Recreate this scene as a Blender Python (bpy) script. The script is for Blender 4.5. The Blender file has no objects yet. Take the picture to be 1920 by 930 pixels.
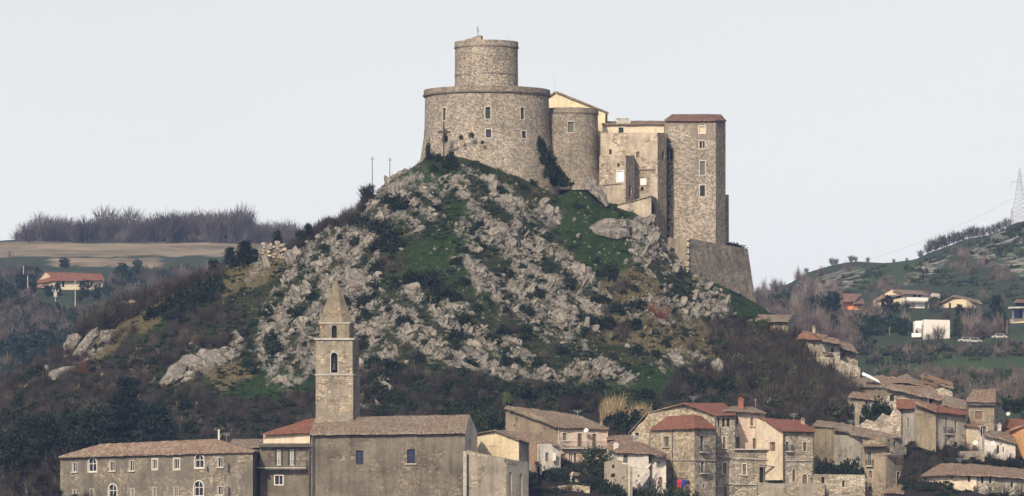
import bpy, math, random
import numpy as np
from mathutils import Vector, geometry, Matrix

# ------------------------------------------------------------------ camera, sky, sun, exposure
SC = bpy.context.scene
COL = SC.collection
F, HZ = 10000.0, 1000.0        # focal length in photo pixels, photo row of the horizon
cam = bpy.data.cameras.new('camera'); camo = bpy.data.objects.new('camera', cam); COL.objects.link(camo)
cam.sensor_width = 36.0; cam.lens = 36.0 * F / 1920.0
cam.shift_y = (HZ - 465.0) / 1920.0
cam.clip_start = 1.0; cam.clip_end = 40000.0
camo.location = (0, 0, 0); camo.rotation_euler = (math.radians(90), 0, 0)
SC.camera = camo
SUN_AZ, SUN_EL = 19.0, 31.0     # degrees to the left behind the camera; height
world = bpy.data.worlds.new('World'); SC.world = world; world.use_nodes = True
nt = world.node_tree; nt.nodes.clear()
sky = nt.nodes.new('ShaderNodeTexSky'); sky.sky_type = 'NISHITA'; sky.sun_disc = False
sky.sun_elevation = math.radians(SUN_EL); sky.sun_rotation = math.radians(180 + SUN_AZ)
sky.altitude = 300; sky.air_density = 1.0; sky.dust_density = 4.0; sky.ozone_density = 1.0
hsv = nt.nodes.new('ShaderNodeHueSaturation'); hsv.inputs['Saturation'].default_value = 0.45; hsv.inputs['Value'].default_value = 0.58
bg = nt.nodes.new('ShaderNodeBackground'); bg.inputs['Strength'].default_value = 0.15
wo = nt.nodes.new('ShaderNodeOutputWorld')
tcw = nt.nodes.new('ShaderNodeTexCoord'); spw = nt.nodes.new('ShaderNodeSeparateXYZ'); rpw = nt.nodes.new('ShaderNodeMapRange'); mxw = nt.nodes.new('ShaderNodeMix'); mxw.data_type = 'RGBA'
rpw.interpolation_type = 'SMOOTHSTEP'; rpw.inputs['From Min'].default_value = 0.0; rpw.inputs['From Max'].default_value = 0.24; rpw.inputs['To Min'].default_value = 0.85; rpw.inputs['To Max'].default_value = 0.0
mxw.inputs[7].default_value = (4.62, 4.62, 4.56, 1)
nt.links.new(tcw.outputs['Generated'], spw.inputs[0]); nt.links.new(spw.outputs[2], rpw.inputs['Value']); nt.links.new(rpw.outputs[0], mxw.inputs[0])
nt.links.new(sky.outputs[0], hsv.inputs['Color']); nt.links.new(hsv.outputs[0], mxw.inputs[6]); nzw = nt.nodes.new('ShaderNodeTexNoise'); nzw.inputs['Scale'].default_value = 5.0; nzw.inputs['Detail'].default_value = 4; mpw = nt.nodes.new('ShaderNodeMapping'); mpw.inputs['Scale'].default_value = (1, 1, 5); nt.links.new(tcw.outputs['Generated'], mpw.inputs[0]); nt.links.new(mpw.outputs[0], nzw.inputs['Vector']); rnw = nt.nodes.new('ShaderNodeMapRange'); rnw.inputs['To Min'].default_value = 0.95; rnw.inputs['To Max'].default_value = 1.05; nt.links.new(nzw.outputs['Fac'], rnw.inputs['Value']); vmw = nt.nodes.new('ShaderNodeMix'); vmw.data_type = 'RGBA'; vmw.blend_type = 'MULTIPLY'; vmw.inputs[0].default_value = 1.0; nt.links.new(mxw.outputs[2], vmw.inputs[6]); nt.links.new(rnw.outputs[0], vmw.inputs[7])
nt.links.new(vmw.outputs[2], bg.inputs[0]); nt.links.new(bg.outputs[0], wo.inputs[0])
sd = bpy.data.lights.new('sun', 'SUN'); sd.energy = 3.0; sd.angle = math.radians(0.6); sd.color = (1.0, 0.86, 0.68)
suno = bpy.data.objects.new('sun', sd); COL.objects.link(suno)
_a, _e = math.radians(SUN_AZ), math.radians(SUN_EL)
_dir = Vector((math.sin(_a) * math.cos(_e), math.cos(_a) * math.cos(_e), -math.sin(_e)))
suno.rotation_euler = _dir.to_track_quat('-Z', 'Y').to_euler(); suno.location = (-300, -300, 400)
vs = SC.view_settings; vs.view_transform = 'Standard'; vs.look = 'None'; vs.gamma = 1; vs.use_curve_mapping = False
vs.exposure = 0.68
SC.cycles.use_denoising = True
SC.cycles.max_bounces = 5; SC.cycles.diffuse_bounces = 3; SC.cycles.volume_bounces = 0
SC.cycles.transparent_max_bounces = 4

rng = np.random.default_rng(7); random.seed(7)

# ------------------------------------------------------------------ small helpers
def W(px, py, Y): return Vector(((px - 960.0) * Y / F, Y, (HZ - py) * Y / F))
def srgb(r, g, b):
    def f(c):
        c /= 255.0
        return c / 12.92 if c <= 0.04045 else ((c + 0.055) / 1.055) ** 2.4
    return (f(r), f(g), f(b))

def tag(o, label=None, cat=None, group=None, kind=None):
    if label: o['label'] = label
    if cat: o['category'] = cat
    if group: o['group'] = group
    if kind: o['kind'] = kind
    return o
def empty(name, loc, label, cat, group=None):
    o = bpy.data.objects.new(name, None); o.location = loc; o.empty_display_size = 0.5; COL.objects.link(o)
    return tag(o, label, cat, group)

class MB:
    """collects faces, links them as one mesh object"""
    def __init__(s): s.v = []; s.f = []; s.m = []; s.uv = []
    def face(s, pts, mat=0, uv=None):
        pts = [Vector(p) for p in pts]
        if uv is None: uv = auto_uv(pts)
        i = len(s.v); s.v += pts; s.f.append(tuple(range(i, i + len(pts)))); s.m.append(mat); s.uv += uv
    def box(s, c, half, mat=0, ax=(1, 0, 0), tilt=None):
        """box at centre c with half sizes along ax (horizontal), its horizontal normal, and z"""
        c = Vector(c); u = Vector(ax).normalized(); w = Vector((0, 0, 1)); n = u.cross(w)
        if tilt: u, n, w = tilt
        u = u * half[0]; n = n * half[1]; w = w * half[2]
        P = lambda a, b, d: c + u * a + n * b + w * d
        for q in ([(-1,1,-1),(1,1,-1),(1,1,1),(-1,1,1)], [(1,-1,-1),(-1,-1,-1),(-1,-1,1),(1,-1,1)],
                  [(1,1,-1),(1,-1,-1),(1,-1,1),(1,1,1)], [(-1,-1,-1),(-1,1,-1),(-1,1,1),(-1,-1,1)],
                  [(-1,1,1),(1,1,1),(1,-1,1),(-1,-1,1)], [(-1,-1,-1),(1,-1,-1),(1,1,-1),(-1,1,-1)]):
            s.face([P(*k) for k in q], mat)
    def bar(s, a, b, r, mat=0, n=4, r2=None):
        a = Vector(a); b = Vector(b); d = (b - a)
        if d.length < 1e-6: return
        d.normalize(); r2 = r if r2 is None else r2
        t = Vector((0, 0, 1)) if abs(d.z) < 0.9 else Vector((1, 0, 0))
        u = d.cross(t).normalized(); w = d.cross(u)
        A = [a + (u * math.cos(k * 2 * math.pi / n + .78) + w * math.sin(k * 2 * math.pi / n + .78)) * r for k in range(n)]
        B = [b + (u * math.cos(k * 2 * math.pi / n + .78) + w * math.sin(k * 2 * math.pi / n + .78)) * r2 for k in range(n)]
        for k in range(n):
            j = (k + 1) % n; s.face([A[j], A[k], B[k], B[j]], mat)
        s.face(A, mat); s.face(B[::-1], mat)
    def build(s, name, mats, parent=None, origin=None, smooth=False):
        if not isinstance(mats, (list, tuple)): mats = [mats]
        me = bpy.data.meshes.new(name)
        o = bpy.data.objects.new(name, me)
        org = Vector(origin) if origin is not None else (Vector(parent_origin(parent)) if parent else Vector((0, 0, 0)))
        me.from_pydata([tuple(p - org) for p in s.v], [], s.f)
        for m in mats: me.materials.append(m)
        me.polygons.foreach_set('material_index', s.m)
        ul = me.uv_layers.new(name='UVMap')
        ul.data.foreach_set('uv', [c for p in s.uv for c in p])
        if smooth: me.polygons.foreach_set('use_smooth', [True] * len(s.f))
        me.update()
        COL.objects.link(o)
        if parent: o.parent = parent; o['org'] = 1
        else: o.location = org
        return o
def parent_origin(p):
    while p.parent is not None: p = p.parent
    return p.location
def auto_uv(pts):
    n = Vector((0, 0, 0))
    for i in range(len(pts)):
        a, b = pts[i], pts[(i + 1) % len(pts)]
        n += Vector(((a.y - b.y) * (a.z + b.z), (a.z - b.z) * (a.x + b.x), (a.x - b.x) * (a.y + b.y)))
    if n.length < 1e-9: return [(0, 0)] * len(pts)
    n.normalize()
    if abs(n.z) > 0.97: return [(p.x, p.y) for p in pts]
    u = Vector((0, 0, 1)).cross(n).normalized(); v = n.cross(u)
    return [(p.dot(u), p.dot(v)) for p in pts]

def np_mesh(name, V, Fc, mat, smooth=False, attr=None):
    """mesh data from numpy arrays: V (n,3), Fc (m,k)"""
    me = bpy.data.meshes.new(name); V = np.asarray(V, dtype=np.float32); Fc = np.asarray(Fc, dtype=np.int32)
    me.vertices.add(len(V)); me.vertices.foreach_set('co', V.ravel())
    k = Fc.shape[1]; me.loops.add(Fc.size); me.loops.foreach_set('vertex_index', Fc.ravel())
    me.polygons.add(len(Fc)); me.polygons.foreach_set('loop_start', np.arange(0, Fc.size, k, dtype=np.int32))
    me.polygons.foreach_set('loop_total', np.full(len(Fc), k, dtype=np.int32))
    if smooth: me.polygons.foreach_set('use_smooth', np.ones(len(Fc), dtype=bool))
    if attr:
        for an, av in attr.items():
            a = me.color_attributes.new(an, 'FLOAT_COLOR', 'POINT'); a.data.foreach_set('color', np.asarray(av, dtype=np.float32).ravel())
    for m in (mat if isinstance(mat, (list, tuple)) else [mat]): me.materials.append(m)
    me.update(calc_edges=True); me.validate()
    return me
def link(name, me, parent=None, loc=(0, 0, 0), rot=(0, 0, 0), scale=(1, 1, 1)):
    o = bpy.data.objects.new(name, me); COL.objects.link(o)
    o.location = loc; o.rotation_euler = rot; o.scale = scale
    if parent: o.parent = parent
    return o
def copy_tree(o, parent=None):
    c = o.copy(); COL.objects.link(c)
    if parent: c.parent = parent
    for ch in list(o.children): copy_tree(ch, c)
    return c

# numpy value noise
_T = rng.random(65536)
def _h(ix, iy, s): return _T[((ix * 73856093) ^ (iy * 19349663) ^ (s * 83492791)) & 65535]
def vn(x, y, s=0):
    x = np.asarray(x, float); y = np.asarray(y, float)
    ix = np.floor(x).astype(np.int64); iy = np.floor(y).astype(np.int64); fx = x - ix; fy = y - iy
    fx = fx * fx * (3 - 2 * fx); fy = fy * fy * (3 - 2 * fy)
    return (_h(ix, iy, s) * (1 - fx) + _h(ix + 1, iy, s) * fx) * (1 - fy) + (_h(ix, iy + 1, s) * (1 - fx) + _h(ix + 1, iy + 1, s) * fx) * fy
def fbm(x, y, s=0, o=4):
    r = 0; a = 0.5; t = 0
    for k in range(o):
        r = r + a * vn(x * 2 ** k, y * 2 ** k, s + k * 17); t += a; a *= 0.5
    return r / t
def inpoly(px, py, poly):
    px = np.asarray(px); py = np.asarray(py); c = np.zeros(px.shape, bool); n = len(poly)
    for i in range(n):
        x1, y1 = poly[i]; x2, y2 = poly[(i + 1) % n]
        if y1 == y2: continue
        cond = (y1 > py) != (y2 > py)
        c ^= cond & (px < (x2 - x1) * (py - y1) / (y2 - y1) + x1)
    return c

# ------------------------------------------------------------------ materials
class NT:
    def __init__(s, name):
        s.m = bpy.data.materials.new(name); s.m.use_nodes = True; s.t = s.m.node_tree; s.t.nodes.clear()
        s.out = s.n('ShaderNodeOutputMaterial'); s.b = s.n('ShaderNodeBsdfPrincipled')
        s.t.links.new(s.b.outputs[0], s.out.inputs[0])
        s.b.inputs['Roughness'].default_value = 0.9
        s.b.inputs['Specular IOR Level'].default_value = 0.2
    def n(s, t, **kw):
        o = s.t.nodes.new(t)
        for k, v in kw.items(): setattr(o, k, v)
        return o
    def l(s, a, b): s.t.links.new(a, b)
    def coord(s, kind='Object', scale=(1, 1, 1), rot=(0, 0, 0)):
        tc = s.n('ShaderNodeTexCoord'); mp = s.n('ShaderNodeMapping')
        mp.inputs['Scale'].default_value = scale; mp.inputs['Rotation'].default_value = rot
        s.l(tc.outputs[kind], mp.inputs[0]); return mp.outputs[0]
    def noise(s, co, scale, detail=4, rough=0.55):
        o = s.n('ShaderNodeTexNoise'); o.inputs['Scale'].default_value = scale; o.inputs['Detail'].default_value = detail
        o.inputs['Roughness'].default_value = rough; s.l(co, o.inputs['Vector']); return o.outputs['Fac']
    def ramp(s, fac, stops, interp='LINEAR'):
        o = s.n('ShaderNodeValToRGB'); o.color_ramp.interpolation = interp; e = o.color_ramp.elements
        while len(e) < len(stops): e.new(0.5)
        for k, (p, c) in enumerate(stops):
            e[k].position = p; e[k].color = (c, c, c, 1) if not isinstance(c, (tuple, list)) else (*c[:3], 1)
        s.l(fac, o.inputs[0]); return o.outputs[0]
    def mix(s, fac, a, b, mode='MIX'):
        o = s.n('ShaderNodeMix', data_type='RGBA', blend_type=mode)
        for i, v in ((0, fac), (6, a), (7, b)):
            if isinstance(v, (int, float)): o.inputs[i].default_value = v
            elif isinstance(v, (tuple, list)): o.inputs[i].default_value = (*v[:3], 1)
            else: s.l(v, o.inputs[i])
        return o.outputs[2]
    def bump(s, h, strength=0.5, dist=0.1):
        o = s.n('ShaderNodeBump'); o.inputs['Strength'].default_value = strength; o.inputs['Distance'].default_value = dist
        s.l(h, o.inputs['Height']); s.l(o.outputs[0], s.b.inputs['Normal'])
    def col(s, c):
        if isinstance(c, (tuple, list)): s.b.inputs['Base Color'].default_value = (*c[:3], 1)
        else: s.l(c, s.b.inputs['Base Color'])
        return s.m

def sc(c, k): return tuple(min(1, x * k) for x in c)
def plain(name, c, rough=0.8, var=0.25, scale=1.5, metal=0):
    n = NT(name); co = n.coord('Object')
    f = n.noise(co, scale, 5, 0.65)
    n.b.inputs['Roughness'].default_value = rough; n.b.inputs['Metallic'].default_value = metal
    return n.col(n.ramp(f, [(0.3, sc(c, 1 - var)), (0.7, sc(c, 1 + var))]))
def masonry(name, stone, plaster=None, expose=0.5, sx=0.62, sy=0.36, mortar=0.55, var=0.42, stain=0.45, streak=0.5, patch=0.35, holes=0.0):
    """stone blocks with mortar; where plaster is given it covers all but patches; stains and runs of their own shape"""
    n = NT(name); uv = n.coord('UV', (1 / sx, 1 / sy, 1)); ob = n.coord('Object')
    warp = n.n('ShaderNodeTexNoise'); warp.inputs['Scale'].default_value = 1.3; n.l(uv, warp.inputs['Vector'])
    wuv = n.mix(0.05, uv, warp.outputs['Color'])
    vo = n.n('ShaderNodeTexVoronoi', voronoi_dimensions='2D'); vo.inputs['Scale'].default_value = 1.0; n.l(wuv, vo.inputs['Vector'])
    ve = n.n('ShaderNodeTexVoronoi', voronoi_dimensions='2D', feature='DISTANCE_TO_EDGE'); ve.inputs['Scale'].default_value = 1.0; n.l(wuv, ve.inputs['Vector'])
    sep = n.n('ShaderNodeSeparateColor'); n.l(vo.outputs['Color'], sep.inputs[0])
    base = n.ramp(sep.outputs[0], [(0.0, sc(stone, 1 - var)), (0.55, stone), (1.0, sc(stone, 1 + var))])
    warm = n.ramp(sep.outputs[1], [(0.0, (1.06, 0.99, 0.90)), (1.0, (0.95, 1.0, 1.05))])
    base = n.mix(1.0, base, warm, 'MULTIPLY')
    mo = n.ramp(ve.outputs['Distance'], [(0.0, mortar), (0.13, 1.0)])
    base = n.mix(1.0, base, mo, 'MULTIPLY')
    h = n.ramp(ve.outputs['Distance'], [(0.0, 0.0), (0.2, 1.0)])
    if holes:
        hv = n.n('ShaderNodeTexVoronoi', voronoi_dimensions='2D'); hv.inputs['Scale'].default_value = 0.42; n.l(uv, hv.inputs['Vector'])
        hm = n.ramp(hv.outputs['Distance'], [(0.10, 0.25), (0.2, 1.0)])
        lowhole = n.noise(ob, 0.12, 3)
        base = n.mix(n.ramp(lowhole, [(0.30, holes * 0.35), (0.62, holes)]), base, n.mix(1.0, base, hm, 'MULTIPLY'))
    if plaster is not None:
        pf = n.noise(ob, patch, 6, 0.65); pf2 = n.noise(ob, 2.2, 5, 0.7)
        pc = n.mix(n.ramp(pf2, [(0.35, 0.0), (0.65, 1.0)]), sc(plaster, 0.82), sc(plaster, 1.15))
        e = n.n('ShaderNodeMath', operation='ADD'); n.l(pf, e.inputs[0])
        e2 = n.n('ShaderNodeMath', operation='MULTIPLY'); n.l(pf2, e2.inputs[0]); e2.inputs[1].default_value = 0.35; n.l(e2.outputs[0], e.inputs[1])
        t = 0.95 - 0.5 * expose
        ms = n.ramp(e.outputs[0], [(t - 0.03, 0.0), (t + 0.03, 1.0)])
        base = n.mix(ms, pc, base)
        h = n.mix(ms, (0.9, 0.9, 0.9), h)
    st = n.noise(ob, 0.23, 6, 0.68)
    base = n.mix(1.0, base, n.ramp(st, [(0.30, 1 - stain), (0.55, 1.0), (0.75, 1 + stain * 0.25)]), 'MULTIPLY')
    rn = n.coord('Object', (1.1, 1.1, 0.09)); rf = n.noise(rn, 1.0, 5, 0.6)
    base = n.mix(streak, base, n.mix(1.0, base, n.ramp(rf, [(0.32, 0.5), (0.55, 1.0)]), 'MULTIPLY'))
    n.bump(h, 0.7, 0.08)
    return n.col(base)
def tiles(name, a, b, old, oldness=0.5):
    """clay pan tiles: rows down the slope, each tile its own tone, lichen in patches"""
    n = NT(name); uv = n.coord('UV'); ob = n.coord('Object')
    br = n.n('ShaderNodeTexBrick', offset=0.0, squash=1.0)
    n.l(n.coord('UV', (1, 1, 1)), br.inputs['Vector'])
    br.inputs['Scale'].default_value = 1.0; br.inputs['Brick Width'].default_value = 0.26; br.inputs['Row Height'].default_value = 0.42
    br.inputs['Mortar Size'].default_value = 0.022; br.inputs['Mortar Smooth'].default_value = 0.6; br.inputs['Bias'].default_value = 0.0
    br.inputs['Color1'].default_value = (0, 0, 0, 1); br.inputs['Color2'].default_value = (1, 1, 1, 1); br.inputs['Mortar'].default_value = (0.3, 0.3, 0.3, 1)
    sepb = n.n('ShaderNodeSeparateColor'); n.l(br.outputs['Color'], sepb.inputs[0])
    c = n.ramp(sepb.outputs[0], [(0.0, sc(a, 0.7)), (0.5, a), (1.0, b)])
    mort = n.ramp(br.outputs['Fac'], [(0.0, 1.0), (1.0, 0.55)])
    c = n.mix(1.0, c, mort, 'MULTIPLY')
    pf = n.noise(ob, 0.45, 7, 0.72)
    c = n.mix(n.ramp(pf, [(0.62 - 0.3 * oldness, 0.0), (0.80 - 0.2 * oldness, 0.85)]), c, n.mix(sepb.outputs[0], sc(old, 0.7), sc(old, 1.35)))
    p2 = n.noise(ob, 2.6, 5, 0.7)
    c = n.mix(1.0, c, n.ramp(p2, [(0.3, 0.6), (0.6, 1.15)]), 'MULTIPLY')
    w = n.n('ShaderNodeTexWave', wave_type='BANDS', bands_direction='X'); w.inputs['Scale'].default_value = 0.314 / 0.26
    n.l(uv, w.inputs['Vector']); n.bump(w.outputs['Fac'], 0.6, 0.09)
    return n.col(c)

M = {}
M['castle'] = masonry('castle_stone', (0.34, 0.294, 0.238), sx=0.34, sy=0.27, var=0.38, mortar=0.66, stain=0.26, streak=0.4, holes=0.9)
M['castle_dark'] = masonry('castle_stone_weathered_shaded', (0.28, 0.24, 0.193), sx=0.36, sy=0.26, var=0.34, mortar=0.6, stain=0.3, streak=0.5, holes=0.5)  # darker stone: round tower and bands; on side walls shade put in colour
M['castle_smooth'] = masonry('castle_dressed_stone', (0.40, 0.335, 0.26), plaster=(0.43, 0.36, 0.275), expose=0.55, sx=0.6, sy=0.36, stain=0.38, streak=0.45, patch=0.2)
M['yellow'] = masonry('yellow_plaster', (0.5, 0.40, 0.25), plaster=(0.66, 0.545, 0.37), expose=0.05, stain=0.15, streak=0.3)
M['convent'] = masonry('convent_grey_plaster', (0.27, 0.23, 0.18), plaster=(0.172, 0.149, 0.118), expose=0.53, sx=0.4, sy=0.25, stain=0.4, streak=0.5, patch=0.22)
M['church'] = masonry('church_grey_plaster', (0.21, 0.175, 0.135), plaster=(0.158, 0.134, 0.103), expose=0.5, sx=0.4, sy=0.25, stain=0.5, streak=0.55, patch=0.15)
M['belfry'] = masonry('belfry_stone', (0.34, 0.285, 0.215), plaster=(0.26, 0.222, 0.172), expose=0.56, sx=0.5, sy=0.3, stain=0.4, streak=0.5, patch=0.35)
M['spire'] = masonry('spire_stone', (0.26, 0.215, 0.152), plaster=(0.22, 0.182, 0.13), expose=0.5, sx=0.5, sy=0.35, stain=0.5, streak=0.6)
M['stone'] = masonry('village_stone', (0.40, 0.335, 0.245), sx=0.42, sy=0.32, var=0.4, mortar=0.62, stain=0.3, streak=0.3)
M['stone_grey'] = masonry('grey_village_stone', (0.385, 0.335, 0.265), sx=0.5, sy=0.3, var=0.38, mortar=0.5, stain=0.45, streak=0.5)
M['stone_plaster'] = masonry('patched_village_plaster', (0.31, 0.262, 0.195), plaster=(0.27, 0.235, 0.185), expose=0.48, sx=0.45, sy=0.28, stain=0.4, streak=0.55)
M['sandy'] = masonry('sandy_plaster', (0.24, 0.20, 0.145), plaster=(0.26, 0.21, 0.145), expose=0.4, stain=0.4, streak=0.6)
M['cream'] = masonry('cream_plaster', (0.42, 0.35, 0.26), plaster=(0.58, 0.485, 0.36), expose=0.18, stain=0.3, streak=0.35)
M['white'] = masonry('white_plaster', (0.38, 0.35, 0.31), plaster=(0.52, 0.475, 0.42), expose=0.25, stain=0.38, streak=0.35)
M['pink'] = masonry('pink_plaster', (0.40, 0.33, 0.27), plaster=(0.54, 0.42, 0.345), expose=0.35, stain=0.38, streak=0.4)
M['salmon'] = masonry('salmon_plaster', (0.38, 0.33, 0.27), plaster=(0.40, 0.235, 0.155), expose=0.45, stain=0.25, streak=0.4, patch=0.5)
M['orange'] = masonry('orange_plaster', (0.5, 0.3, 0.16), plaster=(0.42, 0.235, 0.105), expose=0.05, stain=0.15, streak=0.2)
M['pale_grey'] = masonry('pale_grey_plaster', (0.28, 0.25, 0.21), plaster=(0.31, 0.28, 0.24), expose=0.42, stain=0.4, streak=0.6)
M['far_cream'] = plain('far_cream_plaster', (0.50, 0.415, 0.285), var=0.1)
M['far_white'] = plain('far_white_plaster', (0.72, 0.67, 0.60), var=0.08)
M['far_orange'] = plain('far_orange_plaster', (0.55, 0.20, 0.09), var=0.1)
M['far_grey'] = plain('far_grey_plaster', (0.40, 0.33, 0.27), var=0.15)
M['tile_old'] = tiles('old_clay_tiles', (0.21, 0.14, 0.10), (0.315, 0.228, 0.165), (0.21, 0.18, 0.14), 0.5)
M['tile_mossy'] = tiles('lichened_clay_tiles', (0.20, 0.14, 0.10), (0.29, 0.22, 0.16), (0.215, 0.19, 0.15), 0.7)
M['tile_red'] = tiles('red_clay_tiles', (0.215, 0.088, 0.056), (0.285, 0.128, 0.085), (0.20, 0.125, 0.09), 0.3)
M['tile_orange'] = tiles('orange_clay_tiles', (0.235, 0.12, 0.076), (0.31, 0.18, 0.12), (0.25, 0.18, 0.13), 0.4)
M['tile_castle'] = tiles('castle_clay_tiles', (0.185, 0.105, 0.078), (0.235, 0.14, 0.105), (0.19, 0.135, 0.105), 0.3)
M['glass'] = plain('dark_window', (0.02, 0.022, 0.028), rough=0.35, var=0.3)
M['glass_blue'] = plain('dark_blue_window', (0.012, 0.018, 0.045), rough=0.35, var=0.3)
M['hole'] = plain('dark_interior', (0.018, 0.015, 0.013), rough=1.0, var=0.3)
M['shutter'] = plain('grey_green_shutter', (0.10, 0.105, 0.09), var=0.3, scale=4)
M['shutter_green'] = plain('dark_green_shutter', (0.03, 0.045, 0.035), var=0.3, scale=4)
M['wood'] = plain('weathered_wood', (0.15, 0.095, 0.06), var=0.4, scale=3)
M['dark_wood'] = plain('dark_wood', (0.05, 0.038, 0.03), var=0.4, scale=3)
M['frame'] = plain('pale_stone_frame', (0.42, 0.375, 0.31), var=0.2, scale=2)
M['frame_white'] = plain('white_painted_frame', (0.52, 0.485, 0.43), var=0.12, scale=2)
M['bright'] = plain('white_boarded_window', (0.82, 0.80, 0.74), var=0.06)
M['metal'] = plain('grey_metal', (0.30, 0.30, 0.31), rough=0.5, metal=0.6, var=0.2)
M['dark_metal'] = plain('dark_iron', (0.045, 0.045, 0.05), rough=0.6, var=0.3)
M['concrete'] = plain('weathered_concrete', (0.34, 0.315, 0.28), var=0.3)
M['gutter'] = plain('dark_gutter', (0.07, 0.06, 0.052), var=0.3)
M['brickred'] = plain('red_brick', (0.21, 0.088, 0.058), var=0.35, scale=5)
M['white_paint'] = plain('white_paint', (0.5, 0.49, 0.46), var=0.08)
M['tarp'] = plain('white_plastic_sheet', (0.85, 0.85, 0.84), var=0.05, rough=0.5)
M['cloth_red'] = plain('red_cloth', (0.45, 0.03, 0.07), var=0.3); M['cloth_blue'] = plain('blue_cloth', (0.03, 0.04, 0.22), var=0.3)
M['cloth_dark'] = plain('dark_cloth', (0.03, 0.025, 0.05), var=0.3)

def leafmat(name, a, b, scale=0.6, tone=(1.0, 1.9)):
    n = NT(name)
    gi = n.n('ShaderNodeNewGeometry'); oi = n.n('ShaderNodeObjectInfo')
    f = n.noise(n.coord('Object'), scale, 3, 0.6)
    c = n.ramp(gi.outputs['Random Per Island'], [(0.0, a), (0.7, tuple((x + y) / 2 for x, y in zip(a, b))), (1.0, b)])
    c = n.mix(1.0, c, n.ramp(f, [(0.3, 0.65), (0.7, 1.3)]), 'MULTIPLY')
    c = n.mix(1.0, c, n.ramp(oi.outputs['Random'], [(0.0, 0.75), (1.0, 1.25)]), 'MULTIPLY')
    tn = n.n('ShaderNodeAttribute', attribute_name='tone'); mt = n.n('ShaderNodeMapRange'); n.l(tn.outputs['Fac'], mt.inputs['Value']); mt.inputs['To Min'].default_value = tone[0]; mt.inputs['To Max'].default_value = tone[1]
    if tone[0] != tone[1]: c = n.mix(1.0, c, mt.outputs[0], 'MULTIPLY')
    n.b.inputs['Roughness'].default_value = 0.75
    return n.col(c)
M['leaf_dark'] = leafmat('dark_evergreen_leaves', (0.004, 0.009, 0.0042), (0.017, 0.029, 0.011))
M['leaf_cedar'] = leafmat('cedar_needles', (0.007, 0.014, 0.012), (0.020, 0.034, 0.022))
M['leaf_mid'] = leafmat('olive_leaves', (0.013, 0.022, 0.008), (0.042, 0.052, 0.020))
M['leaf_light'] = leafmat('pale_green_leaves', (0.06, 0.09, 0.03), (0.14, 0.16, 0.06))
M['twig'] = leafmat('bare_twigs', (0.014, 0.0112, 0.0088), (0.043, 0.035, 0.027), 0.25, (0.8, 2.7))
M['twig_far'] = leafmat('far_bare_twigs', (0.055, 0.044, 0.038), (0.125, 0.098, 0.080), 0.6, (0.9, 2.0))  # lighter than the near twigs: haze over the far wood put in colour
M['twig_rust'] = leafmat('rusty_twigs', (0.11, 0.040, 0.022), (0.20, 0.085, 0.05))
M['bark'] = plain('bark', (0.085, 0.068, 0.055), var=0.4, scale=3)
M['blade'] = leafmat('grass_blades', (0.007, 0.016, 0.004), (0.027, 0.043, 0.012), 0.15)
M['straw'] = leafmat('dry_grass', (0.065, 0.055, 0.026), (0.19, 0.155, 0.08), 0.15)
M['reed'] = leafmat('dry_reeds', (0.19, 0.14, 0.075), (0.37, 0.28, 0.16), 0.5)

def rockmat(name, c):
    n = NT(name); ob = n.coord('Object'); oi = n.n('ShaderNodeObjectInfo')
    f = n.noise(ob, 0.8, 8, 0.72); g = n.noise(ob, 0.16, 4, 0.6); k = n.noise(n.coord('Object', (2.2, 2.2, 0.5)), 1.0, 6, 0.7)
    isl = n.n('ShaderNodeNewGeometry').outputs['Random Per Island']
    col = n.ramp(f, [(0.32, sc(c, 0.30)), (0.47, sc(c, 0.95)), (0.72, sc(c, 1.35))])
    col = n.mix(1.0, col, n.ramp(isl, [(0.0, (0.58, 0.58, 0.60)), (0.5, (0.98, 0.95, 0.90)), (1.0, (1.3, 1.27, 1.2))]), 'MULTIPLY')
    col = n.mix(n.ramp(g, [(0.5, 0.0), (0.7, 0.5)]), col, (0.16, 0.115, 0.085))
    col = n.mix(1.0, col, n.ramp(k, [(0.36, 0.32), (0.50, 1.0)]), 'MULTIPLY')
    hh = n.mix(0.5, f, k); n.bump(hh, 1.0, 0.35)
    return n.col(col)
M['rock'] = rockmat('limestone', (0.178, 0.166, 0.149))
M['rock_far'] = rockmat('far_limestone', (0.46, 0.42, 0.37))
# ------------------------------------------------------------------ the castle hill
RY = 988.0
RIDGE = [(-500, 900), (-200, 810), (0, 716), (40, 690), (119, 645), (180, 612), (235, 588), (271, 568), (322, 538), (364, 524), (416, 510), (480, 490),
         (530, 474), (555, 460), (590, 438), (617, 425), (667, 404), (690, 376), (721, 342), (748, 326), (787, 300), (800, 291), (850, 291), (890, 300),
         (930, 314), (975, 332), (1010, 350), (1048, 370), (1070, 358), (1105, 362), (1125, 378), (1190, 392), (1225, 420), (1250, 455), (1290, 505),
         (1340, 530), (1415, 564), (1445, 586), (1490, 622), (1560, 682), (1640, 750), (1750, 800), (2000, 900), (2600, 980)]
FOOT = [(-500, 930), (-100, 870), (100, 830), (300, 805), (600, 785), (900, 778), (1300, 775), (1600, 778), (1750, 800), (2000, 850), (2600, 900)]
_rx = np.array([p[0] for p in RIDGE], float); _ry = np.array([p[1] for p in RIDGE], float)
_fx = np.array([p[0] for p in FOOT], float); _fy = np.array([p[1] for p in FOOT], float)
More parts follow.
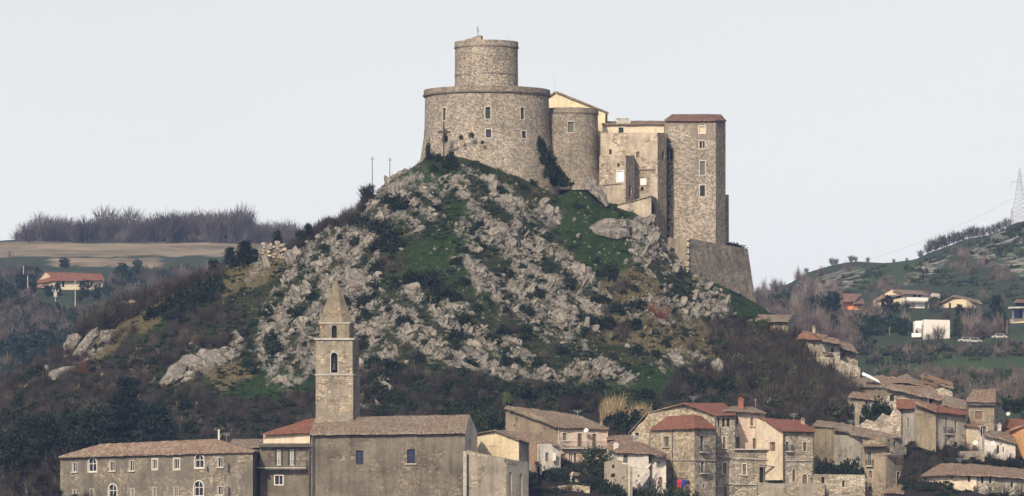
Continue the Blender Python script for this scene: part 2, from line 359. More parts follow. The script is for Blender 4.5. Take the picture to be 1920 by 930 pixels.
ZONE = dict(
 rock=[[(850,312),(900,320),(940,338),(1000,372),(1040,392),(1050,420),(1000,440),(1060,470),(1105,520),(1155,560),(1140,610),(1090,650),(1030,650),(980,610),(900,560),(850,480),(870,400),(845,350)],
       [(690,372),(735,325),(800,320),(845,340),(820,405),(775,440),(700,425)],
       [(570,440),(640,412),(725,425),(725,470),(690,520),(800,540),(850,570),(800,640),(730,680),(670,700),(640,600),(560,650),(470,640),(505,560),(555,500)],
       [(740,560),(870,570),(900,610),(1000,670),(1010,700),(900,705),(850,690),(760,640)],
       [(1180,420),(1225,410),(1265,480),(1300,520),(1375,560),(1375,600),(1310,600),(1230,540),(1190,480)],
       [(1160,560),(1240,560),(1330,590),(1250,620),(1180,610)],
       [(290,725),(330,672),(400,630),(470,640),(450,672),(400,690),(340,722)],
       [(85,700),(115,640),(165,612),(230,570),(265,565),(220,625),(190,670),(150,700)],
       [(1180,650),(1260,660),(1350,680),(1360,705),(1240,700)],
       [(480,655),(560,640),(620,650),(720,690),(740,760),(690,770),(590,720),(510,730)],
       [(870,660),(960,680),(1060,690),(1150,680),(1200,715),(1100,720),(980,715),(880,700)],
       [(490,458),(560,455),(560,500),(500,520),(420,530),(430,505)]],
 green=[[(1050,350),(1090,330),(1125,372),(1190,392),(1225,440),(1215,480),(1130,500),(1060,460),(1030,420)],
        [(1330,525),(1415,560),(1450,590),(1380,596),(1330,560)],
        [(400,720),(470,690),(570,700),(590,760),(580,790),(480,770),(420,750)],
        [(770,450),(870,430),(860,520),(770,520)],
        [(735,325),(860,300),(870,350),(760,360)],
        [(1110,690),(1260,680),(1290,730),(1140,745)],
        [(850,380),(890,380),(890,560),(850,560)],
        [(1040,430),(1110,430),(1190,500),(1130,540)]],
 straw=[[(250,590),(330,540),(450,500),(545,465),(540,510),(450,545),(330,575),(240,640),(180,680),(140,660)],
        [(1150,590),(1300,600),(1420,640),(1400,680),(1280,670),(1130,640)],
        [(1110,540),(1200,500),(1260,560),(1160,580)],
        [(380,690),(470,680),(480,700),(400,740)]],
 brown=[[(-100,720),(120,650),(190,680),(330,600),(450,560),(470,640),(330,670),(270,720),(330,740),(590,750),(600,900),(-100,1000)],
        [(1330,610),(1500,620),(1620,700),(1600,790),(1450,800),(1370,720),(1350,690)],
        [(640,700),(880,700),(980,730),(1140,760),(1100,800),(700,800)],
        [(1300,690),(1420,700),(1500,800),(1200,780)],
        [(560,775),(1700,775),(2050,790),(2050,1100),(560,1100)]])

def hill_z(X, Y, noise=True):
    X = np.asarray(X, float); Y = np.asarray(Y, float)
    p = 960 + X * F / RY
    Zr = (HZ - np.interp(p, _rx, _ry)) * RY / F
    Zf = (HZ - np.interp(p, _fx, _fy)) * 900.0 / F
    Zr = np.maximum(Zr, Zf * 0.9)
    s = np.clip(1 - (RY - Y) / (RY - 900.0), 0, 1)
    g = 0.72 * s + 0.28 * s * s * (3 - 2 * s)
    z = Zf + (Zr - Zf) * g
    p9 = 960 + X * F / np.clip(Y, 780, 900)
    sl = np.interp(p9, [1150, 1230, 1300, 1330, 1660, 1700], [0.155, 0.20, 0.20, 0.27, 0.27, 0.13])
    z = np.where(Y < 900, Zf - (900 - Y) * sl - np.clip(790 - Y, 0, None) * 0.2, z)
    top = (p > 795) & (p < 1400)
    beh = np.clip(Y - np.where(top, 1034, RY + 1), 0, None)
    z = z - np.where(Y > RY, 0.55 * beh * np.clip(beh / 12.0, 0, 1), 0)
    if noise:
        a = 1.0 - 0.75 * np.exp(-((Y - RY) / 8.0) ** 2) * top
        z = z + a * (2.6 * (fbm(X / 17, Y / 17, 3, 4) - 0.5) + 0.9 * (fbm(X / 4.2, Y / 4.2, 9, 3) - 0.5))
        rk = zone_mask('rock', *proj(X, Y, z))
        for _ in range(2):
            if rk.ndim == 2: rk = (rk + np.roll(rk, 1, 0) + np.roll(rk, -1, 0) + np.roll(rk, 1, 1) + np.roll(rk, -1, 1)) / 5
        rk = rk * np.clip((rockband(*proj(X, Y, z)) - .44) / .10, 0, 1)
        wx = X + 0.8 * (vn(X / 1.5, Y / 1.5, 91) - .5); wy = Y + 0.8 * (vn(X / 1.5, Y / 1.5, 92) - .5)
        c1, e1 = worley((wx * .9 + wy * .25) / 2.3, (wy * .9 - wx * .25) / 2.6, 41); c2, e2 = worley(wx / 1.05, wy / 1.5, 57)
        z = z + rk * a * (0.45 + 1.7 * (c1 - .45) + 0.7 * (c2 - .45) - 0.7 * np.exp(-(e1 / .10) ** 2) - 0.3 * np.exp(-(e2 / .12) ** 2))
    return z
def rockband(px, py):
    w = 1 / (1 + np.exp(-(px - 720) / 40)); r = 0
    for dip, ww, sd in ((1.0, w, 141), (-0.8, 1 - w, 151)):
        u = px * .8 - py * dip; v = px + py * dip
        r = r + ww * (0.62 * fbm(u / 17, v / 95, sd, 3) + 0.38 * fbm(px / 16, py / 14, sd + 5, 3))
    return r
def worley(x, y, s):
    ix = np.floor(x).astype(np.int64); iy = np.floor(y).astype(np.int64); d1 = np.full(x.shape, 9.0); d2 = d1.copy(); c = np.zeros(x.shape)
    for i in (-1, 0, 1):
        for j in (-1, 0, 1):
            jx, jy = ix + i, iy + j; d = np.hypot(jx + _h(jx, jy, s) - x, jy + _h(jx, jy, s + 1) - y); m = d < d1
            d2 = np.where(m, d1, np.minimum(d2, d)); c = np.where(m, _h(jx, jy, s + 2), c); d1 = np.where(m, d, d1)
    return c, d2 - d1
def proj(X, Y, z): return 960 + X * F / Y, HZ - z * F / Y
def zone_mask(k, px, py):
    jx = px + 34 * (fbm(px / 30, py / 30, 51, 3) - 0.5); jy = py + 34 * (fbm(px / 30, py / 30, 77, 3) - 0.5)
    m = np.zeros(np.shape(px), bool)
    for poly in ZONE[k]: m |= inpoly(jx, jy, poly)
    return m.astype(float)

def gridmesh(name, xs, ys, zf, mat, attr=None, smooth=True):
    X, Y = np.meshgrid(xs, ys); Z = zf(X, Y); nx, ny = len(xs), len(ys)
    V = np.stack([X, Y, Z], -1).reshape(-1, 3)
    i = np.arange(ny - 1)[:, None] * nx + np.arange(nx - 1)[None, :]
    Fc = np.stack([i, i + 1, i + 1 + nx, i + nx], -1).reshape(-1, 4)
    return np_mesh(name, V, Fc, mat, smooth, attr(X, Y, Z) if attr else None)

def groundmat():
    n = NT('hillside_ground'); ob = n.coord('Object')
    at = n.n('ShaderNodeVertexColor', layer_name='cover'); s = n.n('ShaderNodeSeparateColor'); n.l(at.outputs[0], s.inputs[0])
    f = n.noise(ob, 0.9, 6, 0.7); g = n.noise(ob, 0.16, 5, 0.6)
    grass = n.mix(n.ramp(g, [(0.35, 0.0), (0.65, 1.0)]), (0.009, 0.016, 0.005), (0.028, 0.032, 0.013))
    grass = n.mix(n.ramp(f, [(0.45, 0.0), (0.72, 0.55)]), grass, (0.036, 0.029, 0.019))
    green = n.mix(n.ramp(f, [(0.35, 0.0), (0.7, 1.0)]), (0.008, 0.023, 0.004), (0.023, 0.045, 0.009))
    c = n.mix(s.outputs[0], grass, green)
    c = n.mix(s.outputs[1], c, n.mix(n.ramp(f, [(0.3, 0.0), (0.7, 1.0)]), (0.050, 0.044, 0.020), (0.125, 0.102, 0.050)))
    c = n.mix(at.outputs[1], c, n.mix(n.ramp(f, [(0.3, 0.0), (0.7, 1.0)]), (0.010, 0.008, 0.007), (0.028, 0.022, 0.018)))
    r = n.noise(ob, 0.7, 8, 0.75)
    rock = n.ramp(r, [(0.3, (0.05, 0.045, 0.038)), (0.48, (0.17, 0.155, 0.135)), (0.7, (0.27, 0.245, 0.22))])
    rm = n.n('ShaderNodeMath', operation='MULTIPLY'); n.l(s.outputs[2], rm.inputs[0]); n.l(n.ramp(n.noise(ob, 0.5, 6, 0.7), [(0.44, 0.0), (0.52, 1.0)]), rm.inputs[1])
    c = n.mix(rm.outputs[0], c, rock)
    n.bump(r, 0.9, 0.4)
    return n.col(c)
M['ground'] = groundmat()

def cover(X, Y, Z):
    px, py = proj(X, Y, Z)
    def soft(k):
        m = zone_mask(k, px, py)
        for _ in range(2):
            m = (m + np.roll(m, 1, 0) + np.roll(m, -1, 0) + np.roll(m, 1, 1) + np.roll(m, -1, 1)) / 5
        return m
    return {'cover': np.stack([soft('green'), soft('straw'), soft('rock') * np.clip((rockband(px, py) - .42) / .08, 0, 1), soft('brown')], -1).reshape(-1, 4)}
hill_me = gridmesh('castle_hill', np.arange(-135, 150, 0.5), np.concatenate([np.arange(700, 890, 1.0), np.arange(890, 1000, 0.5), np.arange(1000, 1100, 1.0)]), hill_z, M['ground'], cover, False)
tag(link('castle_hill', hill_me), kind='structure')

# sampled heights for placing things
_gx = np.arange(-135, 150, 0.75); _gy = np.arange(700, 1100, 0.75)
_GZ = hill_z(*np.meshgrid(_gx, _gy))
def hz(X, Y):
    fx = np.clip((np.asarray(X, float) + 135) / 0.75, 0, len(_gx) - 1.001); fy = np.clip((np.asarray(Y, float) - 700) / 0.75, 0, len(_gy) - 1.001)
    i = fx.astype(int); j = fy.astype(int); a = fx - i; b = fy - j
    return (_GZ[j, i] * (1 - a) + _GZ[j, i + 1] * a) * (1 - b) + (_GZ[j + 1, i] * (1 - a) + _GZ[j + 1, i + 1] * a) * b
def cast(px, py, y0=760.0, y1=1000.0):
    """where the sight line through photo point (px, py) meets the hill: X, Y, Z and whether it does"""
    px = np.atleast_1d(np.asarray(px, float)); py = np.atleast_1d(np.asarray(py, float))
    Yh = np.full(px.shape, np.nan)
    for Y in np.arange(y0, y1, 1.0):
        hit = np.isnan(Yh) & (hz((px - 960) * Y / F, Y) >= (HZ - py) * Y / F)
        Yh[hit] = Y
    ok = ~np.isnan(Yh); Yh = np.where(ok, Yh, y1); X = (px - 960) * Yh / F
    return X, Yh, hz(X, Yh), ok
def on_hill(px, py):
    X, Y, Z, ok = cast(px, py); return Vector((X[0], Y[0], Z[0]))
def at_depth(px, Y):
    X = (px - 960) * Y / F; return Vector((X, Y, float(hz(X, Y))))
def samp(poly, n, keep=None):
    xs = [p[0] for p in poly]; ys = [p[1] for p in poly]
    px = rng.uniform(min(xs), max(xs), n); py = rng.uniform(min(ys), max(ys), n)
    k = inpoly(px + 40 * (fbm(px / 30, py / 30, 51, 3) - .5), py + 40 * (fbm(px / 30, py / 30, 77, 3) - .5), poly); px, py = px[k], py[k]
    X, Y, Z, ok = cast(px, py)
    return np.stack([px[ok], py[ok], X[ok], Y[ok], Z[ok]], -1)

# ------------------------------------------------------------------ hills behind
def farmat(name, stops, extra=None):
    n = NT(name); ob = n.coord('Object')
    at = n.n('ShaderNodeVertexColor', layer_name='cover'); s = n.n('ShaderNodeSeparateColor'); n.l(at.outputs[0], s.inputs[0])
    f = n.noise(ob, 0.22, 7, 0.7); g = n.noise(ob, 0.05, 4, 0.6)
    scrub = n.mix(n.ramp(f, [(0.35, 0.0), (0.65, 1.0)]), (0.020, 0.034, 0.014), (0.048, 0.058, 0.028))
    c = n.mix(s.outputs[0], scrub, n.mix(g, (0.030, 0.065, 0.016), (0.055, 0.10, 0.024)))
    c = n.mix(s.outputs[1], c, n.mix(n.ramp(n.noise(n.coord('Object', (1, .5, 1)), 0.03, 6, 0.7), [(0.38, 0.0), (0.62, 1.0)]), (0.12, 0.10, 0.07), (0.30, 0.235, 0.15)))
    r = n.noise(ob, 0.35, 7, 0.75)
    rm = n.n('ShaderNodeMath', operation='MULTIPLY'); n.l(s.outputs[2], rm.inputs[0]); n.l(n.ramp(n.noise(n.coord('Object', (1, 1, 0.6)), 0.20, 6, 0.75), [(0.50, 0.0), (0.54, 1.0)]), rm.inputs[1])
    c = n.mix(rm.outputs[0], c, n.ramp(r, [(0.3, (0.12, 0.105, 0.088)), (0.6, (0.33, 0.30, 0.26))]))
    n.bump(r, 0.8, 0.8)
    return n.col(c)
M['far_ground'] = farmat('far_hillside', None)
# field hill: rows of (depth, photo row) give the slope; the crest row varies along x
FL_Y = np.array([1150, 1300, 1500, 1650, 1750, 1900, 2000, 2080, 2250, 2320, 2600, 3200], float)
FL_P = np.array([860, 770, 672, 590, 545, 512, 492, 478, 457, 447, 452, 560], float)
def field_z(X, Y):
    z = (HZ - np.interp(Y, FL_Y, FL_P)) * Y / F
    p = 960 + X * F / Y
    crest = np.interp(p, [-300, 0, 80, 300, 450, 600, 900, 1500, 2200], [20, 5, 0, 0, 0, 22, 60, 200, 500])   # photo rows the far edge drops
    fade = np.clip((Y - 1500) / 600, 0, 1)
    z = z - crest * fade * Y / F
    z = z - np.clip(p - 900, 0, None) * 0.12
    return z + 5 * (fbm(X / 70, Y / 70, 5, 4) - 0.5) * np.clip((2320 - Y) / 500, 0.25, 1)
def field_cover(X, Y, Z):
    px, py = proj(X, Y, Z); j = 10 * (fbm(px / 40, py / 12, 61, 3) - 0.5)
    st = ((py + j > 455) & (py + j < 481) & (px < 520)) | ((py + j > 484) & (py + j < 500) & (px > 95 + 2 * j) & (px < 300))
    gr = (py > 572) & (py < 580) & (px < 45)
    return {'cover': np.stack([gr * 0.6, st * 1.0, st * 0, st * 0 + 1], -1).reshape(-1, 4)}
tag(link('field_hill', gridmesh('field_hill', np.arange(-330, 130, 3.0), np.arange(1080, 3100, 6.0), field_z, M['far_ground'], field_cover)), kind='structure')
# stony hill: skyline given in photo columns at its crest depth
SK = [(1300, 600), (1380, 560), (1415, 546), (1440, 545), (1480, 532), (1510, 512), (1560, 497), (1600, 490), (1660, 493), (1715, 486), (1740, 474), (1775, 462), (1810, 448), (1850, 441), (1880, 430), (1905, 416), (1960, 408), (2100, 430), (2500, 520)]
SR_Y = np.array([1080, 1200, 1300, 1420, 1500, 1580, 1650], float)
SR_P = np.array([850, 770, 705, 648, 605, 588, 570], float)
_sx = np.array([p[0] for p in SK], float); _sy = np.array([p[1] for p in SK], float)
def stony_z(X, Y):
    p = 960 + X * F / Y
    zc = (HZ - np.interp(960 + X * F / 1950.0, _sx, _sy)) * 1950.0 / F
    zb = (HZ - 568) * 1655.0 / F
    s = np.clip((Y - 1655) / (1950 - 1655), 0, 1)
    up = zb + (zc - zb) * (0.5 * s + 0.5 * s * s * (3 - 2 * s))
    low = (HZ - np.interp(Y, SR_Y, SR_P)) * Y / F
    z = np.where(Y > 1655, up, low)
    z = z - np.clip(Y - 1950, 0, None) * 0.45
    z = z - np.clip(1400 - p, 0, None) * 0.06 * np.clip((Y - 1200) / 200, 0, 1)
    return z + 5 * (fbm(X / 45, Y / 45, 15, 5) - 0.5) * np.clip(np.abs(Y - 1950) / 120, 0.15, 1)
ST_GREEN = [[(1650, 668), (1930, 668), (1930, 706), (1800, 722), (1690, 700)], [(1830, 630), (1930, 628), (1930, 640), (1830, 642)], [(1600, 500), (1740, 486), (1720, 520), (1650, 540), (1600, 540)], [(1860, 470), (1930, 460), (1930, 540), (1870, 520)]]
ST_ROCK = [[(1690, 540), (1720, 495), (1780, 475), (1770, 500), (1720, 530)], [(1810, 470), (1860, 440), (1930, 425), (1930, 460), (1860, 470), (1830, 490)], [(1540, 515), (1600, 500), (1640, 510), (1600, 540), (1550, 540)], [(1440, 560), (1500, 530), (1540, 550), (1480, 570)], [(1840, 480), (1930, 475), (1930, 520), (1850, 500)]]
def stony_cover(X, Y, Z):
    px, py = proj(X, Y, Z); j = 14 * (fbm(px / 25, py / 25, 71, 3) - 0.5); g = np.zeros(px.shape); r = np.zeros(px.shape)
    for q in ST_GREEN: g = np.maximum(g, inpoly(px + j, py + j, q))
    for q in ST_ROCK: r = np.maximum(r, inpoly(px + j, py - j, q))
    return {'cover': np.stack([g * 0.5, g * 0, r, g * 0 + 1], -1).reshape(-1, 4)}
tag(link('stony_hill', gridmesh('stony_hill', np.arange(40, 320, 2.0), np.arange(1060, 2200, 4.0), stony_z, M['far_ground'], stony_cover)), kind='structure')
gm = MB(); R_ = 7000.0
gm.face([(-R_, -R_, -30), (R_, -R_, -30), (R_, R_, -30), (-R_, R_, -30)])
tag(gm.build('ground', plain('valley_ground', (0.06, 0.065, 0.03), scale=0.02)), kind='structure')
def cast_far(zf, px, py, y0, y1, st=4.0):
    px = np.atleast_1d(np.asarray(px, float)); py = np.atleast_1d(np.asarray(py, float)); Yh = np.full(px.shape, np.nan)
    for Y in np.arange(y0, y1, st):
        hit = np.isnan(Yh) & (zf((px - 960) * Y / F, np.full(px.shape, Y)) >= (HZ - py) * Y / F); Yh[hit] = Y
    ok = ~np.isnan(Yh); Yh = np.where(ok, Yh, y1); X = (px - 960) * Yh / F
    return X, Yh, zf(X, Yh), ok
# ------------------------------------------------------------------ the air
hb = MB(); hb.box((0, 0, 62), (7300, 7300, 93.0))
hm = bpy.data.materials.new('haze'); hm.use_nodes = True; ht = hm.node_tree; ht.nodes.clear()
hv = ht.nodes.new('ShaderNodeVolumePrincipled'); ho = ht.nodes.new('ShaderNodeOutputMaterial'); ht.links.new(hv.outputs[0], ho.inputs['Volume'])
hv.inputs['Color'].default_value = (0.36, 0.54, 1.0, 1); hv.inputs['Density'].default_value = 0.000074; hv.inputs['Anisotropy'].default_value = 0.0
tag(hb.build('haze', hm), kind='stuff')
# ------------------------------------------------------------------ building kit
def on_seg(A, B, px):
    k = (px - 960.0) / F; dx, dy = B[0] - A[0], B[1] - A[1]
    return (k * A[1] - A[0]) / (dx - k * dy)
def arch_poly(s0, s1, z0, z1, n=8):
    r = (s1 - s0) / 2; zc = max(z0 + 0.05, z1 - r); h = z1 - zc
    return [(s0, z0), (s1, z0)] + [((s0 + s1) / 2 + r * math.cos(t), zc + h * math.sin(t)) for t in [math.pi * k / n for k in range(n + 1)]]
def ring_face(mb, P, inner, outer, mat):
    n = len(inner)
    for i in range(n):
        j = (i + 1) % n
        mb.face([P(*inner[j]), P(*inner[i]), P(*outer[i]), P(*outer[j])][::-1], mat)

class House:
    def __init__(s, name, label, cat, px, py, Y, group=None):
        s.root = empty(name, W(px, py, Y), label, cat, group); s.wmb = MB(); s.mats = []; s.rmb = MB(); s.rmats = []; s.wins = []
    def mi(s, lst, m):
        if m not in lst: lst.append(m)
        return lst.index(m)
    def wall(s, a, b, ta, tb, bot, mat='stone', tops=(), wins=(), bota=None):
        """wall seen between photo columns a=(px, depth) and b; ta, tb photo rows of its top, bot of its foot; tops = extra (px, row) points of the top edge"""
        A = W(a[0], 0, a[1]); B = W(b[0], 0, b[1]); A = (A.x, A.y); B = (B.x, B.y)
        L = math.hypot(B[0] - A[0], B[1] - A[1]); u = ((B[0] - A[0]) / L, (B[1] - A[1]) / L)
        def sz(px, py):
            t = on_seg(A, B, px); Y = A[1] + t * (B[1] - A[1]); return (t * L, (HZ - py) * Y / F)
        P = lambda q, z, off=0.0: Vector((A[0] + u[0] * q + u[1] * off, A[1] + u[1] * q - u[0] * off, z))   # off > 0: towards the viewer
        zb = min((HZ - bot) * A[1] / F, (HZ - bot) * B[1] / F)
        outer = [(0, zb), (L, zb), (L, (HZ - tb) * B[1] / F)] + [sz(*t) for t in reversed(tops)] + [(0, (HZ - ta) * A[1] / F)]
        m = s.mi(s.mats, M[mat]); holes = []
        for w in wins:
            x0, x1, y0, y1 = w[:4]; o = dict(w[4]) if len(w) > 4 else {}
            s0, zA = sz(x0, y1); s1, _ = sz(x1, y1); z1 = sz((x0 + x1) / 2, y0)[1]; z0 = sz((x0 + x1) / 2, y1)[1]
            z0 = max(z0, zb + 0.05); s0 = max(0.03, s0); s1 = min(L - 0.03, s1)
            poly = arch_poly(s0, s1, z0, z1) if o.get('arch') else [(s0, z0), (s1, z0), (s1, z1), (s0, z1)]
            holes.append(poly); dep = o.get('deep', 0.24)
            for i in range(len(poly)):
                j = (i + 1) % len(poly); p, q = poly[i], poly[j]
                s.wmb.face([P(*p), P(*p, off=-dep), P(*q, off=-dep), P(*q)], m)
            s.window(P, poly, dep, o, u)
        flat = [[Vector((q, z, 0)) for q, z in outer]] + [[Vector((q, z, 0)) for q, z in h] for h in holes]
        pts = [p for l in flat for p in l]
        for t in geometry.tessellate_polygon(flat):
            q = [pts[i] for i in t]
            ar = (q[1].x - q[0].x) * (q[2].y - q[0].y) - (q[2].x - q[0].x) * (q[1].y - q[0].y)
            if abs(ar) < 1e-7: continue
            if ar < 0: q = q[::-1]
            s.wmb.face([P(v.x, v.y) for v in q], m)
        return s
    def window(s, P, poly, dep, o, u):
        kind = o.get('pane', 'glass'); wb = MB(); wm = [M[kind]]
        wb.face([P(*p, off=-dep + 0.02) for p in poly], 0)
        wo = wb.build(o.get('name', 'window'), wm, s.root); s.wins.append(wo)
        ss = [p[0] for p in poly]; zz = [p[1] for p in poly]; s0, s1, z0, z1 = min(ss), max(ss), min(zz), max(zz); cx = (s0 + s1) / 2
        if o.get('frame'):
            fm = M[o['frame']]; wd = o.get('fw', 0.16); fb = MB(); cz = (z0 + z1) / 2
            outp = [(cx + (p[0] - cx) * (1 + 2 * wd / max(.2, s1 - s0)), cz + (p[1] - cz) * (1 + 2 * wd / max(.2, z1 - z0))) for p in poly]
            Q = lambda a, b: P(a, b, off=0.05)
            ring_face(fb, Q, poly, outp, 0)
            n = len(poly)
            for i in range(n):
                j = (i + 1) % n
                fb.face([P(*outp[i]), P(*outp[j]), Q(*outp[j]), Q(*outp[i])], 0)
                fb.face([Q(*poly[i]), Q(*poly[j]), P(*poly[j], off=-0.1), P(*poly[i], off=-0.1)], 0)
            fb.build('frame', fm, wo)
        if o.get('bars'):
            bb = MB(); bw = o.get('bw', 0.05)
            n_ = o['bars']
            for k in range(n_): 
                c = s0 + (s1 - s0) * (k + 1) / (n_ + 1); bb.box(P(c, (z0 + z1) / 2, off=-dep + 0.08), (bw, 0.03, (z1 - z0) / 2 - (0.12 if o.get('arch') else 0)), 0, (u[0], u[1], 0))
            if o.get('cross'): bb.box(P(cx, z0 + (z1 - z0) * 0.58, off=-dep + 0.09), ((s1 - s0) / 2, 0.03, bw), 0, (u[0], u[1], 0))
            if o.get('sash'):
                for c in (s0 + bw, s1 - bw): bb.box(P(c, (z0 + z1) / 2, off=-dep + 0.08), (bw, 0.03, (z1 - z0) / 2 - 0.02), 0, (u[0], u[1], 0))
                for c in (z0 + bw, z1 - bw): bb.box(P(cx, c, off=-dep + 0.09), ((s1 - s0) / 2 - .02, 0.03, bw), 0, (u[0], u[1], 0))
            bb.build('sash', M[o.get('barmat', 'frame_white')], wo)
        if o.get('sill'):
            sb = MB(); sb.box(P(cx, z0 - 0.08, off=0.12), ((s1 - s0) / 2 + 0.2, 0.14, 0.07), 0, (u[0], u[1], 0)); sb.build('sill', M[o.get('sillmat', 'frame')], wo)
        if o.get('shut'):
            for sg in (-1, 1):
                sb = MB(); hw = (s1 - s0) * 0.25; c = (s0 + hw) if sg < 0 else (s1 - hw)
                if o['shut'] == 'open': c = s0 - hw if sg < 0 else s1 + hw
                sb.box(P(c, (z0 + z1) / 2, off=(0.06 if o['shut'] == 'open' else -dep + 0.12)), (hw * 0.94, 0.03, (z1 - z0) / 2 * 0.97), 0, (u[0], u[1], 0))
                sb.build('shutter', M[o.get('shutmat', 'shutter')], wo)
        if o.get('balcony'):
            bx0, bx1 = o['balcony']; balcony(s, P, s0 - bx0, s1 + bx1, z0 - 0.1, u, o.get('bal_d', 0.8))
    def close(s, chain, depth, bot, cap=None, mat=None):
        """the unseen back of a house whose seen walls run along chain [(px, depth, top row)]; cap: flat lid"""
        m = s.mi(s.mats, M[mat] if mat else s.mats[0]) if not mat else s.mi(s.mats, M[mat])
        f = [W(*(p[0], p[2], p[1])) for p in chain]; zb = [W(p[0], bot, p[1]).z for p in chain]
        a, b = f[0], f[-1]; ab = a + Vector((0, depth, 0)); bb = b + Vector((0, depth, 0)); z = min(zb)
        lo = lambda p: Vector((p.x, p.y, z))
        for p, q in ((b, bb), (bb, ab), (ab, a)): s.wmb.face([lo(p), lo(q), q, p], m)
        if cap is not None:
            zc = min(p.z for p in f) - cap
            s.wmb.face([Vector((p.x, p.y, zc)) for p in f + [bb, ab]], m)
        return s
    def flush(s):
        if s.rmb.f: s.rmb.build('roof', s.rmats, s.root); s.rmb = MB(); s.rmats = []
        return s
    def roof(s, pts, mat='tile_old', thick=0.2, jit=0.06, cell=0.9):
        """one roof plane from (px, row, depth) corners, anticlockwise as seen: eave left, eave right, ridge right, ridge left"""
        mm = s.mi(s.rmats, M[mat]); mu = s.mi(s.rmats, M['gutter'])
        p = [W(q[0], q[1], q[2]) for q in pts]
        slab(s.rmb, p, mm, mu, thick, jit, cell); return s
    def plank(s, name, a, b, w, d, mat, h=None):
        """a straight member between photo points a and b (px, row, depth)"""
        mb = MB(); A = W(*a); B = W(*b); dr = (B - A); L = dr.length; dr.normalize(); n = Vector((0, 0, 1)).cross(dr)
        n = n.normalized() if n.length > 1e-3 else Vector((0, 1, 0)); up = dr.cross(n)
        mb.box((A + B) / 2, (L / 2, d / 2, w / 2), 0, tilt=(dr, n, up)); return mb.build(name, M[mat], s.root)
    def chimney(s, px, y0, y1, Y, w=0.7, mat='stone', capm='tile_old'):
        mb = MB(); a = W(px, y1, Y); b = W(px, y0, Y); mb.box((a + b) / 2, (w / 2, w / 2, (b.z - a.z) / 2)); 
        mb.box(b + Vector((0, 0, -0.12)), (w / 2 + 0.1, w / 2 + 0.1, 0.07), 1); mb.box(b + Vector((0, 0, 0.16)), (w / 2 - 0.08, w / 2 - 0.08, 0.09), 1)
        return mb.build('chimney', [M[mat], M[capm]], s.root)
    def pipe(s, px, y0, y1, Y, mat='gutter', r=0.07):
        mb = MB(); mb.bar(W(px, y1, Y - 0.12), W(px, y0, Y - 0.12), r, 0, 6); return mb.build('drainpipe', M[mat], s.root)
    def done(s):
        if s.wmb.f: s.wmb.build('wall', s.mats, s.root)
        if s.rmb.f: s.rmb.build('roof', s.rmats, s.root)
        return s
def slab(mb, p, mt, mu, thick, jit, cell):
    n = (p[1] - p[0]).cross(p[-1] - p[0]).normalized()
    if n.z < 0: n = -n
    up = Vector((0, 0, 1)); u = up.cross(n); u = u.normalized() if u.length > 1e-4 else Vector((1, 0, 0)); v = n.cross(u)
    UV = lambda q: (q.dot(u), q.dot(v))
    q4 = p if len(p) == 4 else [p[0], p[1], p[2], p[2]]
    nu = max(1, int(max((q4[1] - q4[0]).length, (q4[2] - q4[3]).length) / cell)); nv = max(1, int(max((q4[3] - q4[0]).length, (q4[2] - q4[1]).length) / cell))
    G = []
    for j in range(nv + 1):
        row = []
        for i in range(nu + 1):
            a, b = i / nu, j / nv
            q = (q4[0] * (1 - a) + q4[1] * a) * (1 - b) + (q4[3] * (1 - a) + q4[2] * a) * b
            d = (random.random() - 0.5) * 2 * jit
            row.append(q + Vector((0, 0, d)) + (v * (random.random() - .5) * jit * 2 if j in (0, nv) else Vector((0, 0, 0))))
        G.append(row)
    if len(p) == 3: G[nv] = [G[nv][0]] * (nu + 1)
    flip = None
    for j in range(nv):
        for i in range(nu):
            f = [G[j][i], G[j][i + 1], G[j + 1][i + 1], G[j + 1][i]]
            if len(p) == 3 and j == nv - 1: f = f[:3]
            nn = (f[1] - f[0]).cross(f[2] - f[0])
            if nn.z < 0: f = f[::-1]
            mb.face(f, mt, [UV(q) for q in f])
    edge = G[0] + [G[j][nu] for j in range(1, nv + 1)] + (list(reversed(G[nv]))[1:] if len(p) == 4 else []) + [G[j][0] for j in range(nv - 1, 0, -1)]
    lo = [q - Vector((0, 0, thick)) for q in edge]
    for i in range(len(edge)):
        j = (i + 1) % len(edge); mb.face([lo[i], lo[j], edge[j], edge[i]], mu if i >= len(edge) + 1 else mt)
    for j in range(nv):
        for i in range(nu):
            f = [G[j][i], G[j + 1][i], G[j + 1][i + 1], G[j][i + 1]]
            if len(p) == 3 and j == nv - 1: f = [f[0], f[1], f[3]]
            mb.face([q - Vector((0, 0, thick)) for q in f], mu)
def balcony(h, P, s0, s1, z, u, d=0.8, solid=None, name='balcony'):
    fl = MB(); fl.box(P((s0 + s1) / 2, z - 0.07, off=d / 2), ((s1 - s0) / 2, d / 2, 0.08), 0, (u[0], u[1], 0))
    bo = fl.build(name, M['concrete'], h.root); rb = MB()
    if solid:
        rb.box(P((s0 + s1) / 2, z + 0.5, off=d), ((s1 - s0) / 2, 0.05, 0.5), 0, (u[0], u[1], 0))
        rb.build('parapet', M[solid], bo)
    else:
        n = max(4, int((s1 - s0) / 0.16))
        for k in range(n + 1):
            c = s0 + (s1 - s0) * k / n; rb.bar(P(c, z, off=d - .03), P(c, z + 1.0, off=d - .03), 0.022)
        for e in (s0, s1):
            for k in range(5): rb.bar(P(e, z, off=d * k / 5), P(e, z + 1.0, off=d * k / 5), 0.022)
            rb.bar(P(e, z + 1.0, off=0), P(e, z + 1.0, off=d - .03), 0.035)
        rb.bar(P(s0, z + 1.0, off=d - .03), P(s1, z + 1.0, off=d - .03), 0.035)
        rb.build('railing', M['dark_metal'], bo)
    return bo

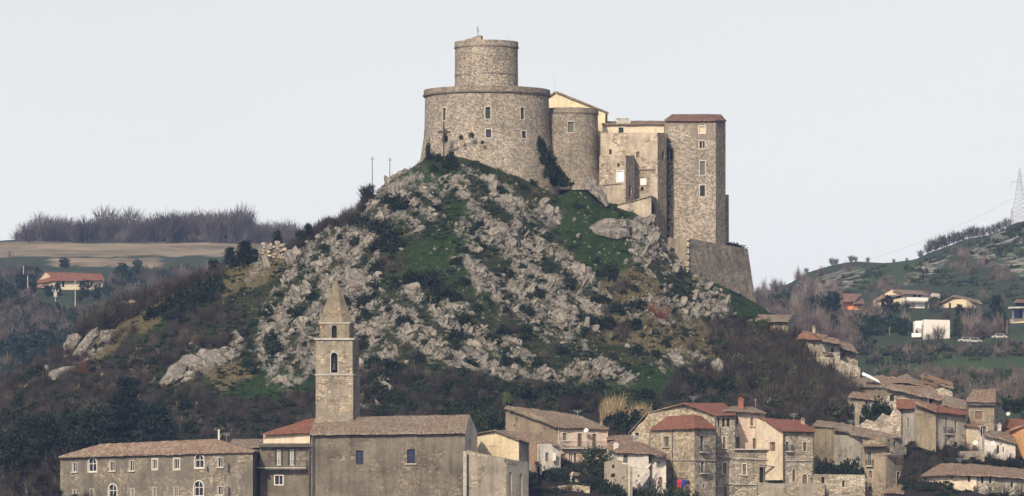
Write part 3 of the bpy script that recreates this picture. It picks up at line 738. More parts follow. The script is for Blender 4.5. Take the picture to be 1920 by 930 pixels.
def drum(cpx, Y, prof, wins, mat, seg=96, origin_parent=None, cap=True):
    """round tower: prof [(photo row at the axis depth, radius m)] from the top down; wins [(px0, px1, row0, row1)] cut as openings. Returns wall mesh builder and openings"""
    c = W(cpx, 0, Y); cx, cy = c.x, Y
    zr = sorted([((HZ - y) * Y / F, r) for y, r in prof]); zs_ = [z for z, r in zr]; rs_ = [r for z, r in zr]
    R = lambda z: float(np.interp(z, zs_, rs_))
    P = lambda t, z, off=0.0: Vector((cx + (R(z) + off) * math.sin(t), cy - (R(z) + off) * math.cos(t), z))
    H = []
    for (x0, x1, y0, y1) in wins:
        def th(px, z):
            t = 0.0
            for _ in range(12):
                Yf = cy - R(z) * math.cos(t); t = math.asin(max(-1, min(1, ((px - 960) * Yf / F - cx) / R(z))))
            return t
        zm = (HZ - (y0 + y1) / 2) * Y / F; tm = th((x0 + x1) / 2, zm); Yf = cy - R(zm) * math.cos(tm)
        z0, z1 = (HZ - y1) * Yf / F, (HZ - y0) * Yf / F; H.append((th(x0, zm), th(x1, zm), z0, z1))
    T = sorted(set([round(-math.pi + 2 * math.pi * k / seg, 6) for k in range(seg + 1)] + [t for h in H for t in h[:2]]))
    Z = sorted(set(zs_ + [z for h in H for z in h[2:]]))
    mb = MB(); ref = max(rs_[0], rs_[-1])
    for i in range(len(T) - 1):
        for j in range(len(Z) - 1):
            tm, zm = (T[i] + T[i + 1]) / 2, (Z[j] + Z[j + 1]) / 2
            if any(h[0] < tm < h[1] and h[2] < zm < h[3] for h in H): continue
            q = [(T[i], Z[j]), (T[i + 1], Z[j]), (T[i + 1], Z[j + 1]), (T[i], Z[j + 1])]
            rr = R(zm)
            mb.face([P(*k) for k in q], 0, [(k[0] * rr, k[1]) for k in q])
    if cap: mb.face([P(T[i], Z[-1]) for i in range(len(T) - 1)], 0)
    for h in H:
        pl = [(h[0], h[2]), (h[1], h[2]), (h[1], h[3]), (h[0], h[3])]
        for k in range(4):
            a, b = pl[k], pl[(k + 1) % 4]; mb.face([P(*a), P(*a, off=-0.35), P(*b, off=-0.35), P(*b)], 0)
    return mb, P, H
# ------------------------------------------------------------------ the castle: one thing, its towers are parts
castle = empty('castle', W(1075, 350, 1000), 'big stone castle on the rocky hilltop with a round keep and square towers', 'castle')
def drum_window(P, h, parent, pane='glass', frame='frame', fw=0.16, sash=False):
    t0, t1, z0, z1 = h; mb = MB(); dt = fw / 11.0
    mb.face([P(t0, z0, -.33), P(t1, z0, -.33), P(t1, z1, -.33), P(t0, z1, -.33)], 1)
    o = 0.06; I = [(t0, z0), (t1, z0), (t1, z1), (t0, z1)]; O = [(t0 - dt, z0 - fw), (t1 + dt, z0 - fw), (t1 + dt, z1 + fw), (t0 - dt, z1 + fw)]
    for i in range(4):
        j = (i + 1) % 4
        mb.face([P(*O[i], o), P(*O[j], o), P(*I[j], o), P(*I[i], o)], 0)
        mb.face([P(*O[j], o), P(*O[i], o), P(*O[i], -.02), P(*O[j], -.02)], 0)
        mb.face([P(*I[i], o), P(*I[j], o), P(*I[j], -.2), P(*I[i], -.2)], 0)
    if sash: mb.bar(P((t0 + t1) / 2, z0, -.28), P((t0 + t1) / 2, z1, -.28), 0.05, 2)
    return mb.build('window', [M[frame], M[pane], M['dark_wood']], parent)
def ringband(P, z0, z1, off, parent, name, mat, seg=96, t0=-math.pi, t1=math.pi, jit=0.0):
    mb = MB()
    for k in range(seg):
        a, b = t0 + (t1 - t0) * k / seg, t0 + (t1 - t0) * (k + 1) / seg
        j = off
        A = [P(a, z0, j), P(b, z0, j), P(b, z1, j), P(a, z1, j)]; mb.face(A, 0, [(a * 11, z0), (b * 11, z0), (b * 11, z1), (a * 11, z1)])
        mb.face([P(a, z1, j), P(b, z1, j), P(b, z1, -.3), P(a, z1, -.3)], 0); mb.face([P(b, z0, j), P(a, z0, j), P(a, z0, -.3), P(b, z0, -.3)], 0)
    return mb.build(name, M[mat], parent)
ZA = lambda y, Y=1000.0: (HZ - y) * Y / F
mb, P, H = drum(913, 1000, [(171, 11.75), (179.5, 11.75), (181, 11.6), (240, 11.72), (262, 11.9), (292, 12.4), (335, 13.2), (375, 13.9), (430, 14.8)],
    [(830.6, 836, 202, 226), (910, 919.5, 200.5, 222.5), (976, 983, 201.5, 224), (911, 921, 242.5, 258), (978, 986, 245.5, 259), (833, 837, 248, 262)], 'castle')
keep = mb.build('round_keep', M['castle'], castle)
for i, h in enumerate(H): drum_window(P, h, keep, 'shutter_green' if i == 1 else ('dark_wood' if i in (0, 2) else 'glass'), sash=i in (0, 1, 2))
mbp, P2, _ = drum(913, 1000, [(171, 11.78), (179.8, 11.78)], [], 'castle')
ringband(P, ZA(182.2), ZA(179.4), 0.32, keep, 'string_course', 'castle_dark')
ringband(P, ZA(179.4), ZA(170.2), 0.12, keep, 'parapet', 'castle_dark')
mb, P, H = drum(912, 1000, [(80, 5.9), (90, 5.9), (140, 5.92), (176, 5.95)], [], 'castle', 72)
up = mb.build('upper_drum', M['castle'], castle)
ringband(P, ZA(91), ZA(88.6), 0.18, up, 'string_course', 'castle_dark', 72)
ringband(P, ZA(88.6), ZA(79.5), 0.07, up, 'parapet', 'castle', 72)
ringband(P, ZA(142), ZA(140.4), 0.12, up, 'ledge', 'castle_dark', 40, -0.15, 0.95)
ringband(P, ZA(143), ZA(141.4), 0.12, up, 'ledge', 'castle_dark', 20, -1.45, -0.5)
mb = MB(); Yw = 995.5   # the sloping stair head on the upper drum
f_ = [W(857, 81, Yw + 3), W(902, 81, Yw), W(902, 66, Yw), W(898, 66.5, Yw), W(857, 79, Yw + 3)]
bk = [p + Vector((0.3, 1.6, 0)) for p in f_]
mb.face(f_); mb.face(bk[::-1])
for i in range(5): mb.face([f_[(i + 1) % 5], f_[i], bk[i], bk[(i + 1) % 5]])
mb.build('stair_head', M['castle'], up)
mb = MB(); mb.bar(W(896, 70, 997), W(896, 49, 997), 0.07); mb.bar(W(893.6, 57, 997), W(898.6, 57, 997), 0.05); mb.bar(W(894, 53, 997), W(898, 60, 997), 0.04); mb.build('weathervane', M['dark_metal'], up)
for (x, a, b, Y) in ((952, 78, 38, 997),):
    mb = MB(); mb.bar(W(x, a, Y), W(x, b, Y), 0.05, r2=0.02); mb.build('antenna', M['metal'], up)
# smaller round tower
mb, P, H = drum(1067, 1004, [(206, 5.5), (214, 5.5), (216, 5.42), (300, 5.5), (325, 5.9), (360, 6.8)], [(1064.5, 1075.5, 228, 248)], 'castle_dark', 64)
rt = mb.build('round_tower', M['castle_dark'], castle)
drum_window(P, H[0], rt, 'shutter'); ringband(P, ZA(216, 1004), ZA(214, 1004), 0.14, rt, 'string_course', 'castle_dark', 64); ringband(P, ZA(214, 1004), ZA(205.5, 1004), 0.05, rt, 'parapet', 'castle_dark', 64)
# castle wings share a helper that adds a wall part with windows as sub-parts
class Wing(House):
    def __init__(s, name): s.root = castle; s.wmb = MB(); s.mats = []; s.rmb = MB(); s.rmats = []; s.wins = []; s.name = name
    def window(s, P, poly, dep, o, u):
        ss = [p[0] for p in poly]; zz = [p[1] for p in poly]; mb = MB(); mb.face([P(*p, off=-dep + 0.02) for p in poly], 1)
        fw = o.get('fw', 0.16)
        if o.get('frame'):
            s0, s1, z0, z1 = min(ss), max(ss), min(zz), max(zz)
            for (c, z, a, b) in ((s0 - fw / 2, (z0 + z1) / 2, fw / 2, (z1 - z0) / 2 + fw), (s1 + fw / 2, (z0 + z1) / 2, fw / 2, (z1 - z0) / 2 + fw), ((s0 + s1) / 2, z0 - fw / 2, (s1 - s0) / 2, fw / 2), ((s0 + s1) / 2, z1 + fw / 2, (s1 - s0) / 2, fw / 2)):
                mb.box(P(c, z, off=0.0), (a, 0.06, b), 0, (u[0], u[1], 0))
            if o.get('bars'): mb.box(P((s0 + s1) / 2, (z0 + z1) / 2, off=-dep + 0.08), (0.05, 0.03, (z1 - z0) / 2), 2, (u[0], u[1], 0))
        s.wins.append((mb, [M[o.get('frame') or 'frame'], M[o.get('pane', 'glass')], M['frame_white']], o.get('name', 'window')))
    def done(s):
        w = s.wmb.build(s.name, s.mats, castle)
        if s.rmb.f: s.rmb.build('roof', s.rmats, w)
        for mb, m, n in s.wins: mb.build(n, m, w)
        return w
FR = dict(frame='frame', fw=0.14)
h = Wing('yellow_hall')
h.wall((1022, 1013), (1139, 1013), 183, 211, 420, 'yellow', tops=[(1041, 172.5)], wins=[(1134.5, 1137.5, 236, 250, dict(pane='glass'))])
h.close([(1022, 1013, 183), (1139, 1013, 211)], 14, 420)
h.roof([(1043, 171, 1012.6), (1141, 210.5, 1012.6), (1141, 210.5, 1028), (1043, 171, 1028)], 'tile_mossy', 0.3); h.roof([(1020, 184, 1012.6), (1041, 171.4, 1012.6), (1041, 171.4, 1028), (1020, 184, 1028)], 'tile_mossy', 0.3)
w = h.done()
mb = MB(); mb.bar(W(1137, 234, 1012.3), W(1137, 213, 1012.3), 0.3); mb.build('shutter', M['dark_wood'], w)
mb = MB(); mb.bar(W(1040, 175, 1015), W(1040, 128, 1015), 0.05, r2=0.02); mb.build('antenna', M['metal'], w)
h = Wing('long_wing')
h.wall((1130, 1009), (1256, 1009), 233, 232, 430, 'cream', wins=[(1160, 1169, 239, 249, dict(pane='glass', frame='frame'))]).close([(1130, 1009, 233), (1256, 1009, 232)], 10, 430)
h.roof([(1128, 233, 1008.4), (1256, 231.6, 1008.4), (1256, 226, 1019), (1128, 227, 1019)], 'tile_old', 0.12)
w = h.done()
mb = MB(); a = W(1169, 231, 1011); mb.box(a + Vector((0, 0, .1)), (1.35, 1.0, 0.35)); mb.box(a + Vector((0, 0, .62)), (1.0, .8, .16)); mb.box(a + Vector((-.2, 0, .84)), (1.25, .9, 0.05)); mb.build('roof_hatch', M['concrete'], w)
h = Wing('square_block')
h.wall((1126, 999), (1233, 993), 249, 248.5, 460, 'castle_smooth', wins=[(1142, 1147, 280, 289), (1192.5, 1199.5, 284, 296, dict(pane='wood', frame='frame')), (1199.5, 1212, 333, 346.5, dict(pane='far_white')), (1200.5, 1207, 350.5, 357.5, dict(arch=1, pane='hole'))])
h.wall((1233, 993), (1250, 996), 248.5, 249.5, 470, 'castle_dark', wins=[(1241, 1246, 284, 299, dict(pane='glass'))])  # side turned from the sun, its shade coloured in with darker stone
h.close([(1126, 999, 249), (1233, 993, 248.5), (1250, 996, 249.5)], 10, 470, cap=0.6)
w = h.done()
mb = MB(); mb.box(W(1180, 319, 995.8), (5.4, 0.1, 0.1), 0, (10.6, -6, 0)); mb.build('string_course', M['castle_dark'], w)
h = Wing('low_block')
h.wall((1124, 994), (1173, 989), 292, 291, 430, 'castle_smooth', wins=[(1156.5, 1168.5, 320, 340.5, dict(pane='bright', frame='bright', fw=0.1)), (1157, 1162, 306, 313, dict(pane='hole'))])
h.wall((1173, 989), (1190, 992), 291, 292, 440, 'castle_dark', wins=[(1179.5, 1184, 348, 368, dict(pane='hole', name='door'))])  # right side wall: darker stone carries the shade
h.close([(1124, 994, 292), (1173, 989, 291), (1190, 992, 292)], 5.5, 440, cap=0.3)
w = h.done()
mb = MB(); mb.box(W(1148.5, 345.5, 991.4), (2.45, 0.1, 0.08), 0, (4.9, -5, 0)); mb.build('string_course', M['castle_dark'], w)
h = Wing('tall_tower')
h.wall((1247, 1001), (1342, 996.5), 225, 225, 520, 'castle', wins=[(1310.5, 1322, 237, 249.5, dict(frame='frame_white', pane='far_cream', fw=0.16, bars=1)), (1311.5, 1321.5, 264.5, 277.5, dict(frame='frame', pane='glass', bars=1)), (1312.5, 1322, 302, 328, dict(frame='frame', pane='shutter')), (1312.5, 1322, 347.5, 368, dict(frame='frame', pane='glass')), (1249.5, 1260, 281, 297, dict(frame='shutter_green', pane='glass', bars=1))])
h.wall((1342, 996.5), (1360.5, 1000), 225, 226, 520, 'castle_dark').close([(1247, 1001, 225), (1342, 996.5, 225), (1360.5, 1000, 226)], 10, 520)  # right face gets the darker stone, shade put into its colour
h.roof([(1245.5, 224.6, 1000.3), (1343, 224.6, 995.8), (1327, 213.8, 1004), (1260, 214.2, 1006)], 'tile_castle', 0.22, 0.03); h.roof([(1343, 224.6, 995.8), (1362, 225.8, 1000.2), (1352, 214.5, 1007), (1327, 213.8, 1004)], 'tile_castle', 0.22, 0.03)
h.roof([(1260, 214.2, 1006), (1327, 213.8, 1004), (1352, 214.5, 1007), (1262, 216, 1014)], 'tile_castle', 0.2, 0.02)
w = h.done()
mb = MB()   # the band of grey plaster at the tower's head
for (x0, x1, y0, y1) in ((1247.5, 1295, 227, 236), (1295, 1341.6, 227, 262)):
    def FP(px, py):
        Y = 1001 + (px - 1247) / 95.0 * -4.5 - 0.06; return W(px, py, Y)
    nx = 10; top = [FP(x0 + (x1 - x0) * k / nx, y0) for k in range(nx + 1)]; bo = [FP(x0 + (x1 - x0) * k / nx, y1 + random.uniform(-4, 4)) for k in range(nx + 1)]
    for k in range(nx): mb.face([bo[k], bo[k + 1], top[k + 1], top[k]])
xx = [p for p in mb.f]
hw = [(1310.5 - 2, 1322 + 2, 237 - 3, 249.5 + 3)]
band_mat = masonry('tower_head_plaster', (0.30, 0.25, 0.2), plaster=(0.235, 0.195, 0.155), expose=0.15, stain=0.3, streak=0.4)
mb2 = MB()
for (x0, x1, y0, y1) in ((1247.5, 1308, 227, 235), (1308, 1324.5, 227, 233), (1324.5, 1341.5, 227, 261), (1296, 1308, 235, 257), (1308, 1324.5, 253.5, 261)):
    mb2.face([FP(x0, y1), FP(x1, y1), FP(x1, y0), FP(x0, y0)])
mb2.build('plaster_band', band_mat, w)
mb2 = MB(); S_ = [(1360.6, 1009), (1367, 1012)]
mb2.face([W(1357, 520, 1001), W(1367, 520, 1003), W(1366.5, 365, 1003), W(1357, 365, 1001)]); mb2.face([W(1367, 520, 1003), W(1366, 520, 1008), W(1366, 365, 1008), W(1366.5, 365, 1003)]); mb2.face([W(1357, 365, 1001), W(1366.5, 365, 1003), W(1366, 365, 1008), W(1357, 365, 1008)])
mb2.build('stair_turret', M['castle_dark'], w)
# the quoins' dark seam where block and tower meet
mb = MB(); mb.bar(W(1252, 470, 1000.1), W(1252, 250, 1000.1), 0.08)
for k in range(13): mb.box(W(1253 + random.uniform(0, 2), 262 + k * 15, 1000.05), (random.uniform(.1, .22), 0.12, random.uniform(.1, .22)))
mb.build('ragged_joint', M['hole'], w)
# low wall in front
h = Wing('ramp_wall')
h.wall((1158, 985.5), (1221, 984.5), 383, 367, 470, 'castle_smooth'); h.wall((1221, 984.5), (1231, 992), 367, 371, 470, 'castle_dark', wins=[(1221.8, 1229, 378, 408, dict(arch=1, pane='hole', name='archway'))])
h.close([(1158, 985.5, 383), (1221, 984.5, 367), (1231, 992, 371)], 1.2, 470); 
h.roof([(1158, 382.6, 985.2), (1222, 366.4, 984.2), (1223, 366.2, 986.2), (1158, 382.2, 986.6)], 'castle_dark', 0.15, 0.02)
h.done()
# bastion
h = Wing('bastion')
zt = lambda px, py, Y: W(px, py, Y)
mb = MB(); 
def bast(a0, a1, b0, b1, n=10, m=0):
    for k in range(n):
        for j in range(4):
            q = lambda i, jj: ((a0 * (1 - i / n) + a1 * (i / n)) * (1 - jj / 4) + (b0 * (1 - i / n) + b1 * (i / n)) * (jj / 4))
            mb.face([q(k, j), q(k + 1, j), q(k + 1, j + 1), q(k, j + 1)], m)
bast(W(1244, 540, 994.5), W(1288, 560, 982.3), W(1246, 445, 996), W(1289.5, 446.5, 984.5), m=0)
bast(W(1288, 560, 982.3), W(1422, 600, 997.5), W(1289.5, 446.5, 984.5), W(1402, 466.5, 1000), m=1)
bast(W(1422, 600, 997.5), W(1422, 600, 1020), W(1402, 466.5, 1000), W(1402, 470, 1020), m=1)
mb.face([W(1246, 445, 996), W(1289.5, 446.5, 984.5), W(1402, 466.5, 1000), W(1402, 470, 1020), W(1246, 450, 1020)], 1)
bw = mb.build('bastion', [M['castle_smooth'], masonry('bastion_shaded_stone', (0.25, 0.215, 0.175), sx=0.6, sy=0.34, var=0.3, mortar=0.6, stain=0.45, streak=0.75)], castle)  # second stone is darker: shade of the right face put into the colour
mb = MB()
for k in range(8): a = k / 8; mb.box(W(1289.6, 446.5 + 12 * k, 984.42 - 0.28 * k), (0.22, 0.22, 0.42), 0)
mb.build('quoins', M['castle_smooth'], bw)
# wooden cross in front of the keep
mb = MB(); Yc = 984.6; mb.bar(W(832, 300, Yc), W(832, 229, Yc), 0.19); mb.box(W(833, 247.5, Yc - .05), (1.15, 0.16, 0.2))
tag(mb.build('cross', M['dark_wood'], origin=W(832, 300, Yc)), 'tall dark cross standing before the round keep on its rocks', 'cross')
# ------------------------------------------------------------------ limestone outcrops
def ico(sub):
    import bmesh
    b = bmesh.new(); bmesh.ops.create_icosphere(b, subdivisions=sub, radius=1.0); b.verts.ensure_lookup_table()
    V = np.array([v.co[:] for v in b.verts]); Fc = np.array([[v.index for v in f.verts] for f in b.faces]); b.free(); return V, Fc
def boulder(sub, seed, cuts=9, sx=0.85, sz=1.0):
    r = np.random.default_rng(seed); V, Fc = ico(sub); V = V.copy()
    for k in range(cuts):
        d = r.normal(size=3); d[2] *= 0.6; d /= np.linalg.norm(d); h = r.uniform(0.42, 0.8)
        o = np.clip(V @ d - h, 0, None); V -= o[:, None] * d * 0.97
    a = np.arctan2(V[:, 1], V[:, 0])     # upright fissures
    fis = np.abs(np.sin(a * r.integers(2, 4) + r.uniform(0, 6) + 0.5 * V[:, 2]))
    k = 1 - 0.22 * np.exp(-(fis / 0.14) ** 2) * (0.5 + 0.5 * r.random())
    n = 0.88 + 0.24 * fbm(V[:, 0] * 2.2 + seed * 3.1, V[:, 2] * 1.4 + V[:, 1] * 2.0, seed, 3)
    V[:, :2] *= (k * n)[:, None]; V[:, 2] *= n
    V *= np.array([sx * r.uniform(.8, 1.25), 0.8 * r.uniform(.8, 1.2), sz * r.uniform(.75, 1.3)])
    return V, Fc
BOULD_HI = [boulder(4, 100 + i, 11) for i in range(12)]
BOULD_LO = [boulder(2, 200 + i, 7) for i in range(14)]
ROCK_ME = [np_mesh('limestone_rock', V, Fc, M['rock']) for V, Fc in BOULD_HI]
# zone of photo rows/columns -> where they stand, in words, and how crowded
ROCKZ = [(0, 'on the steep slope straight below the round keep', 950), (1, 'high on the shoulder left of the round keep', 230), (2, 'in the broad crag field behind the bell tower spire', 900),
         (3, 'on the lower middle of the slope right of the bell tower', 430), (4, 'on the slope below the square towers and bastion', 330), (5, 'on the grassy slope below the bastion foot', 90),
         (6, 'in the long pale ledge on the left slope', 110), (7, 'on the far left shoulder of the hill', 210), (8, 'at the right foot of the slope above the red roofs', 60),
         (9, 'on the green slope beside the bell tower shaft', 120), (10, 'low on the slope above the village roofs', 170), (11, 'in the stone outcrop on the left skyline', 90)]
def euler_m(rx, ry, rz):
    cx, sx_, cy, sy_, cz, sz_ = np.cos(rx), np.sin(rx), np.cos(ry), np.sin(ry), np.cos(rz), np.sin(rz)
    R = np.empty((len(np.atleast_1d(rx)), 3, 3))
    R[:, 0, 0] = cz * cy; R[:, 0, 1] = cz * sy_ * sx_ - sz_ * cx; R[:, 0, 2] = cz * sy_ * cx + sz_ * sx_
    R[:, 1, 0] = sz_ * cy; R[:, 1, 1] = sz_ * sy_ * sx_ + cz * cx; R[:, 1, 2] = sz_ * sy_ * cx - cz * sx_
    R[:, 2, 0] = -sy_; R[:, 2, 1] = cy * sx_; R[:, 2, 2] = cy * cx
    return R
_rows = []
for zi, where, n in ROCKZ:
    poly = ZONE['rock'][zi]; s = samp(poly, int(n * 11))
    # crowded in bands that dip with the strata, with gaps between
    dip = 1.0 if zi in (0, 3, 4, 5, 8, 10) else -0.8
    keep = rockband(s[:, 0], s[:, 1]) + 0.2 * (fbm(s[:, 0] / 9, s[:, 1] / 9, 140 + zi, 2) - .5) > 0.50
    s = s[keep][:int(n * 2.9)]
    sz = np.exp(rng.normal(-1.68, 0.66, len(s))) * (0.7 + 1.3 * (fbm(s[:, 0] / 22, s[:, 1] / 22, 90 + zi, 3) ** 1.5))
    if zi == 6: sz *= 1.2
    for k in range(len(s)): _rows.append((zi, *s[k], min(1.35, sz[k]), dip))
# loose stones all over
for k, (poly, n) in enumerate([([(690, 330), (850, 300), (1130, 380), (1250, 480), (1420, 600), (1300, 720), (900, 720), (480, 720), (430, 560), (560, 470)], 900), ([(1060, 360), (1230, 420), (1260, 560), (1120, 560)], 160)]):
    s = samp(poly, int(n * 1.4))[:n]
    for r in s: _rows.append((-1, *r, float(np.exp(rng.normal(-1.6, 0.45))), 1.0))
RK = np.array(_rows)
big = np.argsort(-RK[:, 6]); big = big[(RK[big, 0] >= 0)][:285]
isbig = np.zeros(len(RK), bool); isbig[big] = True
def rock_rot(n, dip):
    return rng.uniform(-0.35, 0.35, n) - 0.1, 0.52 * dip + rng.normal(0, 0.24, n), rng.uniform(-0.4, 0.4, n)
tone = {0: 'tall grey limestone block', 1: 'rounded grey limestone block', 2: 'rugged grey limestone block'}
rx, ry, rz = rock_rot(len(RK), RK[:, 7])
for i in big:
    zi = int(RK[i, 0]); sc_ = RK[i, 6]
    o = link('limestone_rock', ROCK_ME[int(rng.integers(len(ROCK_ME)))], loc=(RK[i, 3], RK[i, 4], RK[i, 5] + 0.05 * sc_), rot=(rx[i], ry[i], rz[i]), scale=((sc_ * rng.uniform(1.2, 1.9), sc_, sc_ * rng.uniform(.65, .9)) if rng.random() < .6 else (sc_ * rng.uniform(.7, .95), sc_, sc_ * rng.uniform(1.1, 1.5))))
    where = ROCKZ[zi][1]
    tag(o, 'large pale limestone rock ' + where, 'rock', 'large rocks ' + where)
Vs, Fs, off = [], [], 0
sm = np.where(~isbig)[0]; R = euler_m(rx[sm], ry[sm], rz[sm] + rng.uniform(0, 6.28, len(sm)) * 0)
for q, i in enumerate(sm):
    V, Fc = BOULD_LO[i % len(BOULD_LO)]
    V = V * ([1.6, 1, .75] if q % 5 < 3 else [.85, 1, 1.35]); p = (V * RK[i, 6]) @ R[q].T + np.array([RK[i, 3], RK[i, 4], RK[i, 5] + 0.05 * RK[i, 6]])
    Vs.append(p); Fs.append(Fc + off); off += len(V)
tag(link('loose_rocks', np_mesh('loose_rocks', np.concatenate(Vs), np.concatenate(Fs), M['rock'])), 'small pale limestone rocks strewn over the whole hillside', 'rocks', kind='stuff')

def slab_rock(name, label, pts, depth, lean=0.5, Ybase=None, seed=1, mat='rock'):
    """a big single rock whose face follows the photo points [(px, row)], standing on the hill"""
    cx = sum(p[0] for p in pts) / len(pts); lo = max(p[1] for p in pts)
    g = on_hill(cx, lo - 4); Y0 = Ybase or g.y + 0.6
    n = 8; ring = []
    for i in range(len(pts)):
        a, b = pts[i], pts[(i + 1) % len(pts)]
        m = max(2, int(math.hypot(a[0] - b[0], a[1] - b[1]) / 8))
        for k in range(m):
            t = k / m; ring.append((a[0] + (b[0] - a[0]) * t + random.uniform(-1.4, 1.4), a[1] + (b[1] - a[1]) * t + random.uniform(-1.4, 1.4)))
    cy = sum(p[1] for p in ring) / len(ring); V = []; Fc = []
    layers = [(0.55, -0.35), (0.86, -0.12), (1.0, 0.25), (0.97, 0.7), (0.7, 1.0)]
    N = len(ring)
    for s, d in layers:
        for (x, y) in ring:
            xx = cx + (x - cx) * s + random.uniform(-1, 1); yy = cy + (y - cy) * s + random.uniform(-1, 1)
            Y = Y0 + d * depth + (cy - yy) * 0.1 * lean + random.uniform(-.15, .15)
            V.append(W(xx, yy, Y))
    V.append(W(cx, cy, Y0 - 0.45 * depth)); V.append(W(cx, cy, Y0 + depth))
    mb = MB()
    for l in range(len(layers) - 1):
        for i in range(N):
            j = (i + 1) % N; mb.face([V[l * N + j], V[l * N + i], V[(l + 1) * N + i], V[(l + 1) * N + j]][::-1])
    for i in range(N):
        j = (i + 1) % N; mb.face([V[-2], V[j], V[i]][::-1]); mb.face([V[-1], V[(len(layers) - 1) * N + i], V[(len(layers) - 1) * N + j]][::-1])
    return tag(mb.build(name, M[mat], origin=V[-2]), label, 'rock')
slab_rock('boulder', 'big smooth pointed boulder alone on the bright green slope under the square towers', [(1097, 430), (1120, 416), (1143, 407), (1179, 411), (1181, 447), (1160, 451), (1137, 447), (1112, 438)], 2.2, 0.8, seed=3)
slab_rock('rock_slab', 'leaning grey rock rib rising diagonally beside the low square block', [(1094, 352), (1101, 333), (1112, 331), (1122, 346), (1136, 366), (1143, 384), (1134, 388), (1116, 370)], 1.6, 0.7, seed=4)
slab_rock('rock_slab', 'lowest smooth slab of the pale rock ledge sloping down the left hillside', [(292, 726), (306, 706), (322, 684), (334, 678), (352, 686), (350, 704), (318, 724)], 2.0, 0.9, seed=5)
slab_rock('rock_slab', 'broad middle slab of the pale rock ledge on the left hillside', [(330, 682), (340, 668), (358, 662), (376, 668), (388, 684), (370, 694), (352, 704)], 2.0, 0.9, seed=15)
slab_rock('rock_slab', 'upper right slab of the pale rock ledge on the left hillside', [(378, 670), (390, 656), (410, 660), (424, 670), (428, 680), (404, 688), (386, 690)], 2.0, 0.9, seed=25)
slab_rock('boulder', 'upright pale rock on the left slope above the ledge', [(424, 640), (432, 622), (444, 618), (452, 630), (446, 646), (432, 650)], 1.4, seed=26)
slab_rock('rock_slab', 'slanting grey rock band on the far left shoulder', [(136, 668), (150, 642), (172, 618), (182, 614), (186, 628), (168, 652), (150, 672)], 1.4, .8, seed=27)
slab_rock('rock_slab', 'pale broken rock row lowest on the far left shoulder', [(88, 708), (94, 694), (118, 688), (142, 686), (146, 696), (118, 704), (98, 716)], 1.2, .7, seed=28)
slab_rock('rock_slab', 'rounded pale rock beside the long ledge on the left slope', [(418, 668), (430, 655), (446, 652), (454, 662), (444, 674), (428, 680)], 1.5, seed=6)
slab_rock('boulder', 'pale block of rock on the far left shoulder of the hill', [(120, 650), (126, 628), (148, 624), (154, 634), (146, 652), (132, 656)], 1.8, seed=7)
slab_rock('boulder', 'jagged pale rock standing alone low on the right slope', [(1322, 706), (1330, 684), (1344, 670), (1356, 676), (1358, 702), (1340, 708)], 1.4, seed=8)
slab_rock('rock_slab', 'broad pale rock face right behind the tip of the bell tower spire', [(642, 515), (652, 500), (668, 502), (690, 522), (704, 540), (692, 548), (664, 544), (648, 534)], 2.0, 0.8, seed=9)
slab_rock('rock_slab', 'long low rock shelf on the slope right of the bell tower', [(832, 676), (858, 674), (900, 690), (918, 702), (880, 700), (842, 688)], 1.6, seed=10)
# ------------------------------------------------------------------ plants
def leaves(r, C, spread, n, size, flat=0.0):
    """n leaf quads round each centre of C (k,3)"""
    k = len(C); P = np.repeat(C, n, 0) + r.normal(size=(k * n, 3)) * np.asarray(spread)
    a = r.normal(size=P.shape); b = r.normal(size=P.shape); a[:, 2] *= 1 - flat; b[:, 2] *= 1 - flat
    a /= np.linalg.norm(a, axis=1)[:, None]; b -= a * (a * b).sum(1)[:, None]; b /= np.linalg.norm(b, axis=1)[:, None] + 1e-9
    s = size * r.uniform(.55, 1.3, len(P))[:, None]
    V = np.stack([P - a * s, P + b * s * .6, P + a * s, P - b * s * .6], 1).reshape(-1, 3)
    return V, np.arange(len(V)).reshape(-1, 4)
def bush_arr(seed, nc=26, n=26, size=0.13, hgt=1.0):
    r = np.random.default_rng(seed); d = r.normal(size=(nc, 3)); d[:, 2] = np.abs(d[:, 2]) * .9 + .05; d /= np.linalg.norm(d, axis=1)[:, None]
    C = d * r.uniform(.35, .95, (nc, 1)) * np.array([1, 1, hgt]); C[:, 0] *= r.uniform(.8, 1.25)
    return leaves(r, C, (.17, .17, .14), n, size)
def twig_arr(seed, n=150, w=0.016, open_=0.5):
    r = np.random.default_rng(seed); V = []
    b = r.normal(size=(n, 3)) * np.array([.22, .22, 0]); d = r.normal(size=(n, 3)) * np.array([open_, open_, .2]); d[:, 2] = 1; d *= r.uniform(.45, 1.05, (n, 1)) / np.linalg.norm(d, axis=1)[:, None]
    st = r.uniform(0, .5, (n, 1)); p0 = b + d * st * (r.random((n, 1)) < .6); p1 = b + d + r.normal(size=(n, 3)) * .2; p1[:, 2] = np.abs(p1[:, 2])
    q = np.cross(d, r.normal(size=(n, 3))); q /= np.linalg.norm(q, axis=1)[:, None]; q *= w * r.uniform(.6, 1.4, (n, 1))
    V = np.stack([p0 - q, p0 + q, p1 + q * .35, p1 - q * .35], 1).reshape(-1, 3)
    return V, np.arange(len(V)).reshape(-1, 4)
def tuft_arr(seed, n=9, w=0.07):
    V, F_ = twig_arr(seed, n, w, .55); return V, F_
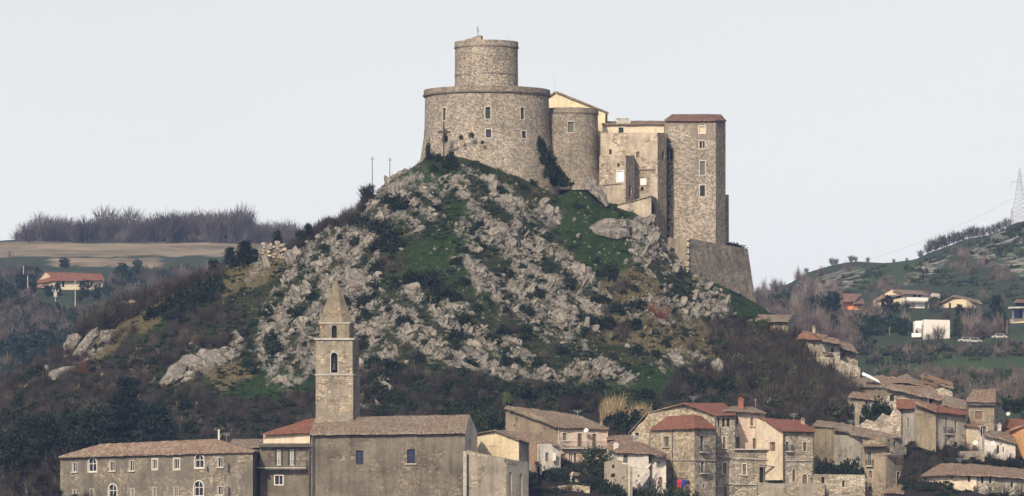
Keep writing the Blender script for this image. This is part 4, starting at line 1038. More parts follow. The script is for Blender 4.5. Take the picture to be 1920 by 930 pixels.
def tree_arr(seed, lev=4, spread=0.6, up=0.6, twigw=0.0022, ntw=34):
    """bare tree of height 1: trunk and limbs (prisms), twigs (slivers)"""
    r = np.random.default_rng(seed); mb = MB(); T = []
    def grow(p, d, L, rad, l):
        e = p + d * L; mb.bar(p, e, rad, 0, 4 if l else 5, rad * .68)
        if l >= 1:
            for k in range(ntw if l >= lev - 1 else ntw // 3):
                t = r.uniform(.15, 1.0); dd = d * .9 + Vector(r.normal(size=3)) * .55; dd.z += .25; dd.normalize(); T.append((p + d * L * t, p + d * L * t + dd * min(L, .13) * r.uniform(.5, 1.3)))
        if l >= lev - 1: return
        for k in range(int(r.integers(2, 5 - (l > 0)))):
            t = r.uniform(.45, 1.0) if k else 1.0
            dd = d * (.9 if k else 1.3) + Vector(r.normal(size=3)) * spread; dd.z += up * .6; dd.normalize()
            grow(p + d * L * t, dd, L * r.uniform(.55, .8), rad * .6, l + 1)
    grow(Vector((0, 0, -.03)), Vector((r.normal() * .04, r.normal() * .04, 1)).normalized(), r.uniform(.13, .2), .012, 0)
    A = np.array([t[0][:] for t in T]); B = np.array([t[1][:] for t in T]); q = np.cross(B - A, r.normal(size=A.shape)); q /= np.linalg.norm(q, axis=1)[:, None] + 1e-9; q *= twigw
    V = np.stack([A - q, A + q, B + q * .3, B - q * .3], 1).reshape(-1, 3)
    top = max(V[:, 2].max(), .5)
    mbv = [v / top for v in mb.v]; mb.v = mbv
    return mb, V / top, np.arange(len(V)).reshape(-1, 4)
def merged(name, arrs, place, mat, label, kind='stuff'):
    """one mesh of many plants: place rows (x, y, z, scale xy, scale z)"""
    Vs, Fs, Ts, o = [], [], [], 0
    for k, p in enumerate(place):
        V, Fc = arrs[int(rng.integers(len(arrs)))]; a = rng.uniform(0, 6.283); c, s = math.cos(a), math.sin(a)
        Q = np.empty_like(V); Q[:, 0] = (V[:, 0] * c - V[:, 1] * s) * p[3] + p[0]; Q[:, 1] = (V[:, 0] * s + V[:, 1] * c) * p[3] + p[1]; Q[:, 2] = V[:, 2] * p[4] + p[2]
        Vs.append(Q); Fs.append(Fc + o); o += len(V); Ts.append(np.full(len(V), rng.random() ** 1.6))
    if not Vs: return
    T_ = np.concatenate(Ts); return tag(link(name, np_mesh(name, np.concatenate(Vs), np.concatenate(Fs), mat, attr={'tone': np.stack([T_, T_, T_, T_ * 0 + 1], -1)})), label, kind=kind)
BUSH = [bush_arr(300 + i) for i in range(8)]; BUSH_LO = [bush_arr(340 + i, 12, 12, .2, .8) for i in range(8)]
def dome_arr(seed, n=230, w=.014):
    r = np.random.default_rng(seed); d = r.normal(size=(n, 3)); d[:, 2] = np.abs(d[:, 2]) * 1.1 + .15; d /= np.linalg.norm(d, axis=1)[:, None]
    R = r.uniform(.75, 1.1, (n, 1)) * np.array([.8, .8, 1.0]); t0 = r.uniform(.1, .75, (n, 1)); p0 = d * R * t0; p1 = d * R * np.minimum(1.12, t0 + r.uniform(.25, .5, (n, 1))) + r.normal(size=(n, 3)) * .07; p1[:, 2] = np.abs(p1[:, 2])
    q = np.cross(p1 - p0, r.normal(size=(n, 3))); q /= np.linalg.norm(q, axis=1)[:, None]; q *= w * r.uniform(.6, 1.5, (n, 1))
    V = np.stack([p0 - q, p0 + q, p1 + q * .3, p1 - q * .3], 1).reshape(-1, 3); return V, np.arange(len(V)).reshape(-1, 4)
TWIG = [dome_arr(400 + i) for i in range(10)]; TWIG_LO = [twig_arr(420 + i, 70, .022, .6) for i in range(8)]
TUFT = [tuft_arr(440 + i) for i in range(8)]
TREE = [tree_arr(500 + i) for i in range(7)]
BUSH_ME = {k: [np_mesh('evergreen_bush', *b, M[k]) for b in BUSH] for k in ('leaf_dark', 'leaf_mid', 'leaf_light')}
TWIG_ME = {k: [np_mesh('bare_shrub', *b, M[k]) for b in TWIG] for k in ('twig', 'twig_rust')}
def tree_me(tm, crown):
    out = []
    for i, (mb, V, Fc) in enumerate(TREE):
        me = bpy.data.meshes.new('trunk'); me.from_pydata([tuple(p) for p in mb.v], [], mb.f); me.materials.append(tm); me.update()
        out.append((me, np_mesh('crown', V, Fc, crown)))
    return out
def crest_arr(seed, n=420, w=.0055):
    r = np.random.default_rng(seed); a = r.uniform(0, 6.28, n); R = .30 * np.sqrt(r.random(n)); z0 = r.uniform(.10, .72, n); L = r.uniform(.12, .34, n)
    p0 = np.stack([np.cos(a) * R * (.35 + .65 * z0), np.sin(a) * R * (.35 + .65 * z0), z0 * (1 - .25 * R / .3)], -1); d = np.stack([np.cos(a) * R * 1.5, np.sin(a) * R * 1.5, np.ones(n)], -1) + r.normal(size=(n, 3)) * .28
    d /= np.linalg.norm(d, axis=1)[:, None]; p1 = p0 + d * L[:, None]; p1[:, 2] = np.minimum(p1[:, 2], 1 - .35 * (np.hypot(p1[:, 0], p1[:, 1]) / .45) ** 2 - .08 * r.random(n))
    q = np.cross(d, r.normal(size=(n, 3))); q /= np.linalg.norm(q, axis=1)[:, None]; q *= w * r.uniform(.6, 1.5, (n, 1))
    V = np.stack([p0 - q, p0 + q, p1 + q * .35, p1 - q * .35], 1).reshape(-1, 3); return V, np.arange(len(V)).reshape(-1, 4)
CREST_A = [crest_arr(700 + i) for i in range(7)]
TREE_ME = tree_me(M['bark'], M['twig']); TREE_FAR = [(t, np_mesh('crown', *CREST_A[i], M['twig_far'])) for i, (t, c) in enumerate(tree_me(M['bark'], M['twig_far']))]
def bare_tree(p, h, label, group=None, far=False, name='bare_tree', wide=1.0, v=None):
    t, c = (TREE_FAR if far else TREE_ME)[int(rng.integers(len(TREE))) if v is None else v]
    o = empty(name, p, label, 'tree', group); o.rotation_euler = (0, 0, rng.uniform(0, 6.28)); o.scale = (h * wide, h * wide, h)
    link('trunk', t, o); link('crown', c, o); return o
def bush(p, w, h, label, group=None, mat='leaf_dark', name='evergreen_bush', cat='bush', sink=.1):
    o = link(name, BUSH_ME[mat][int(rng.integers(len(BUSH)))], loc=(p[0], p[1], p[2] - sink * h), rot=(0, 0, rng.uniform(0, 6.28)), scale=(w, w, h)); return tag(o, label, cat, group)
# leafy trees: a tapered trunk with limbs inside a crown of leaf clumps
def leafy_parts(seed, crownmat, nc=60, n=34, size=.07, shape='round'):
    r = np.random.default_rng(seed); mb = MB(); C = []
    mb.bar((0, 0, -.05), (0.01, 0, .5), .032, 0, 6, .02)
    for k in range(14):
        a = r.uniform(0, 6.28); z = r.uniform(.22, .6); L = r.uniform(.18, .36)
        e = Vector((math.cos(a) * L, math.sin(a) * L, z + L * .7)); mb.bar((0, 0, z), e, .014, 0, 4, .005)
    for k in range(nc):
        a = r.uniform(0, 6.28)
        if shape == 'round':
            z = r.uniform(.28, .98); R = .36 * math.sqrt(max(.02, 1 - ((z - .6) / .42) ** 2)) * r.uniform(.35, 1.08)
        else:
            z = r.uniform(.08, 1.0); R = .24 * (1.04 - z) ** .8 * r.uniform(.4, 1.15) + .015
        C.append((math.cos(a) * R, math.sin(a) * R, z))
    V, Fc = leaves(r, np.array(C), (.052, .052, .045), n, size * .5)
    me = bpy.data.meshes.new('trunk'); me.from_pydata([tuple(p) for p in mb.v], [], mb.f); me.materials.append(M['bark']); me.update()
    return me, np_mesh('crown', V, Fc, M[crownmat])
LEAFY = {k: [leafy_parts(600 + i * 7 + j, m, shape=sh) for j in range(3)] for i, (k, m, sh) in enumerate([('dark', 'leaf_dark', 'round'), ('mid', 'leaf_mid', 'round'), ('pine', 'leaf_cedar', 'cone')])}
def leafy(p, w, h, label, kind='dark', group=None, name='evergreen_tree'):
    t, c = LEAFY[kind][int(rng.integers(3))]; o = empty(name, p, label, 'tree', group); o.rotation_euler = (0, 0, rng.uniform(0, 6.28)); k = w / (.8 if kind != 'pine' else .5)
    o.scale = (k, k, h); link('trunk', t, o); link('crown', c, o); return o

# -- ground cover of the castle hill
HILL = [(-10, 720), (120, 640), (270, 565), (480, 490), (560, 455), (620, 422), (690, 372), (790, 295), (900, 300), (1040, 370), (1120, 370), (1200, 395), (1260, 470), (1420, 566), (1500, 630), (1640, 750), (1640, 800), (1200, 780), (700, 775), (590, 800), (-10, 930)]
def covers(s): return {k: zone_mask(k, s[:, 0], s[:, 1]) > .5 for k in ZONE}
s = samp(HILL, 60000); zc = covers(s); n_ = fbm(s[:, 0] / 28, s[:, 1] / 28, 201, 3)
pl = lambda s, a, b, za=.8, zb=1.3, sink=0.03: [(q[2], q[3], q[4] - sink, w, w * rng.uniform(za, zb)) for q, w in zip(s, rng.uniform(a, b, len(s)))]
bare = zc['rock'] & (rockband(s[:, 0], s[:, 1]) > .485)
g = s[(~zc['straw']) & (~zc['brown']) & (~bare)][:24000]; merged('grass', TUFT, pl(g, .22, .6), M['blade'], 'short green grass covering the castle hill between the rocks')
g = s[(zc['straw'] & (rng.random(len(s)) < .8) & (n_ < .66)) | ((n_ > .57) & ~zc['green'] & (rng.random(len(s)) < .35))][:12000]; merged('dry_grass', TUFT, pl(g, .3, .75), M['straw'], 'straw coloured dry grass in patches on the hillside')
s = samp(HILL, 18000); zc = covers(s); n_ = fbm(s[:, 0] / 40, s[:, 1] / 26, 211, 3)
g = s[((n_ > .48) & ~zc['green'] & ~zc['straw']) | ((n_ > .56) & (zc['green'] | zc['straw']))]; g = g[~(covers(g)['rock'] & (rockband(g[:, 0], g[:, 1]) > .52))][:5600]; merged('undergrowth', BUSH_LO, pl(g, .22, .8, .6, 1.0), M['leaf_dark'], 'dark low evergreen undergrowth between the rocks and grass')
g = s[((n_ < .5) & zc['brown'] & (s[:, 1] > 640)) | ((n_ < .42) & ~zc['rock'] & ~zc['green'] & (rng.random(len(s)) < .3))]
g = np.concatenate([g, samp(ZONE['brown'][0], 1700), samp(ZONE['brown'][1], 1300), samp(ZONE['brown'][2], 380), samp(ZONE['brown'][3], 280)])
g = g[fbm(g[:, 0] / 36, g[:, 1] / 22, 231, 3) < .56]
merged('bare_scrub', TWIG, pl(g, .9, 1.9, .9, 1.5), M['twig'], 'purple brown leafless scrub massed over the flanks of the hill')
g = np.concatenate([samp(ZONE['brown'][0], 900), samp(ZONE['brown'][1], 750), samp(ZONE['brown'][2], 1500), samp(ZONE['brown'][3], 800)])
g = g[fbm(g[:, 0] / 36, g[:, 1] / 22, 231, 3) > .42]
merged('olive_scrub', BUSH_LO, pl(g[::2], .5, 1.2, .6, 1.1), M['leaf_mid'], 'olive green scrub mixed through the leafless slopes')
merged('green_scrub', BUSH_LO, pl(g, .5, 1.4, .6, 1.1), M['leaf_dark'], 'dark green brambles scattered through the leafless scrub')
g = samp([(1490, 628), (1580, 700), (1640, 750), (1560, 790), (1440, 760), (1380, 700), (1360, 640)], 900); merged('bare_thicket', TWIG, pl(g, 1.3, 2.4, 1.1, 1.8), M['twig'], 'tall dense leafless thicket on the right flank of the hill')
vil = samp([(990, 800), (1320, 800), (1320, 930), (990, 930)], 500); vil2 = samp([(1600, 740), (1925, 770), (1925, 930), (1690, 930), (1690, 860)], 900)
merged('garden_scrub', TWIG, pl(np.concatenate([vil[::2], vil2[::2]]), .7, 1.5, .9, 1.5), M['twig'], 'leafless scrub in the gaps between the village houses')
merged('garden_undergrowth', BUSH_LO, pl(np.concatenate([vil[1::2], vil2[1::2]]), .5, 1.2, .7, 1.2), M['leaf_dark'], 'dark low bushes in the gaps between the village houses')
g = []
for k in range(70):
    px = rng.uniform(1384, 1494); q = at_depth(px, rng.uniform(952, 963)); g.append((q.x, q.y, q.z, rng.uniform(.9, 1.4), rng.uniform(.9, 1.7)))
merged('bare_thicket', TWIG, g, M['twig'], 'leafless thicket hiding the foot of the plain stone house under the bastion')
g = samp([(1340, 620), (1480, 625), (1600, 720), (1640, 760), (1560, 790), (1440, 770), (1370, 700)], 420); g = g[fbm(g[:, 0] / 26, g[:, 1] / 18, 261, 3) > .5]
merged('olive_thicket', BUSH_LO, [(q[2], q[3], q[4] + .9, w, w) for q, w in zip(g, rng.uniform(.9, 1.9, len(g)))], M['leaf_mid'], 'olive green bushes breaking up the leafless thicket on the right flank')
# shrubs on the left ridge line, standing against the valley
xs = rng.uniform(150, 420, 260); ys = np.interp(xs, _rx, _ry) + rng.uniform(-1, 14, 260); X, Y, Z, ok = cast(xs, ys + 3)
merged('ridge_scrub', TWIG, [(X[i], Y[i], Z[i], w, w * rng.uniform(1.1, 1.9)) for i, w in enumerate(rng.uniform(.9, 2.0, 260) * np.interp(xs, [150, 230, 330, 420], [1.3, 1.6, 1.0, .8])) if ok[i]], M['twig'], 'leafless brown scrub along the left ridge of the hill')
xs = rng.uniform(540, 690, 170); ys = np.interp(xs, _rx, _ry) + rng.uniform(-1, 10, 170); X, Y, Z, ok = cast(xs, ys + 4)
merged('ridge_thicket', TWIG, [(X[i], Y[i] + 1.5, Z[i], w, w * rng.uniform(1.0, 1.6)) for i, w in enumerate(rng.uniform(1.0, 2.2, 170)) if ok[i]], M['twig'], 'purple leafless thicket on the skyline left of the castle')
# single dark bushes: (px, row of the foot, half width px, height px)
def near(px, py):
    if py > 690: return 'at the foot of the castle hill'
    if px < 480: return 'on the left flank of the hill'
    if px < 700: return 'among the rocks behind the bell tower'
    if py < 420 and px < 1060: return 'just under the round keep'
    if px < 1060: return 'on the middle of the rocky slope'
    return 'on the slope below the square towers'
DARK = [(285, 597, 20, 24), (305, 592, 22, 28), (325, 582, 22, 34), (345, 574, 22, 38), (358, 576, 18, 32), (378, 552, 18, 30), (395, 554, 22, 36), (408, 548, 15, 28), (372, 566, 18, 26), (335, 594, 15, 24), (390, 566, 16, 24), (362, 590, 14, 20), (318, 600, 14, 18), (402, 532, 12, 20),
        (750, 388, 24, 24), (730, 384, 12, 16), (842, 318, 18, 26), (815, 322, 11, 14), (716, 440, 22, 28), (728, 464, 26, 34), (708, 470, 15, 20), (800, 540, 26, 32), (770, 532, 18, 24), (825, 560, 24, 26), (852, 568, 15, 18), (868, 610, 18, 24), (800, 575, 14, 18),
        (440, 672, 12, 18), (464, 688, 12, 18), (348, 768, 17, 26), (500, 598, 14, 20), (520, 560, 10, 12), (688, 600, 14, 20), (672, 612, 9, 18), (756, 618, 16, 22), (735, 700, 26, 26), (700, 690, 20, 24), (1160, 590, 20, 24), (1112, 612, 24, 24), (1140, 618, 18, 22), (1186, 618, 20, 22), (1100, 632, 14, 14),
        (590, 425, 12, 16), (660, 425, 10, 14), (610, 470, 12, 14), (640, 452, 9, 12), (480, 700, 10, 14), (1010, 690, 18, 22), (965, 690, 14, 16), (905, 720, 18, 20), (1010, 560, 12, 18), (950, 590, 10, 14), (985, 590, 14, 20), (900, 430, 10, 12), (1000, 350, 8, 14), (905, 470, 9, 12),
        (990, 745, 26, 26), (1040, 740, 24, 26), (1080, 752, 28, 30), (1120, 735, 18, 20), (920, 760, 20, 20), (960, 770, 22, 24), (1180, 800, 30, 36), (1150, 798, 20, 24), (1210, 745, 20, 18), (1250, 752, 18, 16), (780, 745, 22, 22), (840, 740, 24, 24), (700, 750, 18, 20), (880, 690, 16, 20), (860, 640, 20, 20), (1300, 720, 22, 22), (1340, 735, 24, 24), (1395, 700, 20, 22), (1280, 700, 14, 14), (1410, 740, 24, 26),
        (30, 690, 22, 34), (60, 712, 20, 26), (20, 800, 24, 40), (90, 820, 26, 50), (60, 840, 22, 34), (40, 760, 20, 24), (128, 800, 20, 36), (145, 832, 22, 34), (100, 760, 14, 18), (10, 850, 18, 30), (130, 842, 24, 40), (300, 800, 20, 36), (320, 820, 18, 30), (352, 812, 16, 26), (415, 800, 14, 20), (480, 790, 16, 20), (640, 640, 12, 14), (575, 610, 12, 14), (545, 590, 10, 12), (700, 560, 12, 14)]
for q in samp([(600, 430), (700, 380), (900, 420), (1040, 480), (1180, 520), (1300, 600), (1280, 690), (900, 710), (560, 690), (480, 640)], 200)[:80]:
    k_ = rng.uniform(7, 17); DARK.append((q[0], q[1], k_, k_ * rng.uniform(1.0, 1.4)))
for px, py, w, h in DARK:
    p = on_hill(px, py); k = p.y / F; bush(p, w * k * 1.12, h * k * 1.0, 'dark round evergreen bush ' + near(px, py), 'dark bushes ' + near(px, py))
for px, py, w, h in [(1382, 464, 16, 12), (1370, 460, 12, 9)]:
    bush(W(px, py, 1002), w * .1, h * .1, 'green bush growing along the top of the bastion wall', 'bushes on the bastion top', 'leaf_dark', sink=.3)
for px, py, w, h in [(1014, 272, 8, 16), (1018, 286, 10, 18), (1026, 300, 12, 20), (1020, 304, 9, 18), (1034, 314, 12, 20), (1042, 326, 12, 18), (1030, 328, 11, 20), (1052, 338, 12, 18), (1040, 344, 12, 18), (1062, 346, 11, 14)]:
    Y = 986.8 if px < 1032 else 989; bush(W(px, py, Y), w * .11, h * .12, 'dark ivy bush climbing the corner between keep and round tower', 'ivy bushes beside the keep')
for px, py, w, h in [(834, 262, 5, 22), (803, 292, 6, 30), (864, 260, 5, 9), (884, 256, 6, 10), (846, 294, 9, 12), (822, 300, 10, 14), (905, 268, 4, 6)]:
    bush(W(px, py, 985.3 - (0 if py > 280 else -1)), w * .1, h * .1, 'dark ivy tuft clinging to the left foot of the keep', 'ivy tufts on the keep foot', 'leaf_mid' if py < 265 else 'leaf_dark')
for px, py, w, h in [(1238, 602, 24, 30), (1222, 592, 12, 20)]:
    p = on_hill(px, py); tag(link('rusty_shrub', TWIG_ME['twig_rust'][1], loc=p, scale=(w * .13, w * .13, h * .11)), 'rust red leafless shrub on the slope below the bastion', 'shrub', 'rust red shrubs below the bastion')
p = on_hill(155, 704); tag(link('rusty_shrub', TWIG_ME['twig_rust'][2], loc=p, scale=(1.9, 1.9, 3.0)), 'rust red leafless shrub on the far left shoulder', 'shrub')
# conifers on the left ridge
for px, py, w, h in [(432, 500, 17, 36), (458, 497, 22, 44), (474, 494, 15, 30), (505, 470, 14, 34), (520, 472, 14, 38), (545, 466, 18, 36), (562, 462, 14, 30), (578, 450, 12, 30), (400, 515, 13, 30)]:
    X, Y, Z, ok = cast([px], [py + 3]); leafy((X[0], Y[0] + 1, Z[0]), w * .17, h * .105, 'dark green conifer standing on the left ridge line', 'pine' if h > 33 else 'dark', 'conifers on the left ridge', 'conifer')
p = on_hill(688, 396); p = at_depth(688, p.y + 4); lt = bare_tree((p.x, p.y, p.z - .3), 5.6, 'single leafless tree on the skyline left of the keep', wide=1.0); link('twigs', np_mesh('twigs', *crest_arr(740, 420, .006), M['twig']), lt)
# two slim poles on the skyline
for px, y0, y1, lab in ((698, 293, 366, 'taller dark utility pole on the skyline beside the leafless tree'), (731, 295, 340, 'shorter thin utility pole on the skyline nearer the keep')):
    p = on_hill(px, y1 + 3); mb = MB(); top = W(px, y0, p.y + 1); mb.bar((top.x, p.y + 1, p.z - 1), top, .11, r2=.08); mb.bar(top - Vector((.5, 0, .5)), top + Vector((.5, 0, -.5)), .05)
    tag(mb.build('utility_pole', M['dark_wood'], origin=(top.x, p.y + 1, p.z)), lab, 'pole')
# the small ruined wall on the left ridge
mb = MB(); p = on_hill(236, 600); c = Vector((p.x, p.y, p.z))
for k in range(60): mb.box(c + Vector((random.uniform(-1.6, 1.6), random.uniform(-.4, .4), random.uniform(-.6, 2.7) )), (random.uniform(.2, .4), random.uniform(.2, .3), random.uniform(.12, .22)))
tag(mb.build('ruined_wall', M['stone_grey'], origin=c), 'small broken dry stone wall on the left ridge', 'ruin')
mb = MB(); 
for k in range(90):
    px = random.uniform(492, 535); q = on_hill(px, 484); mb.box(Vector((q.x, q.y + random.uniform(-.3, .3), q.z + random.uniform(-.5, 2.5))), (random.uniform(.2, .45), .3, random.uniform(.12, .25)))
tag(mb.build('ruined_wall', M['stone_grey'], origin=on_hill(512, 486)), 'longer broken stone wall below the conifers on the skyline', 'ruin')
# the big cedar and its neighbours above the convent roof
def cedar(p, w, h, label):
    r = np.random.default_rng(int(p.x * 100) & 0xffff); mb = MB(); mb.bar((0, 0, -.5), (0, 0, h * .97), h * .02, 0, 8, h * .006); C = []
    for k in range(110):
        z = h * r.uniform(.12, .98); a = r.uniform(0, 6.28); L = w * (1.06 - z / h) ** .75 * r.uniform(.55, 1.1) + .3
        e = Vector((math.cos(a) * L, math.sin(a) * L, z + L * .06)); mb.bar((0, 0, z - .2), e, .07, 0, 4, .02)
        for t in np.linspace(.25, 1, 7): C.append((e.x * t, e.y * t, z + L * .06 * t))
    V, Fc = leaves(r, np.array(C), (.6, .6, .22), 26, .2, .3)
    o = empty('cedar_tree', p, label, 'tree'); me = bpy.data.meshes.new('trunk'); me.from_pydata([tuple(q) for q in mb.v], [], mb.f); me.materials.append(M['bark']); link('trunk', me, o); link('crown', np_mesh('crown', V, Fc, M['leaf_cedar']), o)
cedar(at_depth(238, 862), 5.6, 13.5, 'tall dark cedar with level branches behind the convent roof')
cedar(at_depth(292, 858), 4.4, 9.5, 'shorter dark cedar beside the tall one behind the convent')
leafy(at_depth(195, 866), 8.0, 9.0, 'broad dark evergreen tree left of the tall cedar', 'dark'); leafy(at_depth(155, 872), 6.5, 7.5, 'dark evergreen tree above the left end of the convent roof', 'dark')
for px, Y, w, h, lab in [(86, 850, 7, 9, 'dark evergreen tree at the left edge of the convent slope'), (22, 846, 7, 8, 'dark evergreen tree cut by the left picture edge'), (60, 880, 6, 6.5, 'smaller dark evergreen tree among brown scrub')]:
    leafy(at_depth(px, Y), w, h, lab, 'dark')
for px, Y, h in [(20, 815, 7.5), (50, 820, 8), (80, 812, 7), (104, 835, 8.5), (8, 840, 7), (66, 838, 7), (36, 800, 6), (95, 805, 6), (130, 880, 6)]:
    bare_tree(at_depth(px, Y), h, 'leafless brown tree on the slope left of the convent', 'leafless trees left of the convent', wide=1.2)
g = []
for k in range(260): 
    q = at_depth(rng.uniform(-20, 118), rng.uniform(790, 860)); g.append((q.x, q.y, q.z, rng.uniform(1, 2.2), rng.uniform(1.2, 3.2)))
merged('bare_scrub', TWIG, g, M['twig'], 'leafless brown scrub in the lower left corner beside the convent')
# tall straw reeds
rd = [twig_arr(470 + i, 60, .018, .26) for i in range(4)]
g = []
for k in range(46):
    px = rng.uniform(1132, 1215); q = on_hill(px, 792 - rng.uniform(0, 6)); g.append((q.x, q.y, q.z, rng.uniform(1.3, 2.2), rng.uniform(2.2, 3.6) * (1.1 if px < 1165 else .8)))
merged('reeds', rd, g, M['reed'], 'tall pale straw reeds standing behind the village roofs')

# ------------------------------------------------------------------ woods and trees on the far hills
def farpts(zf, poly, n, y0, y1):
    xs = [p[0] for p in poly]; ys = [p[1] for p in poly]; px = rng.uniform(min(xs), max(xs), n); py = rng.uniform(min(ys), max(ys), n); k = inpoly(px, py, poly)
    X, Y, Z, ok = cast_far(zf, px[k], py[k], y0, y1); return np.stack([px[k], py[k], X, Y, Z], -1)[ok]
def fz(a, y0, y1): return lambda poly, n: farpts(a, poly, n, y0, y1)
FL = fz(field_z, 1100, 2420); ST = fz(stony_z, 1090, 2000)
def pl2(s, a, b, za, zb): return [(q[2], q[3], q[4] - .3, w, rng.uniform(za, zb)) for q, w in zip(s, rng.uniform(a, b, len(s)))]
# skyline trees: the front row one by one, those behind as a mass
fr = [(32, 6), (44, 9), (54, 13), (66, 12), (78, 14), (88, 15), (98, 13), (108, 12), (118, 14), (128, 12), (140, 12), (150, 13), (160, 14), (172, 14), (182, 13), (193, 16), (200, 17), (210, 16), (220, 13), (236, 14), (246, 17), (256, 17), (266, 16)] + [(float(x), float(rng.uniform(14.5, 18))) for x in np.arange(276, 470, 7.5)] + [(float(x), float(rng.uniform(12, 15.5))) for x in np.arange(470, 640, 8)]
for px, h in fr:
    Y = rng.uniform(2240, 2330); X = (px - 960) * Y / F; z = float(field_z(np.array([X]), np.array([Y]))[0])
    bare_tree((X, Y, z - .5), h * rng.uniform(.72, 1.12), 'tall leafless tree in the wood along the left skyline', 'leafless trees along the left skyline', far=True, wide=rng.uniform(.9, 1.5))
X, Y, Z, ok = cast_far(field_z, [6], [450], 1900, 2330); leafy((X[0], 2280, float(field_z(X, np.array([2280.]))[0])), 5.5, 7.5, 'small rounded leafy tree at the far left of the skyline', 'mid', name='round_tree')
TA = CREST_A
g = []
for k in range(190):
    px = rng.uniform(150, 780)
    if px < 300 and rng.random() < .6: continue; Yq = rng.uniform(2330, 2420); Xq = (px - 960) * Yq / F; z = float(field_z(np.array([Xq]), np.array([2320.]))[0]); h = rng.uniform(8, 15) * (.7 + .6 * float(vn(px / 22., 3.3, 881))) * np.interp(px, [60, 190, 260, 480, 760], [.55, .75, 1, .9, .8]); g.append((Xq, Yq, z - 2, h * .8, h))
merged('wood', TA, g, M['twig_far'], 'hazy mass of leafless wood behind the skyline trees')
s = FL([(30, 432), (200, 425), (640, 430), (640, 456), (30, 452)], 1100); merged('wood_undergrowth', TWIG, pl2(s, 2.5, 5.5, 3, 7), M['twig_far'], 'brown leafless undergrowth at the foot of the skyline wood')
s = FL([(90, 436), (640, 432), (640, 455), (90, 452)], 260); merged('wood_bushes', BUSH_LO, pl2(s, 2, 4.5, 2, 4), M['leaf_dark'], 'dark bushes along the upper edge of the pale field')
s = FL([(-10, 512), (60, 506), (250, 518), (330, 506), (480, 500), (460, 540), (330, 566), (180, 640), (120, 660), (-10, 720)], 1500); nn = fbm(s[:, 0] / 40, s[:, 1] / 20, 301, 3)
hs = ~((s[:, 0] > 60) & (s[:, 0] < 205) & (s[:, 1] > 500) & (s[:, 1] < 584))
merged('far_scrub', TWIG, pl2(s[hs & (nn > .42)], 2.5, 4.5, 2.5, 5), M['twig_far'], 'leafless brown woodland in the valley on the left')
merged('far_bushes', BUSH_LO, pl2(s[hs & (nn < .52)], 2, 4.2, 2.2, 4.2), M['leaf_dark'], 'dark evergreen woodland in the valley on the left')
for px, py, w, h, kind in [(92, 562, 22, 30, 'dark'), (108, 556, 18, 26, 'pine'), (160, 566, 26, 42, 'dark'), (182, 566, 24, 36, 'dark'), (146, 572, 20, 30, 'mid'), (200, 560, 20, 28, 'mid'), (62, 556, 18, 32, 'dark'), (40, 545, 20, 34, 'dark'), (120, 505, 24, 24, 'dark'), (230, 520, 24, 30, 'dark'), (60, 520, 16, 24, 'mid'), (258, 516, 22, 30, 'mid'), (15, 560, 22, 30, 'mid')]:
    X, Y, Z, ok = cast_far(field_z, [px], [py], 1200, 2300); k = Y[0] / F
    leafy((X[0], Y[0], Z[0] - .5), w * k, h * k, 'hazy dark tree standing around the long red roofed house', kind, 'trees around the long red roofed house')
# right hill
def crest_tree(p, h):
    o = empty('bare_tree', p, 'leafless tree on the crest of the stony hill', 'tree', 'leafless trees on the stony hill crest'); o.rotation_euler = (0, 0, rng.uniform(0, 6.28)); t, c = TREE_FAR[int(rng.integers(len(TREE)))]
    o.scale = (h * 1.3, h * 1.3, h); link('trunk', t, o); cr = link('crown', CREST[int(rng.integers(len(CREST)))], o)
CREST = []
for i_ in range(5): CREST.append(np_mesh('crown', *crest_arr(720 + i_, 260, .008), M['twig_far']))
for px, py, h in [(1560, 497, 20), (1568, 497, 16), (1596, 491, 18), (1604, 491, 14), (1627, 491, 14), (1512, 512, 14), (1740, 477, 26), (1748, 474, 34), (1756, 472, 30), (1766, 469, 36), (1775, 465, 30), (1788, 459, 34), (1796, 456, 28), (1805, 452, 26), (1816, 450, 30), (1826, 447, 32), (1834, 446, 24), (1844, 444, 26), (1856, 440, 24), (1866, 437, 26), (1876, 432, 26), (1888, 428, 28), (1726, 481, 20), (1700, 488, 9), (1676, 492, 10)]:
    Yq = 1942.; Xq = (px - 960) * Yq / F; z = float(stony_z(np.array([Xq]), np.array([Yq]))[0]); crest_tree((Xq, Yq, z - .3), h * .194)
s = ST([(1415, 560), (1500, 528), (1600, 500), (1720, 495), (1930, 420), (1930, 570), (1415, 600)], 900); nn = fbm(s[:, 0] / 40, s[:, 1] / 24, 311, 3)
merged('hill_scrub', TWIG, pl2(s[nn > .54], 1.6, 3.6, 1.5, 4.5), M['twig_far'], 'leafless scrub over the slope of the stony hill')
merged('hill_bushes', BUSH_LO, pl2(s[nn < .47], 1.0, 2.6, 1, 2.6), M['leaf_mid'], 'dark low bushes over the slope of the stony hill')
s = ST([(1415, 545), (1500, 520), (1600, 600), (1740, 588), (1930, 590), (1930, 625), (1790, 650), (1640, 665), (1500, 700), (1430, 600)], 1100); nn = fbm(s[:, 0] / 34, s[:, 1] / 20, 321, 3)
keep_ = ~(((s[:, 0] > 1630) & (s[:, 0] < 1745) & (s[:, 1] > 540) & (s[:, 1] < 600)) | ((s[:, 0] > 1755) & (s[:, 0] < 1850) & (s[:, 1] > 550) & (s[:, 1] < 605)) | ((s[:, 0] > 1700) & (s[:, 0] < 1800) & (s[:, 1] > 595) & (s[:, 1] < 660)) | ((s[:, 0] > 1560) & (s[:, 0] < 1630) & (s[:, 1] > 550) & (s[:, 1] < 600)) | ((s[:, 0] > 1630) & (s[:, 0] < 1710) & (s[:, 1] > 630) & (s[:, 1] < 670)) | (s[:, 0] > 1880))
s = s[keep_]; nn = nn[keep_]
